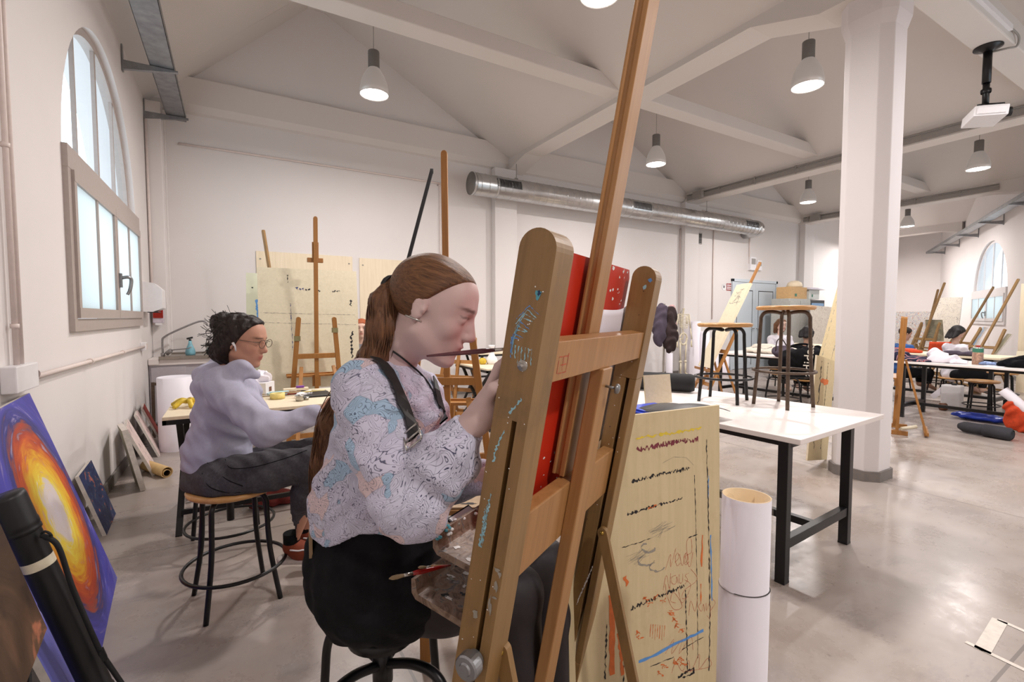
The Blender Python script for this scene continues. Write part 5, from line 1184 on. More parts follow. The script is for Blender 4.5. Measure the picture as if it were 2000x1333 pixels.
    for a_ in (an_r, an_l):
        Sh = SDF(); Sh.chain([a_+V3((0, 0, -.04)), a_+V3(rt)*.05+V3((0, 0, -.07)), a_+V3(rt)*.15+V3((0, 0, -.085))], [.044, .042, .034], .03); zf = a_[2]-.115
        Sh.post.append(lambda P, D, zf=zf, a_=a_: np.maximum(np.maximum(D, zf+.02-P[:, 2]), P[:, 2]-(a_[2]-.01)))
        so = fig_mesh('shoe', Sh, .006, 'brown_suede', b, base)
        So = SDF(); So.chain([a_+V3(rt)*-.03+V3((0, 0, -.1)), a_+V3(rt)*.15+V3((0, 0, -.1))], [.045, .038], .02); So.post.append(lambda P, D, zf=zf: np.maximum(np.maximum(D, P[:, 2]-(zf+.022)), zf-.004-P[:, 2])); s2_ = fig_mesh('shoe_sole', So, .006, 'shoe_sole', b, base)
        bs_ = [bvh_of(so, base)]; P = []
        P = [surf_point(bs_, *_px(Vector(a_)+rt*x+Zv*z), .003) for x, z in ((-.01, -.06), (.03, -.065), (.06, -.062), (.08, -.08))]; P = [x[0] for x in P if x]
        if len(P) > 1: mb = MB(); mb.tube(smooth_path(P), .004, 6); mb.build('side_stripe', 'white_plastic', b, base)
        mb = MB(); mb.tube([Vector(a_)+Vector((0, 0, -.02)), Vector(a_)+Vector((0, 0, .03))], .040, 14); mb.build('sock', 'black_denim', b, base)
def _px(P):
    q = P-Vector((0, 0, CAM_H)); z = q.dot(_fw); return (1000+F_PX*q.dot(_rt)/z, 666.5-F_PX*q.dot(_up)/z)
hoodie()
s3 = make_stool(.555, 'round wooden stool with black legs under the person in the lilac-grey hoodie', 'stools people sit on', seat_r=.195, splay=.06)
p = at(458, 1000, 2.27); s3.location = (p.x, p.y, 0); s3.rotation_euler.z = .2
# ================================================================== LEFT WALL THINGS
def canvas_mat():
    m, nt, b = new_mat('swirl_painting'); setp(b, None, .42, 0, .45)
    tc = N(nt, 'ShaderNodeTexCoord'); mp = N(nt, 'ShaderNodeMapping'); nt.links.new(tc.outputs['Object'], mp.inputs[0])
    mp.vector_type = 'POINT'; mp.inputs['Location'].default_value = (-.76, -.53, 0)
    wn = N(nt, 'ShaderNodeTexNoise'); wn.inputs['Scale'].default_value = 2.5; wn.inputs['Detail'].default_value = 2; nt.links.new(mp.outputs[0], wn.inputs['Vector'])
    sx = N(nt, 'ShaderNodeSeparateXYZ'); nt.links.new(mp.outputs[0], sx.inputs[0])
    def M(op, a, b_=None):
        n = N(nt, 'ShaderNodeMath', operation=op)
        for i, x in enumerate((a, b_)):
            if x is None: continue
            if hasattr(x, 'links'): nt.links.new(x, n.inputs[i])
            else: n.inputs[i].default_value = x
        return n.outputs[0]
    x, y = sx.outputs[0], sx.outputs[1]
    xr = M('ADD', M('MULTIPLY', x, .95), M('MULTIPLY', y, -.10)); yr = M('ADD', M('MULTIPLY', y, .92), M('MULTIPLY', x, .10))
    r = M('SQRT', M('ADD', M('POWER', M('ABSOLUTE', xr), 2), M('POWER', M('MULTIPLY', M('ABSOLUTE', yr), .85), 2)))
    th = M('ARCTAN2', yr, xr)
    cmb = N(nt, 'ShaderNodeCombineXYZ'); nt.links.new(M('MULTIPLY', r, 26), cmb.inputs[0]); nt.links.new(M('MULTIPLY', M('SINE', th), 1.3), cmb.inputs[1]); nt.links.new(M('MULTIPLY', M('COSINE', th), 1.3), cmb.inputs[2])
    st = N(nt, 'ShaderNodeTexNoise'); st.inputs['Scale'].default_value = 1.6; st.inputs['Detail'].default_value = 5; st.inputs['Distortion'].default_value = .6; nt.links.new(cmb.outputs[0], st.inputs['Vector'])
    rr = M('ADD', r, M('MULTIPLY', M('SUBTRACT', st.outputs['Fac'], .5), .19)); rr = M('ADD', rr, M('MULTIPLY', M('SUBTRACT', wn.outputs['Fac'], .5), .06))
    c = ramp(nt, M('MULTIPLY', rr, 1.75), [(0, lin((228, 220, 226))), (.17, lin((232, 220, 214))), (.23, lin((250, 226, 70))), (.36, lin((240, 176, 30))), (.44, lin((214, 96, 28))), (.52, lin((176, 54, 30))), (.56, lin((150, 70, 60))), (.60, lin((44, 46, 120))), (.72, lin((70, 70, 176))), (.86, lin((58, 54, 158))), (1, lin((120, 124, 214)))])
    s2 = ramp(nt, st.outputs['Fac'], [(.60, (0, 0, 0)), (.70, (.55,)*3)]); c = mixc(nt, s2, c, lin((206, 190, 214)))
    nt.links.new(c, b.inputs['Base Color']); bump(nt, b, st.outputs['Fac'], .25, .004)
canvas_mat()
plain('canvas_edge', (206, 198, 190), .8)
def noise_paint(name, stops, scale=6, dist=2.0, detail=4, rough=.6):
    m, nt, b = new_mat(name); setp(b, None, rough, 0, .3); n = noise_tex(nt, coords(nt), scale, detail, .6, dist)
    nt.links.new(ramp(nt, n, [(p, lin(c)) for p, c in stops]), b.inputs['Base Color']); bump(nt, b, n, .1, .003)
noise_paint('fish_painting', [(.3, (16, 22, 60)), (.5, (30, 46, 92)), (.58, (40, 70, 96)), (.64, (170, 84, 70)), (.72, (206, 130, 110))], 9)
noise_paint('still_life_grey', [(.3, (96, 92, 78)), (.5, (140, 134, 112)), (.65, (168, 160, 134))], 5, 1)
noise_paint('pale_study', [(.35, (196, 172, 168)), (.5, (214, 196, 190)), (.62, (150, 128, 126))], 5, 2)
noise_paint('red_study', [(.4, (128, 44, 36)), (.6, (150, 64, 50)), (.7, (206, 190, 180))], 4, 1)
noise_paint('brown_figure', [(.35, (52, 40, 32)), (.55, (88, 66, 50)), (.62, (100, 74, 56)), (.70, (176, 112, 84))], 3.2, 1.5)
noise_paint('graffiti', [(.32, (40, 44, 56)), (.40, (204, 196, 186)), (.50, (214, 206, 196)), (.55, (84, 130, 170)), (.58, (222, 214, 202)), (.64, (196, 84, 50)), (.68, (220, 196, 70)), (.74, (40, 38, 40))], 7, 3.5, 6)
noise_paint('line_sketch', [(.46, (226, 218, 204)), (.492, (222, 214, 200)), (.50, (120, 70, 62)), (.508, (224, 216, 202)), (.60, (226, 218, 206)), (.61, (90, 76, 80)), (.62, (222, 214, 200))], 4, 3, 2)
noise_paint('seascape', [(.35, (90, 140, 190)), (.5, (150, 176, 200)), (.6, (190, 160, 120)), (.7, (120, 90, 60))], 6, 1)
def panel(name, O, A, B, wd, ht, th, mats, label, cat, local=True, extra=None, group=None):
    """board: O lower corner, A along, B up its face; face normal AxB"""
    A = Vector(A).normalized(); B = Vector(B); B = (B-A*B.dot(A)).normalized(); Nn = A.cross(B); O = Vector(O)
    if Nn.dot(Vector((0, 0, CAM_H))-(O+A*wd/2+B*ht/2)) < 0: O = O+A*wd; A = -A; Nn = A.cross(B)
    M = Matrix(((A.x, B.x, Nn.x, O.x), (A.y, B.y, Nn.y, O.y), (A.z, B.z, Nn.z, O.z), (0, 0, 0, 1)))
    mb = MB(); mb.box((0, 0, -th), (wd, ht, 0), 1)
    mb.m[1] = 0
    if extra: extra(mb)
    o = mb.build(name, mats, None, bevel=0); o.matrix_world = M
    return tag(o, label, cat, group)
gup = Vector((-.29*.996, -.29*.088, 1)); gA = Vector((.088, -.996, 0))
# frame runs away from the camera along +A reversed so the painted side faces the room
panel('canvas_painting', Vector((-.55, 3.10, 0)), gA, gup, 1.16, 1.033, .02, ['swirl_painting', 'canvas_edge'], 'large swirling yellow, orange and violet painting leaning on the left wall', 'painting')
def lean(name, blf, brf, ht, mats, label, cat='painting', th=.02, topx=LX+.02, extra=None, width=None, group=None):
    a = Vector(onZ(*blf, 0)); b = Vector(onZ(*brf, 0)); A = (a-b); wd = width or A.length; A.normalize()
    mid_ = (a+b)/2; dx = mid_.x-(topx+.0); s = min(.9, max(.02, dx/ht)); Bz = math.sqrt(1-s*s)
    n = Vector((A.y, -A.x, 0)); n = n if n.x < 0 else -n
    if A.cross(n*s+Vector((0, 0, Bz))).x < 0: A = -A; b = a
    return panel(name, b, A, n*s+Vector((0, 0, Bz)), wd, ht, th, mats, label, cat, extra=extra, group=group)
def mk(o, a, wd, ht, label, mats, bx, cat='painting', th=.02, lx=None):
    pass
def wall_lean(y0, y1, foot, ht, mats, label, dyaw=0.0, th=.02):
    """canvas leaning on the left wall between y0..y1, foot = distance of its foot from the wall"""
    A = Vector((math.sin(dyaw), -math.cos(dyaw), 0)); s = foot/ht; B = Vector((-s, 0, math.sqrt(1-s*s)))
    return panel('canvas_painting', (LX+foot+th+.01, y1, .002), A, B, y1-y0, ht, th, mats, label, 'painting', group='canvases leaning on the left wall')
wall_lean(3.74, 4.13, .115, .41, ['fish_painting', 'canvas_edge'], 'small dark blue canvas with orange fish on the floor behind the swirl painting', .05)
wall_lean(4.55, 4.86, .10, .50, ['still_life_grey', 'canvas_edge'], 'olive-grey still life canvas leaning on the left wall, nearest of the small ones', .25, .035)
wall_lean(4.98, 5.42, .18, .47, ['pale_study', 'canvas_edge'], 'pale pinkish study canvas leaning on the left wall behind the olive-grey one', .12, .022)
wall_lean(5.62, 5.95, .17, .46, ['pale_study', 'canvas_edge'], 'front one of two thin canvases leaning on the wall beside the white paper roll', .1, .018)
wall_lean(6.0, 6.36, .17, .46, ['red_study', 'canvas_edge'], 'rear one of two thin canvases leaning beside the white roll, reddish face', .1, .018)
mb = MB(); c = onZ(272, 912, .04)
plain('kraft_paper', (196, 164, 112), .7)
mb.lathe([(.045, -.19), (.045, .19), (.040, .19), (.040, -.19), (.045, -.19)], (-.60, 5.02, .046), 20, 0, Matrix.Rotation(.5, 4, 'Z')@Matrix.Rotation(PI/2, 4, 'X')); mb.lathe([(.028, -.2), (.028, .19), (.025, .19)], (-.60, 5.02, .04), 16, 0, Matrix.Rotation(.5, 4, 'Z')@Matrix.Rotation(PI/2, 4, 'X'))
tag(mb.build('paper_roll', 'kraft_paper', None, (-.6, 5.02, 0)), 'small roll of brown kraft paper on the floor between the leaning canvases', 'paper roll')
mb = MB(); mb.lathe([(.158, 0), (.158, .74), (.150, .745), (.142, .73), (.120, .735), (.05, .73), (0, .73)], (-.52, 5.90, 0), 40); tag(mb.build('paper_roll', 'paper_white', None, (-.52, 5.9, 0)), 'thick white paper roll standing on the floor in front of the sink unit', 'paper roll')
# dark board, black document tube
# picture-carrying foot: small dark canvas on a crate
o_ = at(92, 1228, 1.35); A = Vector((.10, -.995, 0)); 
panel('canvas_painting', o_, A, Vector((-.24, 0, .97)), .62, .47, .022, ['brown_figure', 'canvas_edge'], 'dark brown figure painting cut by the lower left corner of the photo', 'painting')
mb = MB(); q0 = o_+Vector((-.13, -.58, 0))
mb.box((q0.x-.06, q0.y, 0), (q0.x+.10, q0.y+.57, .03)); 
for yy in (0, .14, .28, .42, .54): mb.box((q0.x-.06, q0.y+yy, .03), (q0.x+.10, q0.y+yy+.02, o_.z-.012-.02))
mb.box((q0.x-.06, q0.y, o_.z-.032), (q0.x+.10, q0.y+.57, o_.z-.012))
tag(mb.build('wooden_crate', 'black_rubber', None, (q0.x, q0.y, 0), bevel=.002), 'dark slatted crate under the dark brown figure painting at the left edge', 'crate')
tp0, tp1 = Vector(at(10, 962, 1.42)), Vector(onZ(205, 1400, .0)); tp1.z = .05; t = thing('document_tube', 'black plastic document tube with a carrying strap, leaning against the swirl painting', 'tube', (tp1.x, tp1.y, 0))
d = (tp0-tp1).normalized(); Lt = (tp0-tp1).length; Mt = d.to_track_quat('Z', 'Y').to_matrix().to_4x4(); R_ = .041
prof_ = [(0, -.01), (R_*1.02, -.01), (R_*1.02, .05), (R_*.96, .055), (R_*.96, Lt*.5), (R_*.985, Lt*.51), (R_*.985, Lt*.53), (R_*.96, Lt*.54), (R_*.96, Lt-.14)]
mb = MB(); mb.lathe(prof_, tp1, 32, 0, Mt); mb.build('tube_body', 'black_plastic', t, (tp1.x, tp1.y, 0))
mb = MB(); z = Lt-.14; mb.lathe([(R_*.96, z), (R_*1.06, z+.003), (R_*1.06, z+.012), (R_*1.02, z+.016), (R_*1.06, z+.022), (R_*1.06, z+.034), (R_*1.02, z+.04), (R_*1.02, z+.12), (R_*.95, z+.132), (0, z+.135)], tp1, 32, 0, Mt); mb.build('tube_cap', 'black_plastic', t, (tp1.x, tp1.y, 0))
sd = _rt; mb = MB(); e = tp1+d*(Lt-.15)
pth = [e+sd*.05, e+sd*.075+Vector((0, 0, -.01)), e+sd*.085-d*.05, e+sd*.07-d*.2, e+sd*.065-d*.42, tp1+d*.18+sd*.07, tp1+d*.02+sd*.10, Vector((tp1.x+.10, tp1.y-.02, .006)), Vector((tp1.x+.20, tp1.y-.06, .006))]
mb.tube(smooth_path(pth, 8), .0075, 6); mb.tube(arc(e+sd*.065, .014, 0, 2*PI, 12, sd, d), .004, 6); mb.box((-.012, -.007, -.018), (.012, .007, .018), 0, Matrix.Translation(tp1+d*.2+sd*.07)@Mt); mb.build('strap', 'black_rubber', t, (tp1.x, tp1.y, 0))
plain('tape_cream', (214, 204, 180), .6); mb = MB(); mb.lathe([(R_*.965, Lt-.26), (R_*.968, Lt-.258), (R_*.968, Lt-.232), (R_*.965, Lt-.23)], tp1, 32, 0, Mt); mb.build('paper_label', 'tape_cream', t, (tp1.x, tp1.y, 0))

# ------------------------------------------------------------------ sink corner
plain('sink_steel', (160, 152, 142), .3, .8, .1, 12); plain('cabinet_grey', (190, 184, 190), .5, 0, .04)
SX0, SX1, SY0, SY1 = LX+.006, .55, 6.93, BY-.03
t = thing('sink_unit', 'pale grey sink cabinet with a steel drainboard in the back left corner', 'sink', (SX0, SY0, 0)); b_ = (SX0, SY0, 0)
mb = MB(); mb.box((SX0, SY0+.02, .08), (SX1, SY1, .82)); mb.build('body', 'cabinet_grey', t, b_, bevel=.003)
for xa, xb in ((SX0+.02, SX0+.36), (SX0+.52, SX0+.95), (SX0+.98, SX1-.02)):
    mb = MB(); mb.box((xa, SY0, .1), (xb, SY0+.02, .755)); mb.build('door', 'cabinet_grey', t, b_, bevel=.003)
mb = MB(); mb.box((SX0, SY0-.02, .79), (SX0+.10, SY1, .855)); mb.box((SX0, SY0+.0, .78), (SX1, SY0+.02, .85)); mb.build('front_rail', 'white_laminate', t, b_, bevel=.002)
mb = MB(); mb.box((SX0+.10, SY0-.025, .845), (SX1, SY0-.005, .885)); mb.box((SX0+.10, SY0-.02, .865), (SX1, SY1, .872)); mb.box((SX0+.10, SY1-.02, .872), (SX1, SY1, .89))
mb.build('drainboard', 'sink_steel', t, b_, bevel=.002)
f0 = onY(293, 690, 7.15); f0 = Vector((LX+.12, 7.18, .86)); mb = MB(); u1 = onY(305, 640, 7.18)
mb.tube([f0, f0+Vector((0, 0, .05))], .022, 12); mb.tube(smooth_path([f0+Vector((0, 0, .03)), f0+Vector((0, 0, .2)), f0+Vector((.02, 0, .245)), f0+Vector((.12, 0, .31)), f0+Vector((.34, 0, .42)), f0+Vector((.42, 0, .44)), f0+Vector((.46, 0, .42)), f0+Vector((.47, 0, .38))], 5), .0115, 10)
mb.tube([f0+Vector((.04, -.02, .04)), f0+Vector((.09, -.04, .085))], .026, 12); mb.tube([f0+Vector((.09, -.04, .085)), f0+Vector((.26, -.06, .10)), f0+Vector((.30, -.06, .12))], .006, 8); plain('tap_grey', (150, 146, 146), .35, .6); 
tag(mb.build('water_tap', 'tap_grey', None, f0), 'long swan-neck kitchen tap over the sink', 'tap')
plain('pale_blue_plastic', (128, 184, 200), .35)
b0 = Vector((-.47, 7.2, .873)); t = thing('spray_bottle', 'pale blue bottle with a dark nozzle standing by the sink', 'bottle', b0)
mb = MB(); mb.lathe([(0, 0), (.05, 0), (.056, .03), (.05, .07), (.03, .12), (.019, .15), (.017, .18), (0, .18)], b0, 20); mb.build('bottle_body', 'pale_blue_plastic', t, b0)
mb = MB(); mb.tube([b0+Vector((0, 0, .18)), b0+Vector((0, 0, .2))], .014, 10); mb.bar(b0+Vector((-.035, 0, .205)), b0+Vector((.03, 0, .222)), .022, .02); mb.build('nozzle', 'black_plastic', t, b0)
for c, r, h, lb in (((-.20, 7.2, .873), .105, .13, 'glass and black cooking pot beside the pale blue bottle'), ((.12, 7.25, .873), .10, .12, 'dark paint-stained pot behind the head of the person in the hoodie')):
    t = thing('pot', lb, 'pot', c); c = Vector(c); mb = MB(); mb.lathe([(0, 0), (r*.9, 0), (r, .02), (r, h*.45), (r, h*.46)], c, 28, 1); mb.lathe([(r, h*.46), (r, h), (r*.96, h), (r*.96, .02), (0, .02)], c, 28, 0)
    mb.build('pot_body', ['steel', 'black_plastic'], t, c); mb = MB(); mb.lathe([(r*1.03, h-.015), (r*1.04, h), (r*.9, h+.015), (.02, h+.02), (0, h+.02)], c, 28); 
    for s in (-1, 1): mb.tube(smooth_path([c+Vector((s*r, -.025, h-.02)), c+Vector((s*(r+.045), -.02, h-.012)), c+Vector((s*(r+.045), .02, h-.012)), c+Vector((s*r, .025, h-.02))]), .006, 6)
    mb.build('rim_and_lid', 'black_plastic', t, c)
mb = MB(); c = Vector((-.02, 7.03, .874)); vs = [c+Vector((.15*math.cos(a)*(1+.15*math.sin(2*a)), .08*math.sin(a), 0)) for a in [2*PI*i/20 for i in range(20)]]; mb.add(vs+[v+Vector((0, 0, .008)) for v in vs], [list(range(19, -1, -1)), list(range(20, 40))]+[(i, (i+1) % 20, 20+(i+1) % 20, 20+i) for i in range(20)])
for k in range(9): blob(mb, c+Vector((0, 0, .008)), Vector((1, 0, 0)), Vector((0, 1, 0)), Vector((0, 0, 1)), (rnd(-.1, .1), rnd(-.05, .05)), .018, .012, 1+k % 4)
tag(mb.build('palette', ['beech', 'paint_blue', 'paint_white', 'paint_orange', 'paint_brown'], None, c), 'wooden palette with blobs of paint on the edge of the sink', 'palette')
d0 = onX(288, 583, LX); t = thing('towel_dispenser', 'white paper towel dispenser on the left wall beside the window', 'dispenser', (LX, 6.62, 1.58))
mb = MB(); Y0_, Y1_ = 6.60, 6.92; mb.prism([(0, -.15), (.10, -.15), (.19, -.11), (.19, .10), (.12, .17), (0, .19)], (LX+.002, Y0_, 1.56), (1, 0, 0), (0, 0, 1), -(Y1_-Y0_)); mb.build('cover', 'white_plastic', t, (LX, 6.62, 1.58), bevel=.01)
mb = MB(); mb.box((LX+.05, Y0_+.04, 1.402), (LX+.15, Y1_-.04, 1.412)); mb.build('slot', 'black_plastic', t, (LX, 6.62, 1.58))
plain('soap_clear', (196, 186, 196), .2); plain('soap_red', (150, 36, 24), .2)
sp = Vector((LX+.03, BY-.30, 1.42))
t = thing('soap_dispenser', 'clear wall soap dispenser half full of red liquid in the corner by the sink', 'dispenser', sp)
mb = MB(); mb.box((sp.x-.0, sp.y-.10, sp.z-.14), (sp.x+.11, sp.y-.02, sp.z+.12)); mb.build('back_case', 'soap_clear', t, sp, bevel=.006)
mb = MB(); mb.box((sp.x+.005, sp.y-.108, sp.z-.08), (sp.x+.105, sp.y-.099, sp.z+.03)); mb.build('red_soap', 'soap_red', t, sp); mb = MB(); mb.box((sp.x+.03, sp.y-.15, sp.z-.165), (sp.x+.09, sp.y-.05, sp.z-.142)); mb.build('push_bar', 'white_plastic', t, sp)
c = Vector((-.70, 6.55, 0)); t = thing('folded_stand', 'dark folded metal stand with a black bag on the floor beside the sink cabinet', 'stand', c); mb = MB()
for dx in (-.09, .09): mb.bar(c+Vector((dx, 0, 0)), c+Vector((dx, .05, .62)), .03, .03)
mb.bar(c+Vector((-.1, .04, .6)), c+Vector((.1, .04, .6)), .03, .03, (0, 0, 1)); mb.build('frame', 'brown_metal', t, c)
F = SDF(); F.chain([np.array(c)+[.02, -.02, .60], np.array(c)+[.14, -.03, .52], np.array(c)+[.10, -.03, .40]], [.05, .07, .04], .03); F.post.append(lambda P, D: D+.006*np.sin(P@V3((60, 40, 80)))); fig_mesh('bag', F, .012, 'black_plastic', t, c)

# ------------------------------------------------------------------ folding work tables
def folding_table(x0, y0, x1, y1, h, label, top='plywood_light', rz=0, legc='black_metal'):
    cx, cy = (x0+x1)/2, (y0+y1)/2; t = thing('folding_table', label, 'table', (cx, cy, 0), rz, 'folding drawing tables'); a, b = (x1-x0)/2, (y1-y0)/2
    mb = MB(); mb.box((-a, -b, h-.022), (a, b, h)); mb.build('table_top', top, t, bevel=.003)
    mb = MB(); mb.box((-a, -b, h-.05), (a, -b+.02, h-.022)); mb.box((-a, b-.02, h-.05), (a, b, h-.022)); mb.box((-a, -b, h-.05), (-a+.02, b, h-.022)); mb.box((a-.02, -b, h-.05), (a, b, h-.022)); mb.build('frame', legc, t)
    for s in (-1, 1):
        for q in (-1, 1):
            mb = MB(); mb.bar((s*(a-.08), q*(b-.06), h-.05), (s*(a-.06), -q*(b-.02), .0), .035, .02, (1, 0, 0)); mb.build('leg', legc, t)
    mb = MB()
    for q in (-1, 1): mb.bar((-(a-.07), q*(b-.10), .12), (a-.07, q*(b-.10), .12), .03, .02, (0, 0, 1))
    mb.bar((-(a-.07), 0, h*.5), (a-.07, 0, h*.5), .03, .02, (0, 0, 1)); mb.build('brace', legc, t); return t
folding_table(-.38, 3.48, .70, 4.25, .75, 'folding table with black frame behind the person in the hoodie, cluttered with paints', 'plywood_light')
TZ = .752
def T1(u, v, z=TZ): return onZ(u, v, z)
# banana skin, cloth
plain('banana', (206, 176, 48), .5, 0, .25, 25); plain('cloth_beige', (204, 190, 140), .9)
c = Vector((-.27, 3.80, TZ)); mb = MB()
for a, l in ((.2, .11), (1.3, .09), (2.5, .12), (3.8, .10), (5.0, .09)):
    P = [c+Vector((0, 0, .035)), c+Vector((.4*l*math.cos(a), .4*l*math.sin(a), .045)), c+Vector((.8*l*math.cos(a), .8*l*math.sin(a), .02)), c+Vector((l*math.cos(a), l*math.sin(a), .008))]; mb.tube(smooth_path(P, 4), [.008]+[.016]*10+[.006]*2, 8)
mb.tube([c+Vector((0, 0, .03)), c+Vector((.01, 0, .06))], [.01, .006], 8, 1); tag(mb.build('banana_peel', ['banana', 'paint_brown'], None, c), 'spotted yellow banana peel on the corner of the folding table', 'fruit peel')
F = SDF(); c = np.array((-.14, 4.0, TZ+.05)); F.chain([c+[-.05, 0, .05], c+[.03, .02, .09], c+[.08, -.02, .03]], [.045, .05, .05], .03); F.el(c+[0, 0, -.02], (.09, .07, .04), .03); F.post.append(lambda P, D: np.maximum(D+.007*np.sin(P@V3((70, 50, 40))+2*np.sin(P@V3((-30, 40, 30)))), TZ-P[:, 2]))
tag(fig_mesh('crumpled_cloth', F, .01, 'cloth_beige', None, tuple(c)), 'crumpled beige cloth on the folding table behind the hoodie', 'cloth')
# tissue box
c = onZ(541, 772, TZ); bx = Vector((.13, 4.12, TZ)); t = thing('tissue_box', 'white cardboard tissue box with crumpled tissues bulging out', 'tissue box', bx); mb = MB(); Mb = Matrix.Translation(bx)@Matrix.Rotation(-.5, 4, 'Z')
mb.box((-.13, -.07, 0), (.12, .07, .10), 0, Mb); mb.box((.121, -.02, .03), (.1215, .02, .065), 1, Mb); mb.box((-.08, -.0715, .015), (0, -.0705, .06), 2, Mb); mb.build('box', ['white_plastic', 'paint_brown', 'paint_black'], t, bx, bevel=.002)
F = SDF(); q = np.array(bx)
for k in range(7): F.el(q+[rnd(-.09, .08), rnd(-.04, .04), .11+rnd(0, .04)], (.05, .035, .04), .02)
F.el(q+[-.07, 0, .15], (.03, .03, .05), .02); F.post.append(lambda P, D: np.maximum(D+.009*np.sin(P@V3((90, 60, 70))+2*np.sin(P@V3((-50, 60, 40)))), q[2]+.085-P[:, 2])); fig_mesh('tissues', F, .007, 'paper_white', t, tuple(bx))
c = Vector((-.03, 4.06, TZ)); mb = MB(); mb.lathe([(0, 0), (.04, 0), (.045, .05), (.04, .09), (0, .09)], c, 18); mb.lathe([(.04, .09), (.05, .11), (.048, .14), (.03, .165), (0, .17)], c, 18, 1); tag(mb.build('jar', ['black_plastic', 'paint_grey'], None, c), 'dark jar with a crinkled grey cover behind the chin of the person in the hoodie', 'jar')
plain('tape_yellow', (226, 208, 130), .6); c = onZ(563, 772, TZ); c = Vector((.27, 3.86, TZ)); mb = MB(); mb.lathe([(.028, 0), (.05, 0), (.05, .04), (.028, .04), (.028, 0)], c, 28); tag(mb.build('masking_tape_roll', 'tape_yellow', None, c), 'roll of yellowish masking tape on the cluttered folding table', 'tape')
plain('purple_plastic', (128, 60, 160), .5)
mb = MB(); c = Vector((.42, 4.1, TZ)); mb.box((c.x-.09, c.y-.03, TZ), (c.x+.09, c.y+.03, TZ+.035)); tag(mb.build('sketch_pad', 'plywood_light', None, c), 'small pale wooden block on the far side of the cluttered table', 'block')
mb = MB(); mb.box((c.x+.0, c.y-.02, TZ+.036), (c.x+.06, c.y+.01, TZ+.052)); tag(mb.build('eraser', 'purple_plastic', None, c, bevel=.005), 'purple eraser lying on the pale wooden block', 'eraser')
mb = MB(); a, b = Vector((.38, 3.80, TZ+.018)), Vector((.50, 3.90, TZ+.022)); mb.tube([a, a+(b-a)*.12, a+(b-a)*.2, b], [.008, .009, .018, .02], 12); mb.box((b.x-.002, b.y-.03, TZ), (b.x+.004, b.y+.03, TZ+.03)); tag(mb.build('paint_tube', 'white_plastic', None, a), 'white squeezed paint tube next to the tape roll', 'paint tube')
mb = MB(); a, b = Vector((.20, 4.02, TZ+.015)), Vector((.36, 4.0, TZ+.018)); mb.tube([a, a+(b-a)*.12, a+(b-a)*.2, b], [.007, .008, .015, .016], 12); tag(mb.build('paint_tube', 'paint_cyan', None, a), 'pale paint tube lying in front of the wooden block', 'paint tube')
c = Vector((.40, 3.68, TZ)); mb = MB(); mb.lathe([(0, 0), (.025, 0), (.03, .012), (.022, .028), (.03, .032), (.03, .04), (0, .044)], c, 18); mb.lathe([(0, 0), (.018, 0), (.02, .02), (0, .022)], c+Vector((.045, .02, 0)), 16); tag(mb.build('oil_cup', 'steel', None, c), 'small steel double oil cup at the near edge of the cluttered table', 'cup')
for k, (a, b) in enumerate((((.16, 3.97), (.60, 3.98)), ((.20, 3.93), (.58, 4.02)), ((.24, 3.90), (.52, 3.98)), ((.30, 4.05), (.62, 3.93)), ((.12, 3.90), (.44, 3.95)), ((.34, 3.84), (.60, 3.86)))):
    p0, p1 = Vector((a[0], a[1], TZ+.006+.006*k)), Vector((b[0], b[1], TZ+.006+.006*k)); brush(p0, p1, ['dark wine-red brush lying at the back of the heap on the cluttered table', 'pale wooden-handled brush crossing the heap on the cluttered table', 'bright red lacquered brush in the heap on the cluttered table', 'black-handled brush slanting across the right of the heap', 'short wooden-handled brush at the left of the heap', 'yellow-handled brush nearest the tape roll in the heap'][k], ('bristle', ['lacquer_dark', 'beech', 'lacquer_red', 'black_plastic', 'beech', 'tape_yellow'][k]), .004)
mb = MB(); mb.box((.44, 3.78, TZ), (.64, 4.0, TZ+.012)); tag(mb.build('brush_case', 'black_plastic', None, (.44, 3.78, TZ), bevel=.004), 'flat black case under the brushes at the right end of the cluttered table', 'case')

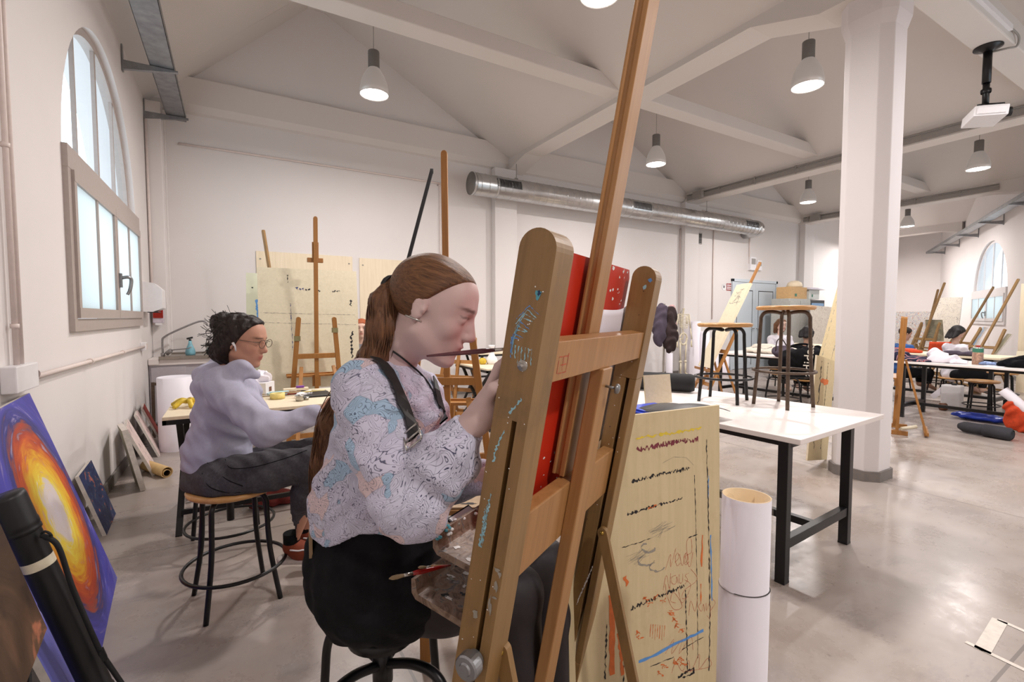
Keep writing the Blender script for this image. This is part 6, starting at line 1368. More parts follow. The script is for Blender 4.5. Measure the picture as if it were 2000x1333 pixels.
# ------------------------------------------------------------------ easels and boards by the back wall
def tape_mark(mb, pts): pass
def place(o, x, y, rz): o.location = (x, y, 0); o.rotation_euler.z = rz; return o
e = make_easel('tall wooden easel seen from behind, holding the large plywood board by the back wall', 'wooden studio easels', 'orange_wood', 1.36, 2.36, .17, .08, .11, .75, 1.95); place(e, .74, 5.30, PI)
for z0_, s in ((1.22, -1), (1.14, 1)):
    mb = MB(); xx = s*(.17+.11*(1-z0_/1.3)); mb.box((xx-.028, .08*z0_-.022, z0_-.03), (xx+.028, .08*z0_+.022, z0_+.02)); plain('tape_olive', (132, 124, 84), .6); mb.build('tape_wrap', 'tape_olive', e)
def marksA(mb):
    O2 = Vector((0, 0, 0)); X, Y, Z = Vector((1, 0, 0)), Vector((0, 1, 0)), Vector((0, 0, 1))
    for k in range(5): stroke(mb, O2, X, Y, Z, [(.36+.03*k, 1.06+rnd(-.01, .02)), (.375+.03*k, 1.045)], .014, 3 if k < 3 else 2, .8, .006)
    stroke(mb, O2, X, Y, Z, [(.54, 1.04), (.60, 1.035)], .01, 2, 1, .006); stroke(mb, O2, X, Y, Z, [(.72, 1.035), (.80, 1.045)], .010, 2, 1, .006)
    stroke(mb, O2, X, Y, Z, [(.28, 1.2), (.285, 1.12)], .008, 2, 1); stroke(mb, O2, X, Y, Z, [(.91, .60), (.905, .30)], .012, 2, 1.5, .02); stroke(mb, O2, X, Y, Z, [(.915, .95), (.91, .88)], .01, 2, 1.2)
    stroke(mb, O2, X, Y, Z, [(.02, .80), (.95, .78)], .003, 4, 1); stroke(mb, O2, X, Y, Z, [(.02, .70), (.96, .67)], .003, 4, 1); stroke(mb, O2, X, Y, Z, [(.73, .20), (.80, .20)], .012, 5, .6)
    stroke(mb, O2, X, Y, Z, [(.30, .9), (.31, .4)], .003, 3, 1.5)
a = at(500, 540, 5.22); A = Vector((1, -.02, 0)); panel('plywood_board', Vector((.225, 5.40, .60)), A, Vector((0, .10, 1)), .985, 1.27, .014, ['plywood_grey', 'plywood_light', 'paint_black', 'paint_darkblue', 'paint_grey', 'paint_maroon'], 'large grey-beige plywood board with blue and black paint marks held by the tall easel', 'board', extra=marksA)
def marksB(mb):
    O2 = Vector((0, 0, 0)); X, Y, Z = Vector((1, 0, 0)), Vector((0, 1, 0)), Vector((0, 0, 1))
    stroke(mb, O2, X, Y, Z, [(.16, 1.18), (.42, 1.17)], .006, 2, 1.4, .01); stroke(mb, O2, X, Y, Z, [(.12, 1.3), (.17, .9), (.24, .5)], .006, 4, 1.2); stroke(mb, O2, X, Y, Z, [(.10, 1.15), (.11, .95), (.15, .75), (.2, .5)], .02, 3, .4)
    blob(mb, O2, X, Y, Z, (.3, 1.32), .02, .01, 5); blob(mb, O2, X, Y, Z, (.06, 1.28), .008, .008, 2)
pb = onY(447, 530, 5.95); panel('plywood_board', Vector((pb.x+.13, 5.75, pb.z-1.44)), Vector((1, 0, -.02)), Vector((-.09, .12, 1)), .72, 1.44, .012, ['plywood_green', 'plywood_light', 'paint_black', 'paint_blue', 'paint_brown', 'paint_yellow'], 'pale greenish board with a blue streak leaning behind the large grey-beige board', 'board', extra=marksB)
pm_h = onY(512, 449, 6.5).z
e = make_easel('wooden easel mostly hidden behind the pale greenish board, only its mast top showing', 'wooden studio easels', 'beech_dark', 1.2, pm_h, .2, .14, .08, .7); pm = onY(512, 449, 6.5); place(e, pm.x+.27, 6.33, 1.0)
for (u0, u1, v, lb) in ((500, 688, 490, 'left of two bare pale plywood panels fixed on the back wall'), (702, 806, 504, 'right of two bare pale plywood panels fixed on the back wall, behind the painter')):
    p0, p1 = onY(u0, v, BY-.02), onY(u1, v+9, BY-.02); mb = MB(); zt = p0.z; mb.box((p0.x, BY-.018, .9), (p1.x, BY-.002, zt))
    for xx in (p0.x+.05, p1.x-.05): mb.box((xx-.012, BY-.022, zt-.12), (xx+.012, BY-.018, zt-.10), 1)
    tag(mb.build('wall_panel', ['plywood_light', 'paint_grey'], None, (p0.x, BY, .9)), lb, 'panel')
# two masts above the painter
e = make_easel('orange-brown wooden easel rising behind the head of the person in black dungarees', 'wooden studio easels', 'orange_wood', 1.33, 2.40, .16, .05, .16, .78); q = at(874, 740, 3.15); place(e, q.x, q.y, PI-.52)
e = make_easel('dark black-painted easel leaning behind the head of the person in black dungarees', 'wooden studio easels', 'paint_black', 1.0, 2.54, .16, .27, .10, .6); q = at(805, 500, 3.8); pz = at(850, 335, 3.8)
dxy = Vector((pz.x-q.x, pz.y-q.y, 0)); gx = dxy.normalized(); foot = Vector((pz.x, pz.y, 0))-gx*(.27*2.52); place(e, foot.x, foot.y, math.atan2(gx.y, gx.x)-PI/2)
# small table behind the painter's arm, with palette board
q = at(905, 985, 1.85); t = thing('side_table', 'small wooden side table behind the hand of the painter', 'table', (q.x+.1, q.y+.1, 0)); zt = q.z-.012
mb = MB(); Mb = Matrix.Rotation(-.5, 4, 'Z'); mb.box((-.22, -.17, zt-.02), (.28, .2, zt), 0, Mb); mb.build('table_top', 'beech', t, bevel=.002)
for a, b in ((-.19, -.14), (.25, -.14), (.25, .17), (-.19, .17)): mb = MB(); mb.box((a-.02, b-.02, 0), (a+.02, b+.02, zt-.02), 0, Mb); mb.build('leg', 'orange_wood', t)
mb = MB(); Mb = Matrix.Translation((q.x+.1, q.y+.1, 0))@Mb; mb.box((-.2, -.16, zt+.001), (.24, .17, zt+.008), 0, Mb)
for k in range(10): blob(mb, Mb@Vector((0, 0, zt+.008)), Mb.to_3x3()@Vector((1, 0, 0)), Mb.to_3x3()@Vector((0, 1, 0)), Vector((0, 0, 1)), (rnd(-.17, .2), rnd(-.14, .12)), .03, .008, 1 if k < 8 else 2)
plain('palette_brown', (176, 150, 120), .5); tag(mb.build('palette', ['palette_brown', 'paint_black', 'paint_maroon'], None, (q.x, q.y, zt)), 'brownish palette board with black paint dabs on the side table behind the painter', 'palette')
ph = at(912, 1016, 1.12); mb = MB(); Mb = Matrix.Translation(ph)@Matrix.Rotation(.55, 4, 'Z')@Matrix.Rotation(.5, 4, 'X'); mb.box((-.045, -.030, -.004), (.045, .030, .002), 0, Mb); mb.box((-.041, -.026, .002), (.041, .026, .0028), 1, Mb); mb.box((-.012, -.008, .0029), (.014, .004, .0033), 2, Mb)
tag(mb.build('phone', ['black_plastic', 'white_plastic', 'paint_grey'], None, ph, bevel=.003), 'phone with a white back lying above the upper paint tray of the foreground easel', 'phone')
# tables behind the painter's arm
folding_table(2.52, 4.85, 3.35, 5.75, .75, 'folding drawing table with black legs and a white vase on it', 'plywood_light')
folding_table(3.2, 6.4, 4.1, 7.1, .80, 'farther folding drawing table behind the one with the white vase', 'plywood_light')
vz = at(915, 692, 6.2); vz = Vector((2.85, 5.35, .752)); mb = MB(); mb.lathe([(0, 0), (.06, 0), (.075, .03), (.07, .07), (.04, .11), (.028, .16), (.03, .21), (.045, .24), (.04, .24), (.02, .2), (0, .2)], vz, 24); tag(mb.build('vase', 'white_plastic', None, vz), 'white vase with a narrow neck on the folding table right of the painter', 'vase')
mb = MB(); c = vz+Vector((-.12, .02, 0)); mb.lathe([(0, 0), (.035, .0), (.05, .03), (.045, .06), (.02, .08), (0, .082)], c, 16); tag(mb.build('lemon', 'banana', None, c), 'yellow fruit beside the white vase', 'fruit')
e = make_easel('thin-masted wooden easel whose tip shows right of the face of the painter', 'wooden studio easels', 'orange_wood', 1.1, 1.92, .2, .20, .08, .6); q = at(944, 560, 5.9); place(e, q.x-.3, q.y+.25, -.9)
e = make_easel('wooden easel whose tip shows above the red board', 'wooden studio easels', 'orange_wood', 1.1, 2.1, .2, .14, .08, .6); q = at(1217, 505, 6.2); place(e, q.x-.2, q.y+.15, -.9)
# ================================================================== MIDDLE AND RIGHT
# things on the near white table: folders, small panel, black roll
plain('blue_plastic', (40, 70, 190), .35)
c = onZ(1290, 802, .775); t = thing('document_folder', 'blue and black plastic folders lying at the left end of the white table', 'folder', c)
qf = onZ(1262, 812, .762); Mb = Matrix.Translation(Vector((qf.x, qf.y, .763)))@Matrix.Rotation(-.05, 4, 'Z')
mb = MB(); mb.box((-.02, -.18, 0), (.28, .22, .012), 0, Mb); mb.box((-.0, -.14, .012), (.26, .2, .024), 0, Mb); mb.build('blue_folder', 'blue_plastic', t, c, bevel=.003)
mb = MB(); mb.grid(lambda u, v: Mb@Vector((.0+u*.36, -.30+v*.40, .028+.05*math.sin(u*PI*.9)*(1-.6*v)+.01*math.sin(v*5))), 10, 8); mb.build('black_folder', 'black_plastic', t, c, solid=.003)
pn = onZ(1270, 786, .79); bp = Vector((2.35, 2.86, .775))
panel('plywood_offcut', onZ(1262, 790, .765), Vector((.98, -.2, 0)), Vector((-.03, .16, 1)), .21, .195, .012, ['plywood_light', 'plywood'], 'small pale plywood offcut standing upright on the white table', 'board')
mb = MB(); a, b = Vector((2.68, 3.04, .835)), Vector((3.09, 2.44, .835)); dd = (b-a).normalized(); Mr = dd.to_track_quat('Z', 'Y').to_matrix().to_4x4(); L_ = (b-a).length
mb.lathe([(0, .0), (.06, 0), (.072, .02), (.072, L_-.03), (.06, L_), (.03, L_), (.03, L_-.05), (0, L_-.05)], a, 28, 0, Mr); tag(mb.build('foam_roll', 'black_rubber', None, a), 'black rolled sheet lying across the far end of the white table', 'roll')

# tall narrow panel and easel against the column
e = make_easel('orange-brown wooden easel between the tall panel and the white column', 'wooden studio easels', 'orange_wood', 1.3, 1.5, .16, .12, .06, .62, rear=False); q = at(1672, 700, 5.3); place(e, q.x, q.y, -YAW-PI/2-.6)
def marksC(mb):
    O2 = Vector((0, 0, 0)); X, Y, Z = Vector((1, 0, 0)), Vector((0, 1, 0)), Vector((0, 0, 1))
    for k in range(14): stroke(mb, O2, X, Y, Z, [(.05, .1+.09*k), (.052, .15+.09*k)], .006, 2, 1, .01)
    stroke(mb, O2, X, Y, Z, [(.2, .1), (.22, 1.1)], .005, 2, 1.4); stroke(mb, O2, X, Y, Z, [(.4, .1), (.42, 1.2)], .006, 2, 1.5); blob(mb, O2, X, Y, Z, (.20, .98), .07, .08, 3, 14, .2); blob(mb, O2, X, Y, Z, (.35, .92), .05, .03, 4)
P0 = at(1591, 728, 5.1); P1 = at(1634, 515, 5.15); Aw = Vector((-sy_, -cy_, 0)).normalized()
Bv = (P1-P0); panel('tall_board', P0, Aw, Bv, .50, Bv.length, .016, ['plywood', 'plywood_light', 'paint_grey', 'paint_blue', 'paint_orange'], 'tall pale panel leaning toward the left side of the white column', 'board', extra=marksC)
def marksD(mb):
    O2 = Vector((0, 0, 0)); X, Y, Z = Vector((1, 0, 0)), Vector((0, 1, 0)), Vector((0, 0, 1))
    stroke(mb, O2, X, Y, Z, [(.12, .1), (.14, .9)], .012, 2, 1.5, .02); stroke(mb, O2, X, Y, Z, [(.3, .1), (.3, .9)], .006, 2, 1.2); blob(mb, O2, X, Y, Z, (.25, .72), .1, .03, 3); stroke(mb, O2, X, Y, Z, [(.1, .35), (.4, .3)], .008, 3, 1)
P0 = onZ(1600, 926, 0); P1 = at(1630, 722, 4.25); Bv = P1-P0; panel('plywood_board', P0+Vector((0, .10, .088)), Vector((.97, .15, -.17)), Vector((.17, .03, .98)), .50, Bv.length, .014, ['plywood', 'plywood_light', 'paint_black', 'paint_orange'], 'short plywood board on the floor left of the white column', 'board', extra=marksD)

# side-on easel right of the column
e = make_easel('wooden easel seen side-on just right of the white column, tape round its foot', 'wooden studio easels', 'orange_wood', 1.36, 1.36, .2, .03, .02, .66, rear=True, rear_d=.26); q = onZ(1751, 842, 0); place(e, q.x, q.y, -YAW-PI/2-.68)
mb = MB(); qq = onZ(1760, 838, .08); mb.tube([qq+Vector((0, 0, 0)), qq+Vector((.12, -.1, .03))], .02, 8); tag(mb.build('masking_tape_roll', 'tape_cream', None, qq), 'knotted strip of pale tape round the foot of the side-on easel', 'tape')

# right tables
def wt(x0, y0, W_, L_, label, top='white_laminate', h=.76): return make_table(L_, W_, h, label, (x0, y0, 0), 0, (.06, W_-.06, .10, L_-.10), 'long work tables on the right', top, .028, .045, stretch=.16)
wt(7.72, .95, .80, 1.95, 'long white-topped table with black legs at the right edge of the photo, cluttered with bags')
wt(9.15, 2.2, .80, 1.9, 'pale wood-topped table behind the right-hand white table', 'plywood_light', .78)
wt(7.05, 3.45, .80, 1.75, 'white-topped table seen between the legs of the stools on the near table', 'white_laminate', .76)
wt(10.3, 4.6, .8, 1.6, 'far pale table behind the person in a white shirt', 'plywood_light', .76)
# stools
for (u, v, h, lb, kind) in ((1915, 815, .50, 'wooden stool with black legs under the right-hand white table', 0), (1955, 790, .50, 'wooden stool behind the first one under the right-hand white table', 0), (1835, 765, .5, 'small wooden stool between the two right-hand tables', 0)):
    s = make_stool(h, lb, 'stools under the tables on the right'); p = onZ(u, v, 0); s.location = (p.x, p.y, 0); s.rotation_euler.z = rnd(0, 1.5)
s = make_swivel(.52, 'swivel stool with a wooden seat seen under the tall stool, beside the middle table', 'stools under the tables on the right'); p = onZ(1555, 800, 0); s.location = (p.x, p.y+.2, 0)
# bags and clothes as soft shapes
def soft(name, blobs, h, mat, label, cat, amp=.01, fr=40, floor_=None, parent=None, extra=None):
    F = SDF(); cs = []
    for c, r in blobs: F.el(c, r, .04); cs.append(c)
    c0 = np.mean(cs, 0)
    ph = rnd(0, 6)
    F.post.append(lambda P, D: D+amp*np.sin(P@V3((fr, fr*.7, fr*1.2))+ph+2*np.sin(P@V3((-fr*.5, fr*.6, fr*.4)))))
    if floor_ is not None: F.post.append(lambda P, D: np.maximum(D, floor_-P[:, 2]))
    base = (c0[0], c0[1], floor_ if floor_ is not None else c0[2]) if parent is None else tuple(parent.location)
    o = fig_mesh(name, F, h, mat, parent, base)
    if parent is None: tag(o, label, cat)
    return o
ZT3 = .761
soft('plastic_bag', [((7.95, 2.46, .79), (.10, .16, .05)), ((7.95, 2.52, .85), (.08, .08, .06)), ((7.95, 2.38, .82), (.08, .08, .05)), ((7.97, 2.55, .91), (.04, .04, .05)), ((7.95, 2.28, .775), (.08, .08, .02))], .014, 'paper_white', 'crumpled white plastic bag on the right-hand white table', 'bag', .018, 34, ZT3)
plain('black_cloth', (20, 20, 23), .9, 0, .4, 20, .1)
soft('jacket', [((8.1, 1.55, .82), (.2, .30, .09)), ((8.1, 1.40, .92), (.16, .22, .12)), ((8.15, 1.25, .98), (.12, .15, .1)), ((7.95, 1.75, .80), (.12, .2, .06))], .018, 'black_cloth', 'heap of black jackets on the right-hand white table at the photo edge', 'jacket', .014, 30, ZT3)
c = onZ(1909, 712, ZT3+.001); t = thing('metal_can', 'tall tin can with a green and brown label on the right-hand white table', 'can', c)
plain('label_brown', (176, 140, 118), .5, 0, .5, 40); plain('label_green', (56, 120, 96), .5)
mb = MB(); mb.lathe([(0, 0), (.052, 0), (.052, .15)], c, 24, 0); mb.lathe([(.052, .15), (.052, .20)], c, 24, 1); mb.lathe([(.052, .2), (.05, .215), (.02, .22), (0, .22)], c, 24, 2); mb.build('can_body', ['label_brown', 'label_green', 'steel'], t, c)
mb = MB(); mb.lathe([(.02, .22), (.02, .235), (0, .237)], c, 14); mb.build('cap', 'paint_red', t, c)
plain('orange_plastic', (216, 100, 36), .5); c = Vector((7.80, 1.22, ZT3)); mb = MB(); mb.lathe([(0, 0), (.04, 0), (.046, .1), (.042, .1), (.036, .01), (0, .01)], c, 20); tag(mb.build('cup', 'orange_plastic', None, c), 'orange paper cup at the right edge of the photo', 'cup')
mb = MB(); mb.box((7.78, 1.85, ZT3), (7.95, 2.02, ZT3+.004)); tag(mb.build('paper_sheet', 'paper_white', None, (7.8, 1.9, ZT3)), 'sheet of paper by the tin can on the right-hand table', 'paper')
plain('blue_foil', (130, 150, 190), .3, .3, .5, 40); soft('tissue_pack', [((8.0, 2.06, .78), (.05, .08, .025)), ((8.02, 1.96, .775), (.05, .05, .02))], .009, 'blue_foil', 'blue and silver packet beside the white plastic bag', 'packet', .006, 60, ZT3)
panel('portfolio', Vector((8.45, 1.9, ZT3+.001)), Vector((0, -1, 0)), Vector((.3, 0, 1)), .9, .17, .01, ['plywood_grey', 'black_plastic'], 'open black portfolio with a beige lining standing on the right-hand table', 'portfolio')
# jersey over the side
def stripe_mat():
    m, nt, b = new_mat('striped_jersey'); setp(b, None, .8); wv = N(nt, 'ShaderNodeTexWave', bands_direction='DIAGONAL'); wv.inputs['Scale'].default_value = 5; wv.inputs['Distortion'].default_value = 3; nt.links.new(coords(nt), wv.inputs['Vector'])
    nt.links.new(ramp(nt, wv.outputs['Fac'], [(0, lin((26, 28, 58))), (.62, lin((28, 30, 62))), (.66, lin((220, 216, 226))), (.72, lin((190, 40, 48))), (.82, lin((190, 40, 48))), (.86, lin((222, 218, 226))), (.9, lin((26, 28, 58)))], 'CONSTANT'), b.inputs['Base Color'])
stripe_mat(); soft('jersey', [((7.85, 2.83, .79), (.14, .2, .05)), ((7.80, 2.9, .85), (.1, .14, .07)), ((7.9, 2.66, .78), (.1, .12, .035))], .014, 'striped_jersey', 'navy sports jersey with red and white stripes on the left end of the right-hand table', 'jersey', .01, 30, ZT3)
# floor items right
c = onZ(1858, 800, 0); t = thing('water_canister', 'white plastic canister on the floor under the right-hand table', 'canister', c); mb = MB(); mb.box((c.x-.07, c.y-.11, 0), (c.x+.09, c.y+.11, .36)); mb.build('canister_body', 'white_plastic', t, c, bevel=.015); mb = MB(); mb.tube([c+Vector((0, -.02, .36)), c+Vector((0, -.02, .385))], .03, 14); mb.build('cap', 'black_plastic', t, c); mb = MB(); mb.add([c+Vector((-.03, .12, .32)), c+Vector((-.03, .24, .18)), c+Vector((-.03, .20, .12)), c+Vector((-.03, .12, .2))], [(0, 1, 2, 3)]); mb.build('paper_flap', 'paper_white', t, c, solid=.002)
mb = MB(); c = onZ(1842, 795, .05); mb.lathe([(.02, -.03), (.055, -.03), (.055, .03), (.02, .03), (.02, -.03)], c, 20, 0, Matrix.Rotation(PI/2, 4, 'X')@Matrix.Rotation(.9, 4, 'Y')); tag(mb.build('packing_tape_roll', 'paint_brown', None, c), 'brown roll of packing tape on the floor beside the white canister', 'tape')
a, b = onZ(1872, 832, .07), onZ(1978, 850, .07); mb = MB(); dd = (b-a).normalized(); Mr = dd.to_track_quat('Z', 'Y').to_matrix().to_4x4(); L_ = (b-a).length; plain('foam_grey', (52, 52, 58), .85)
mb.lathe([(0, 0), (.03, .0), (.06, .05), (.063, .08), (.063, L_-.02), (.04, L_), (.02, L_-.02), (0, L_-.02)], a, 24, 0, Mr); mb.lathe([(.068, L_-.24), (.071, L_-.23), (.071, L_-.02), (.05, L_)], a, 24, 0, Mr); tag(mb.build('foam_mat', 'foam_grey', None, a), 'dark grey rolled exercise mat on the floor at the right', 'mat')
plain('orange_fabric', (206, 70, 30), .8, 0, .2); qb = onZ(1990, 845, 0); soft('orange_bag', [((qb.x+.05, qb.y+.0, .14), (.10, .14, .15)), ((qb.x+.0, qb.y+.06, .28), (.08, .08, .12)), ((qb.x+.0, qb.y-.16, .22), (.1, .12, .2))], .014, 'orange_fabric', 'bright orange bag on the floor at the right edge of the photo', 'bag', .014, 30, .001)
a, b = Vector((qb.x-.02, qb.y+.02, .30)), Vector((qb.x-.05, qb.y+.22, .56)); a = onX(1998, 795, qb.x-.02); b = onX(1962, 765, qb.x-.02); dd = (b-a).normalized(); Mr = dd.to_track_quat('Z', 'Y').to_matrix().to_4x4(); L_ = (b-a).length+.02; mb = MB(); mb.lathe([(.045, -.12), (.055, L_), (.051, L_), (.042, -.1)], a, 24, 0, Mr); tag(mb.build('paper_roll', 'paper_white', None, a), 'loosely rolled white paper sticking out of the orange bag', 'paper roll')
soft('blue_bag', [((qb.x+.45, qb.y+.45, .05), (.12, .3, .05))], .02, 'blue_plastic', 'flat blue bag on the floor behind the orange bag', 'bag', .008, 30, .001)

# far right: big paintings and easels
def far_panel(u0, u1, vt, vb, X, mats, label, th=.03, leanx=.12, extra=None):
    a = onX(u0, (vt+vb)/2, X) if False else None
def place_panel(p_bl, p_br, ht, mats, label, leanv, th=.03, nm='painting_board', extra=None):
    A = Vector(p_br)-Vector(p_bl); wd = A.length; A.normalize(); n = Vector((A.y, -A.x, 0)); n = n if n.dot(-Vector(p_bl)) > 0 else -n
    if A.cross(Vector((0, 0, 1))).dot(n) < 0: p_bl, A = Vector(p_br), -A
    return panel(nm, p_bl, A, Vector((0, 0, 1))-n*leanv, wd, ht, th, mats, label, 'painting', extra=extra)
def gnd(u, d): p = at(u, 620, d); return (p.x, p.y, .0)
place_panel(gnd(1705, 14.8), gnd(1832, 13.2), 1.52, ['graffiti', 'canvas_edge'], 'wide painting covered in colourful splashes and lines, right of the white column', .1)
place_panel(gnd(1816, 12.9), gnd(1868, 12.4), 1.90, ['line_sketch', 'canvas_edge'], 'tall white canvas with a dark red line drawing near the far arched window', .15)
place_panel(Vector(gnd(1812, 11.0))+Vector((0, 0, .8)), Vector(gnd(1846, 10.9))+Vector((0, 0, .8)), .5, ['still_life_grey', 'canvas_edge'], 'small pale canvas on the easel in front of the red line drawing', .2)
def far_easel(u, v, d, H_, lean_, dirx, lb, ph=1.25, mh=2.1, half=.22):
    e = make_easel(lb, 'wooden studio easels', 'beech_dark', ph, mh, half, lean_, .08, .65); p = at(u, v, d); a = p.copy(); ang = dirx
    g = Vector((math.cos(ang), math.sin(ang), 0)); place(e, a.x-g.x*lean_*mh, a.y-g.y*lean_*mh, ang-PI/2); return e
ra = -YAW
far_easel(1847, 572, 10.2, 0, .34, ra, 'wooden easel leaning left, highest mast right of the splashed painting')
far_easel(1834, 582, 11.0, 0, .22, ra, 'second wooden easel just behind the one right of the splashed painting', 1.2, 2.0)
far_easel(1943, 572, 10.0, 0, .55, ra, 'wooden easel whose mast crosses the far arched window', 1.15, 2.0)
far_easel(1992, 562, 8.6, 0, .50, ra, 'wooden easel at the right edge whose mast leans in front of the far wall', 1.15, 2.05)
def small_canvas(u, v, d, wd, ht, mats, label, ang, tilt=.3):
    p = at(u, v, d); A = Vector((math.cos(ang), math.sin(ang), 0)); n = Vector((A.y, -A.x, 0)); n = n if n.dot(-p) > 0 else -n
    if A.cross(Vector((0, 0, 1))).dot(n) < 0: A = -A
    return panel('canvas_painting', p-A*wd/2-Vector((0, 0, ht/2)), A, Vector((0, 0, 1))-n*tilt, wd, ht, .02, mats, label, 'painting')
small_canvas(1893, 660, 9.0, .45, .5, ['seascape', 'canvas_edge'], 'blue and sandy canvas on the easel in front of the person in the white coat', ra+.9, .45)
small_canvas(1938, 672, 8.4, .40, .46, ['still_life_grey', 'canvas_edge'], 'greyish portrait canvas on the right-most far easel', ra+.9, .5)
mb = MB(); p0 = at(1992, 600, 8.5); mb.box((p0.x-.0, p0.y-.4, 0), (p0.x+.04, p0.y+.0, 1.95)); 
tag(mb.build('tall_board', 'plywood_light', None, (p0.x, p0.y, .5)), 'pale upright board cut by the right edge of the photo', 'board')

# back-centre: door sign, easel by the door, cabinet, rolls, skeleton, coats
sg = onY(1421, 561, BY); t = thing('wall_sign', 'small red and white sign left of the double door', 'sign', sg)
mb = MB(); mb.lathe([(0, 0), (.075, 0), (.08, .004)], Vector((sg.x-.15, BY-.004, sg.z)), 20, 0, Matrix.Rotation(PI/2, 4, 'X')); mb.box((sg.x-.165, BY-.010, sg.z-.03), (sg.x-.135, BY-.004, sg.z+.03), 1); mb.build('round_symbol', ['white_plastic', 'paint_black'], t, sg)
mb = MB(); mb.box((sg.x-.05, BY-.006, sg.z-.09), (sg.x+.17, BY-.002, sg.z+.09)); 
for r_ in (.045, -.005, -.05): 
    for k in range(5): mb.box((sg.x-.03+.036*k, BY-.008, sg.z+r_-.012), (sg.x-.002+.036*k, BY-.006, sg.z+r_+.014), 1)
mb.build('red_plate', ['soap_red', 'white_plastic'], t, sg)
e = make_easel('wooden easel holding a long pale board in front of the double door', 'wooden studio easels', 'orange_wood', 1.25, 2.12, .2, .46, .06, .62); q = at(1490, 487, 6.6); g = Vector((cy_, -sy_, 0)); ang = -YAW; place(e, q.x-g.x*.46*2.12, q.y-g.y*.46*2.12, ang-PI/2)
foot = Vector((q.x-g.x*.46*2.12, q.y-g.y*.46*2.12, 0)); Bv = (g*.46+Vector((0, 0, 1))).normalized(); Aw = Vector((-g.y, g.x, 0)); nn = Aw.cross(Bv)
def marksE(mb):
    for k in range(9): stroke(mb, Vector((0, 0, 0)), Vector((1, 0, 0)), Vector((0, 1, 0)), Vector((0, 0, 1)), [(.05+rnd(0, .3), .9+rnd(0, .3)), (.08+rnd(0, .3), .95+rnd(0, .3))], .01, 2, 1)
ob = panel('painting_board', foot+Bv*.72-Aw*.20-g*.12, Aw, Bv, .40, 1.28, .03, ['plywood_grey', 'plywood_light', 'paint_grey'], 'long pale board resting on the easel in front of the double door', 'board', extra=marksE)
# metal cabinet with boxes
cx = onY(1556, 640, 7.0); C_ = Vector((cx.x, 6.95, 0)); t = thing('storage_cabinet', 'grey metal cabinet behind the tall stool, cardboard boxes on top', 'cabinet', C_); plain('cabinet_metal', (176, 176, 170), .45, .2); zc = onY(1556, 585, 7.0).z
mb = MB(); mb.box((C_.x-.85, 6.75, 0), (C_.x+.15, 7.2, zc)); mb.build('cabinet_body', 'cabinet_metal', t, C_, bevel=.004); mb = MB(); mb.box((C_.x+.16, 6.75, 0), (C_.x+.85, 7.2, zc-.02)); mb.build('glass_cabinet', 'black_metal', t, C_, bevel=.004)
for xa, xb in ((-.83, -.36), (-.34, .13)): mb = MB(); mb.box((C_.x+xa, 6.735, .05), (C_.x+xb, 6.75, zc-.06)); mb.build('door', 'cabinet_metal', t, C_)
mb = MB(); mb.box((C_.x+.2, 6.74, .9), (C_.x+.8, 6.749, zc-.1)); plain('screen_blue', (120, 160, 200), .3); mb.build('blue_window', 'screen_blue', t, C_)
plain('cardboard', (196, 160, 112), .7); plain('box_white', (206, 210, 206), .6)
for dx, w_, h_, m_, lb in ((-.35, .75, .30, 'cardboard', 'brown cardboard box on top of the metal cabinet'), (.38, .5, .25, 'box_white', 'whitish box with green marks on the metal cabinet')):
    mb = MB(); mb.box((C_.x+dx-w_/2, 6.78, zc+.002), (C_.x+dx+w_/2, 7.15, zc+h_)); mb.box((C_.x+dx-w_/4, 6.775, zc+.06), (C_.x+dx-w_/8, 6.779, zc+.13), 1); tag(mb.build('storage_box', [m_, 'label_green'], None, (C_.x+dx, 6.9, zc), bevel=.004), lb, 'box')
mb = MB(); mb.lathe([(0, 0), (.17, 0), (.19, .03), (.16, .12), (.08, .17), (0, .18)], Vector((C_.x-.2, 6.98, zc+.305)), 20); tag(mb.build('straw_hat', 'plywood_light', None, (C_.x-.2, 6.98, zc+.3)), 'round pale hat shape on the cardboard box', 'hat')
mb = MB(); 
for k in range(5): mb.box((C_.x+.05+.03*k, 6.7+.02*k, zc+.255+.012*k), (C_.x+.80-.05*k, 7.0+.03*k, zc+.262+.012*k))
tag(mb.build('paper_stack', 'paper_white', None, (C_.x+.3, 6.8, zc+.25)), 'stack of loose sheets on the whitish box', 'paper')
place_panel(onY(1585, 700, 6.45)*1, onY(1625, 700, 6.45)*1, 1.35, ['line_sketch', 'canvas_edge'], 'pale board with a painted grid beside the cabinet', .06, nm='painting_board')
# paper rolls standing
for k, (u, v, r) in enumerate(((1357, 628, .13), (1375, 648, .12), (1393, 685, .13), (1415, 694, .10), (1308, 690, .07))):
    p = onY(u, v, 7.2-.12*(k % 2)); mb = MB(); mb.lathe([(r, 0), (r, p.z), (r*.92, p.z), (r*.92, p.z-.05), (0, p.z-.05)], (p.x, p.y, 0), 28)
    tag(mb.build('paper_roll', 'paper_white', None, (p.x, p.y, 0)), ['tallest white paper roll standing by the back wall', 'second tallest white paper roll, just right of the tallest', 'shorter white paper roll behind the low stool', 'shortest narrow white paper roll next to the table with the tote bag', 'low white paper roll beside the skeleton'][k], 'paper roll', 'paper rolls standing by the back wall')
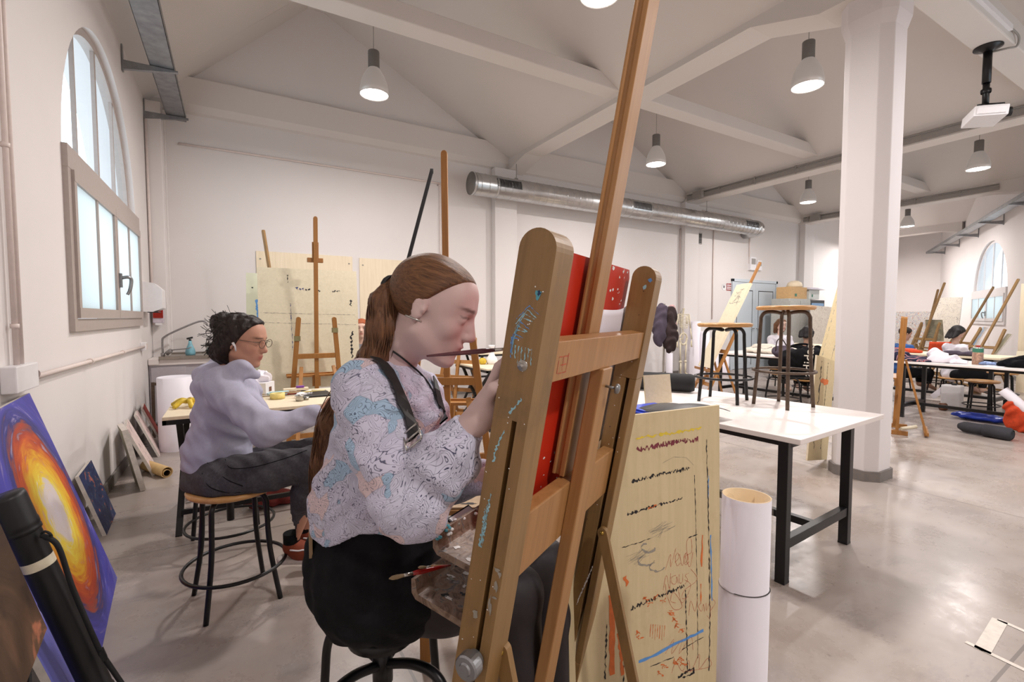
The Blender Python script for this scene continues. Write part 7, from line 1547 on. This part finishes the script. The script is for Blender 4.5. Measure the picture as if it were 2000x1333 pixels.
# skeleton
plain('bone', (222, 212, 186), .5, 0, .08)
sk = onY(1335, 640, 7.05); S_ = Vector((sk.x, sk.y, 0)); t = thing('skeleton_model', 'life-size anatomical skeleton without its skull, hanging on a stand by the back wall', 'skeleton', S_)
zt = onY(1332, 603, 7.05).z
mb = MB(); spine = smooth_path([S_+Vector((0, 0, zt)), S_+Vector((0, .02, zt-.15)), S_+Vector((0, .05, zt-.35)), S_+Vector((0, .0, zt-.55)), S_+Vector((0, .03, zt-.68))], 8)
for p in spine: mb.lathe([(0, .012), (.018, .008), (.018, -.008), (0, -.012)], p, 8)
mb.build('spine', 'bone', t, S_); mb = MB()
for k in range(9):
    z = zt-.14-.033*k; w_ = .085+.055*math.sin((k+1.5)/10*PI)
    mb.tube([S_+Vector((w_*math.cos(a), .03-.075*math.sin(a)*1.0-.03, z-.03*math.sin(a))) for a in [-.4+(PI+.8)*i/14 for i in range(15)]], .0075, 6)
mb.tube([S_+Vector((0, -.08, zt-.17)), S_+Vector((0, -.09, zt-.34))], .016, 6); mb.tube([S_+Vector((-.17, 0, zt-.12)), S_+Vector((0, -.05, zt-.13)), S_+Vector((.17, 0, zt-.12))], .009, 6); mb.build('rib_cage', 'bone', t, S_)
mb = MB(); mb.tube(arc(S_+Vector((0, 0, zt-.68)), .11, -.3, PI+.3, 14, (1, 0, 0), (0, 0, -1)), .022, 8); mb.tube(arc(S_+Vector((0, 0, zt-.66)), .12, .1, PI-.1, 10, (1, 0, 0), (0, 0, 1)), .016, 8); mb.build('pelvis', 'bone', t, S_)
for s in (-1, 1):
    mb = MB(); sh = S_+Vector((s*.18, 0, zt-.13)); el_ = sh+Vector((s*.04, 0, -.30)); wr = el_+Vector((s*.01, -.03, -.25)); mb.tube([sh, el_], [.016, .012], 8); mb.tube([el_, wr], .008, 6); mb.tube([el_+Vector((.018, 0, 0)), wr+Vector((.015, 0, 0))], .007, 6)
    for j in range(4): mb.tube([wr+Vector((.01*j-.015, 0, -.02)), wr+Vector((.014*j-.02, 0, -.12)), wr+Vector((.014*j-.02, -.01, -.17))], .005, 5)
    mb.build('arm', 'bone', t, S_); mb = MB(); hp = S_+Vector((s*.10, 0, zt-.74)); kn = hp+Vector((-s*.02, 0, -.42)); an = kn+Vector((0, 0, -.38)); an.z = max(an.z, .12)
    mb.tube([hp, kn], [.018, .014], 8); mb.lathe([(0, .03), (.03, .01), (.03, -.02), (0, -.035)], kn, 10); mb.tube([kn, an], .013, 8); mb.tube([kn+Vector((.03, 0, -.04)), an+Vector((.02, 0, 0))], .007, 6); mb.tube([an, an+Vector((0, -.12, -.05))], .014, 6); mb.build('leg', 'bone', t, S_)
mb = MB(); mb.tube([S_+Vector((0, .09, 0)), S_+Vector((0, .09, zt-.1)), S_+Vector((0, .03, zt))], .012, 8)
for a in range(5): mb.tube([S_+Vector((0, .09, .05)), S_+Vector((.25*math.cos(a*1.256), .09+.25*math.sin(a*1.256), .03))], .012, 6)
mb.build('stand', 'steel', t, S_)
# coats on a stand
ck = onY(1297, 640, 6.2); K_ = Vector((ck.x, ck.y, 0)); t = thing('coat_stand', 'coat stand hung with dark purple and brown coats beside the skeleton', 'coat stand', K_); ztc = onY(1298, 594, 6.2).z
mb = MB(); mb.tube([K_, K_+Vector((0, 0, ztc))], .018, 10); 
for a in range(4): mb.tube(smooth_path([K_+Vector((0, 0, .2)), K_+Vector((.15*math.cos(a*1.57), .15*math.sin(a*1.57), .12)), K_+Vector((.28*math.cos(a*1.57), .28*math.sin(a*1.57), .01))]), .012, 6)
mb.build('pole', 'steel', t, K_)
plain('coat_purple', (74, 64, 78), .9, 0, .15); plain('coat_brown', (48, 34, 34), .9, 0, .2); plain('coat_pink', (196, 160, 158), .9, 0, .1)
k_ = np.array(K_)
soft('purple_coat', [(k_+[-.08, 0, ztc-.15], (.12, .12, .16)), (k_+[-.12, 0, ztc-.45], (.14, .12, .35))], .022, 'coat_purple', '', '', .014, 22, parent=t); soft('brown_coat', [(k_+[.10, -.05, ztc-.25], (.13, .11, .22)), (k_+[.10, -.06, ztc-.6], (.17, .11, .32))], .022, 'coat_brown', '', '', .016, 24, parent=t); soft('pink_coat', [(k_+[.24, .05, ztc-.2], (.09, .1, .2)), (k_+[.27, .05, ztc-.42], (.08, .09, .18))], .022, 'coat_pink', '', '', .012, 24, parent=t)

# ------------------------------------------------------------------ bags on the middle table
ZM = .761
plain('tote_cloth', (222, 214, 200), .9, 0, .04)
c = onZ(1500, 690, ZM); tb_ = soft('tote_bag', [((c.x, c.y+.05, .80), (.25, .35, .05)), ((c.x+.05, c.y+.1, .86), (.15, .18, .05)), ((c.x+.1, c.y-.2, .82), (.15, .22, .05))], .02, 'tote_cloth', 'off-white cloth tote bag with a black line drawing lying on the middle table', 'bag', .010, 22, ZM)
bvt = [bvh_of(tb_, tb_.location)]
mb = MB()
for pts in ([(1472, 690), (1478, 684), (1488, 688), (1492, 694)], [(1490, 684), (1500, 690), (1512, 684), (1518, 692)], [(1470, 680), (1480, 678), (1494, 682), (1508, 678)]):
    P = [surf_point(bvt, u, v, .002) for u, v in pts]; P = [x[0] for x in P if x]
    if len(P) > 1: mb.tube(smooth_path(P), .003, 4)
if mb.v: o = mb.build('line_drawing', 'paint_black', tb_, tb_.location)
# black sports bag with white lettering, standing on the near side of the middle table
sb = at(1563, 706, 5.25); t = thing('sports_bag', 'black sports bag with white adidas lettering seen through the legs of the tall stool', 'bag', (sb.x, sb.y, 0))
F = SDF(); f_ = Vector((cy_, -sy_, 0)); q = np.array(sb); F.chain([q+V3(f_)*-.12+[0, 0, .03], q+V3(f_)*.13+[0, 0, .04]], [.10, .12], .05); F.chain([q+V3(f_)*-.12+[0, 0, -.07], q+V3(f_)*.13+[0, 0, -.06]], [.10, .12], .05); F.post.append(lambda P, D: D+.006*np.sin(P@V3((30, 20, 40))+2*np.sin(P@V3((20, -30, 15)))))
bg_ = fig_mesh('bag_body', F, .012, 'black_cloth', t, (sb.x, sb.y, 0)); bvb = [bvh_of(bg_, (sb.x, sb.y, 0))]
mb = MB(); mb.tube(smooth_path([q+V3(f_)*-.16+[0, 0, .10], q+V3(f_)*-.1+[0, 0, .17], q+V3(f_)*.05+[0, 0, .19], q+V3(f_)*.16+[0, 0, .14]]), .012, 6); mb.build('handle', 'black_cloth', t, (sb.x, sb.y, 0))
def lettering(text, P, xdir, ydir, size, mat, parent, base, name='lettering', lift=.002):
    cu = bpy.data.curves.new(name, 'FONT'); cu.body = text; cu.size = size; cu.extrude = .0008; cu.align_x = 'CENTER'; cu.align_y = 'CENTER'
    to = bpy.data.objects.new(name, cu); COL.objects.link(to); bpy.context.view_layer.update(); me = bpy.data.meshes.new_from_object(to.evaluated_get(bpy.context.evaluated_depsgraph_get())); bpy.data.objects.remove(to)
    X = Vector(xdir).normalized(); Y = Vector(ydir); Y = (Y-X*Y.dot(X)).normalized(); Z = X.cross(Y); off = Vector(base) if base is not None else Vector((0, 0, 0))
    M = Matrix(((X.x, Y.x, Z.x, P.x-off.x), (X.y, Y.y, Z.y, P.y-off.y), (X.z, Y.z, Z.z, P.z-off.z), (0, 0, 0, 1))); me.transform(M)
    me.materials.clear(); me.materials.append(MATS[mat]); o = bpy.data.objects.new(name, me); COL.objects.link(o); o.parent = parent; return o
s = surf_point(bvb, 1576, 704, .012)
if s: lettering('adidas', s[0]-_fw*.02, Vector((.06, -.03, 1)), -_rt, .145, 'paint_white', t, (sb.x, sb.y, 0))
mb = MB(); cc_ = sb+Vector((0, 0, -.20)); 
for a in (-.14, .14): mb.tube([Vector((sb.x, sb.y, 0))+f_*a, Vector((sb.x, sb.y, sb.z-.15))+f_*a], .012, 8)
mb.box((sb.x-.18, sb.y-.14, sb.z-.175), (sb.x+.18, sb.y+.14, sb.z-.155)); tag(mb.build('low_stand', 'black_metal', None, (sb.x, sb.y, 0)), 'small black stand under the sports bag', 'stand')
hb = at(1527, 664, 7.0); h2 = soft('handbag', [(np.array((hb.x, hb.y, .84)), (.16, .12, .09)), (np.array((hb.x+.12, hb.y-.05, .82)), (.13, .1, .07))], .016, 'coat_purple', 'dark purple-brown leather handbag on the middle table in front of the person in white', 'handbag', .008, 25, ZM)
mb = MB(); mb.tube(smooth_path([Vector((hb.x-.15, hb.y, .85)), Vector((hb.x-.12, hb.y, 1.0)), Vector((hb.x, hb.y, 1.03)), Vector((hb.x+.1, hb.y-.03, .9))]), .008, 6); mb.build('strap', 'coat_brown', h2, h2.location)

# ------------------------------------------------------------------ people in the background
def bust(u, v, d, yaw, label, skin, hairm, top, hair_long=.10, lookdown=0, arms=True, seat=True, hair_front=False, glasses=False, fringe=0):
    skull = at(u, v, d); f = Vector((math.cos(yaw), math.sin(yaw), -lookdown)); O, R = frame(skull, f, (0, 0, 1)); fxy = V3((math.cos(yaw), math.sin(yaw), 0)); lat_ = V3((-fxy[1], fxy[0], 0)); s = V3(skull)
    c7 = s+[0, 0, -.20]-fxy*.03; base = (c7[0], c7[1], 0); pel = s+[0, 0, -.72]-fxy*.06; F = SDF(); clip = lambda P, D: np.where(np.hypot(P[:, 0]-pel[0], P[:, 1]-pel[1]) < .24, np.maximum(D, pel[2]-.104-P[:, 2]), D); F.post.append(clip)
    F.chain([pel, c7+[0, 0, -.25], c7+[0, 0, -.08]], [.12, .12, .09], .05); F.rc(c7+lat_*.15+[0, 0, -.06], c7-lat_*.15+[0, 0, -.06], .05, .05, .05); F.rc(c7+[0, 0, -.04], s+[0, 0, -.07]-fxy*.02, .05, .045, .03)
    hands = []
    for sgn in (-1, 1):
        sh = c7+lat_*.17*sgn+[0, 0, -.06]; el_ = sh+fxy*.06+lat_*.05*sgn+[0, 0, -.27]; wr = el_+fxy*.24+[0, 0, .04]-lat_*.06*sgn; F.chain([sh, el_, wr], [.045, .036, .024], .02); add_hand(F, Vector(wr), Vector(fxy), Vector((0, 0, -1)), Vector(-lat_*sgn), .9, .5); hands.append((sh, el_, wr))
    for sgn in (-1, 1): 
        kn = pel+fxy*.42+lat_*.10*sgn; F.chain([pel+lat_*.08*sgn, kn], [.10, .065], .04); an = kn.copy(); an[2] = .1; F.chain([kn, an, an+fxy*.12+[0, 0, -.06]], [.06, .04, .03], .03)
    L = add_head(F, O, R); b = fig_mesh('person', F, .011, 'skin', None, base, head_color(L, skin, (176, 92, 86), (60, 40, 30))); tag(b, label, 'person'); eyes(L, b, base)
    W = SDF(); W.chain([pel+[0, 0, .0], c7+[0, 0, -.28], c7+[0, 0, -.10]], [.145, .145, .11], .05); W.rc(c7+lat_*.15+[0, 0, -.065], c7-lat_*.15+[0, 0, -.065], .065, .065, .05)
    for sh, el_, wr in hands: W.chain([sh, el_, wr*.85+el_*.15], [.064, .055, .042], .03)
    W.post.append(lambda P, D: np.maximum(D+.005*np.sin(P@V3((30, 25, 45))+2*np.sin(P@V3((20, -20, 10)))), P[:, 2]-(c7[2]+.02))); fig_mesh('top', W, .014, top, b, base)
    T = SDF(); T.post.append(clip)
    for sgn in (-1, 1): kn = pel+fxy*.42+lat_*.10*sgn; an = kn.copy(); an[2] = .16; T.chain([pel+lat_*.08*sgn, kn, an], [.11, .078, .055], .04)
    fig_mesh('trousers', T, .018, 'black_denim', b, base)
    Hs = SDF(); HL = Local(Hs, O, R); HL.el((-.014, 0, .036), (.103, .086, .090), .02); HL.el((.03, 0, .065), (.055, .062, .045), .02)
    if hair_long > .05:
        for y in (-.07, 0, .07): HL.rc((-.05, y, 0), (-.055, y*1.1, -hair_long), .045, .035, .03)
    if fringe: HL.el((.07, 0, .05), (.035, .06, .03), .01)
    hf = .022+fringe
    Hs.post.append(lambda P, D: np.maximum(D+.002*np.sin(P@V3((160, 150, 40))), (lambda q: q[:, 0]*.8-q[:, 2]*.55-hf+.12*np.abs(q[:, 1]))(HL.inv(P)))); fig_mesh('hair', Hs, .009, hairm, b, base)
    if glasses:
        mb = MB(); g = lambda x, y, z: Vector(L.w((x, y, z)))
        for s_ in (-1, 1): mb.tube([g(.108, s_*.034+.024*math.cos(t), .004+.019*math.sin(t)) for t in [2*PI*i/16 for i in range(16)]], .002, 5, closed=True)
        mb.build('glasses', 'black_plastic', b, base)
    return b, pel
def sit(pel, label, h=None):
    s = make_stool(max(.3, pel[2]-.105), label, 'stools people sit on'); s.location = (pel[0], pel[1], 0)
plain('white_shirt', (226, 222, 230), .8, 0, .04); plain('blue_jacket', (44, 88, 150), .8, 0, .15); plain('grey_top', (150, 150, 156), .8)
b, p = bust(706, 642, 5.95, -PI*.5-.25, 'red-haired person with a fringe peeping from behind the large plywood board', (226, 188, 170), 'hair_red', 'grey_top', .20, 0, fringe=.015); sit(p, 'stool under the red-haired person behind the large board')
b, p = bust(1526, 635, 9.0, -PI*.5-.5, 'person with long brown hair and glasses in a loose white shirt behind the middle table', (220, 184, 168), 'hair_brown', 'white_shirt', .26, .05, glasses=True, fringe=.012); sit(p, 'stool under the person in the loose white shirt')
b, p = bust(1577, 652, 8.05, .2, 'person in dark clothes with dark hair bending over beside the cabinet', (150, 116, 98), 'hair_black', 'black_cloth', .08, .5); sit(p, 'stool under the person in dark clothes by the cabinet')
b, p = bust(1768, 652, 8.8, -.6, 'person in a blue jacket with short dark hair behind the side-on easel', (196, 152, 130), 'hair_dark', 'blue_jacket', 0, .3); sit(p, 'stool under the person in the blue jacket')
b, p = bust(1870, 650, 8.25, -YAW-.1, 'person with chin-length black hair in a white coat drawing at the right', (206, 168, 150), 'hair_black', 'white_shirt', .13, .5, fringe=.01); sit(p, 'stool under the person in the white coat')
oc = at(1838, 680, 9.3); t = thing('orange_chair', 'orange plastic chair behind the person in the white coat', 'chair', (oc.x, oc.y, 0)); mb = MB(); mb.grid(lambda u, v: (-.22+.44*u, -.05-.10*v+.06*(2*u-1)**2, .45+.42*v), 10, 8); mb.grid(lambda u, v: (-.22+.44*u, -.05+.42*v, .45-.02*math.sin(v*3)), 8, 8); mb.build('shell', 'orange_fabric', t, solid=.008); t.rotation_euler.z = -.9
for a, b_ in ((-.18, 0), (.18, 0), (-.18, .34), (.18, .34)): mb = MB(); mb.tube([(a, b_, .44), (a*1.15, b_*1.1, 0)], .011, 8); mb.build('leg', 'steel', t)
soft('red_jacket', [((9.45, 3.45, .81), (.12, .25, .03)), ((9.4, 3.3, .80), (.1, .15, .025))], .02, 'orange_fabric', 'orange-red jacket lying on the far wood-topped table', 'jacket', .01, 25, .781); soft('dark_jacket', [((9.35, 3.85, .82), (.12, .18, .04))], .02, 'black_cloth', 'dark jacket lying on the far table next to the person in blue', 'jacket', .01, 25, .781)
soft('pencil_case', [((9.3, 2.75, .81), (.08, .12, .04)), ((9.3, 2.55, .81), (.08, .12, .035))], .014, 'coat_purple', 'purple-blue pouch on the far wood-topped table in front of the white coat', 'pouch', .006, 30, .781)
s = make_swivel(.50, 'swivel stool behind the wooden stool of the person in the hoodie, only its bent black legs showing', 'stools people sit on'); p = onZ(452, 1060, 0); s.location = (p.x, p.y, 0); s.rotation_euler.z = 2.2; s['label'] = 'swivel stool standing behind the hoodie sitter, only bent black legs showing'
plain('dark_red_cloth', (110, 34, 28), .85, 0, .3); q = onZ(520, 988, 0)
soft('red_bag', [((q.x, q.y, .05), (.16, .10, .05)), ((q.x+.12, q.y, .045), (.1, .09, .045))], .014, 'dark_red_cloth', 'flat dark red bag on the floor behind the stool of the hoodie sitter', 'bag', .008, 40, .001)
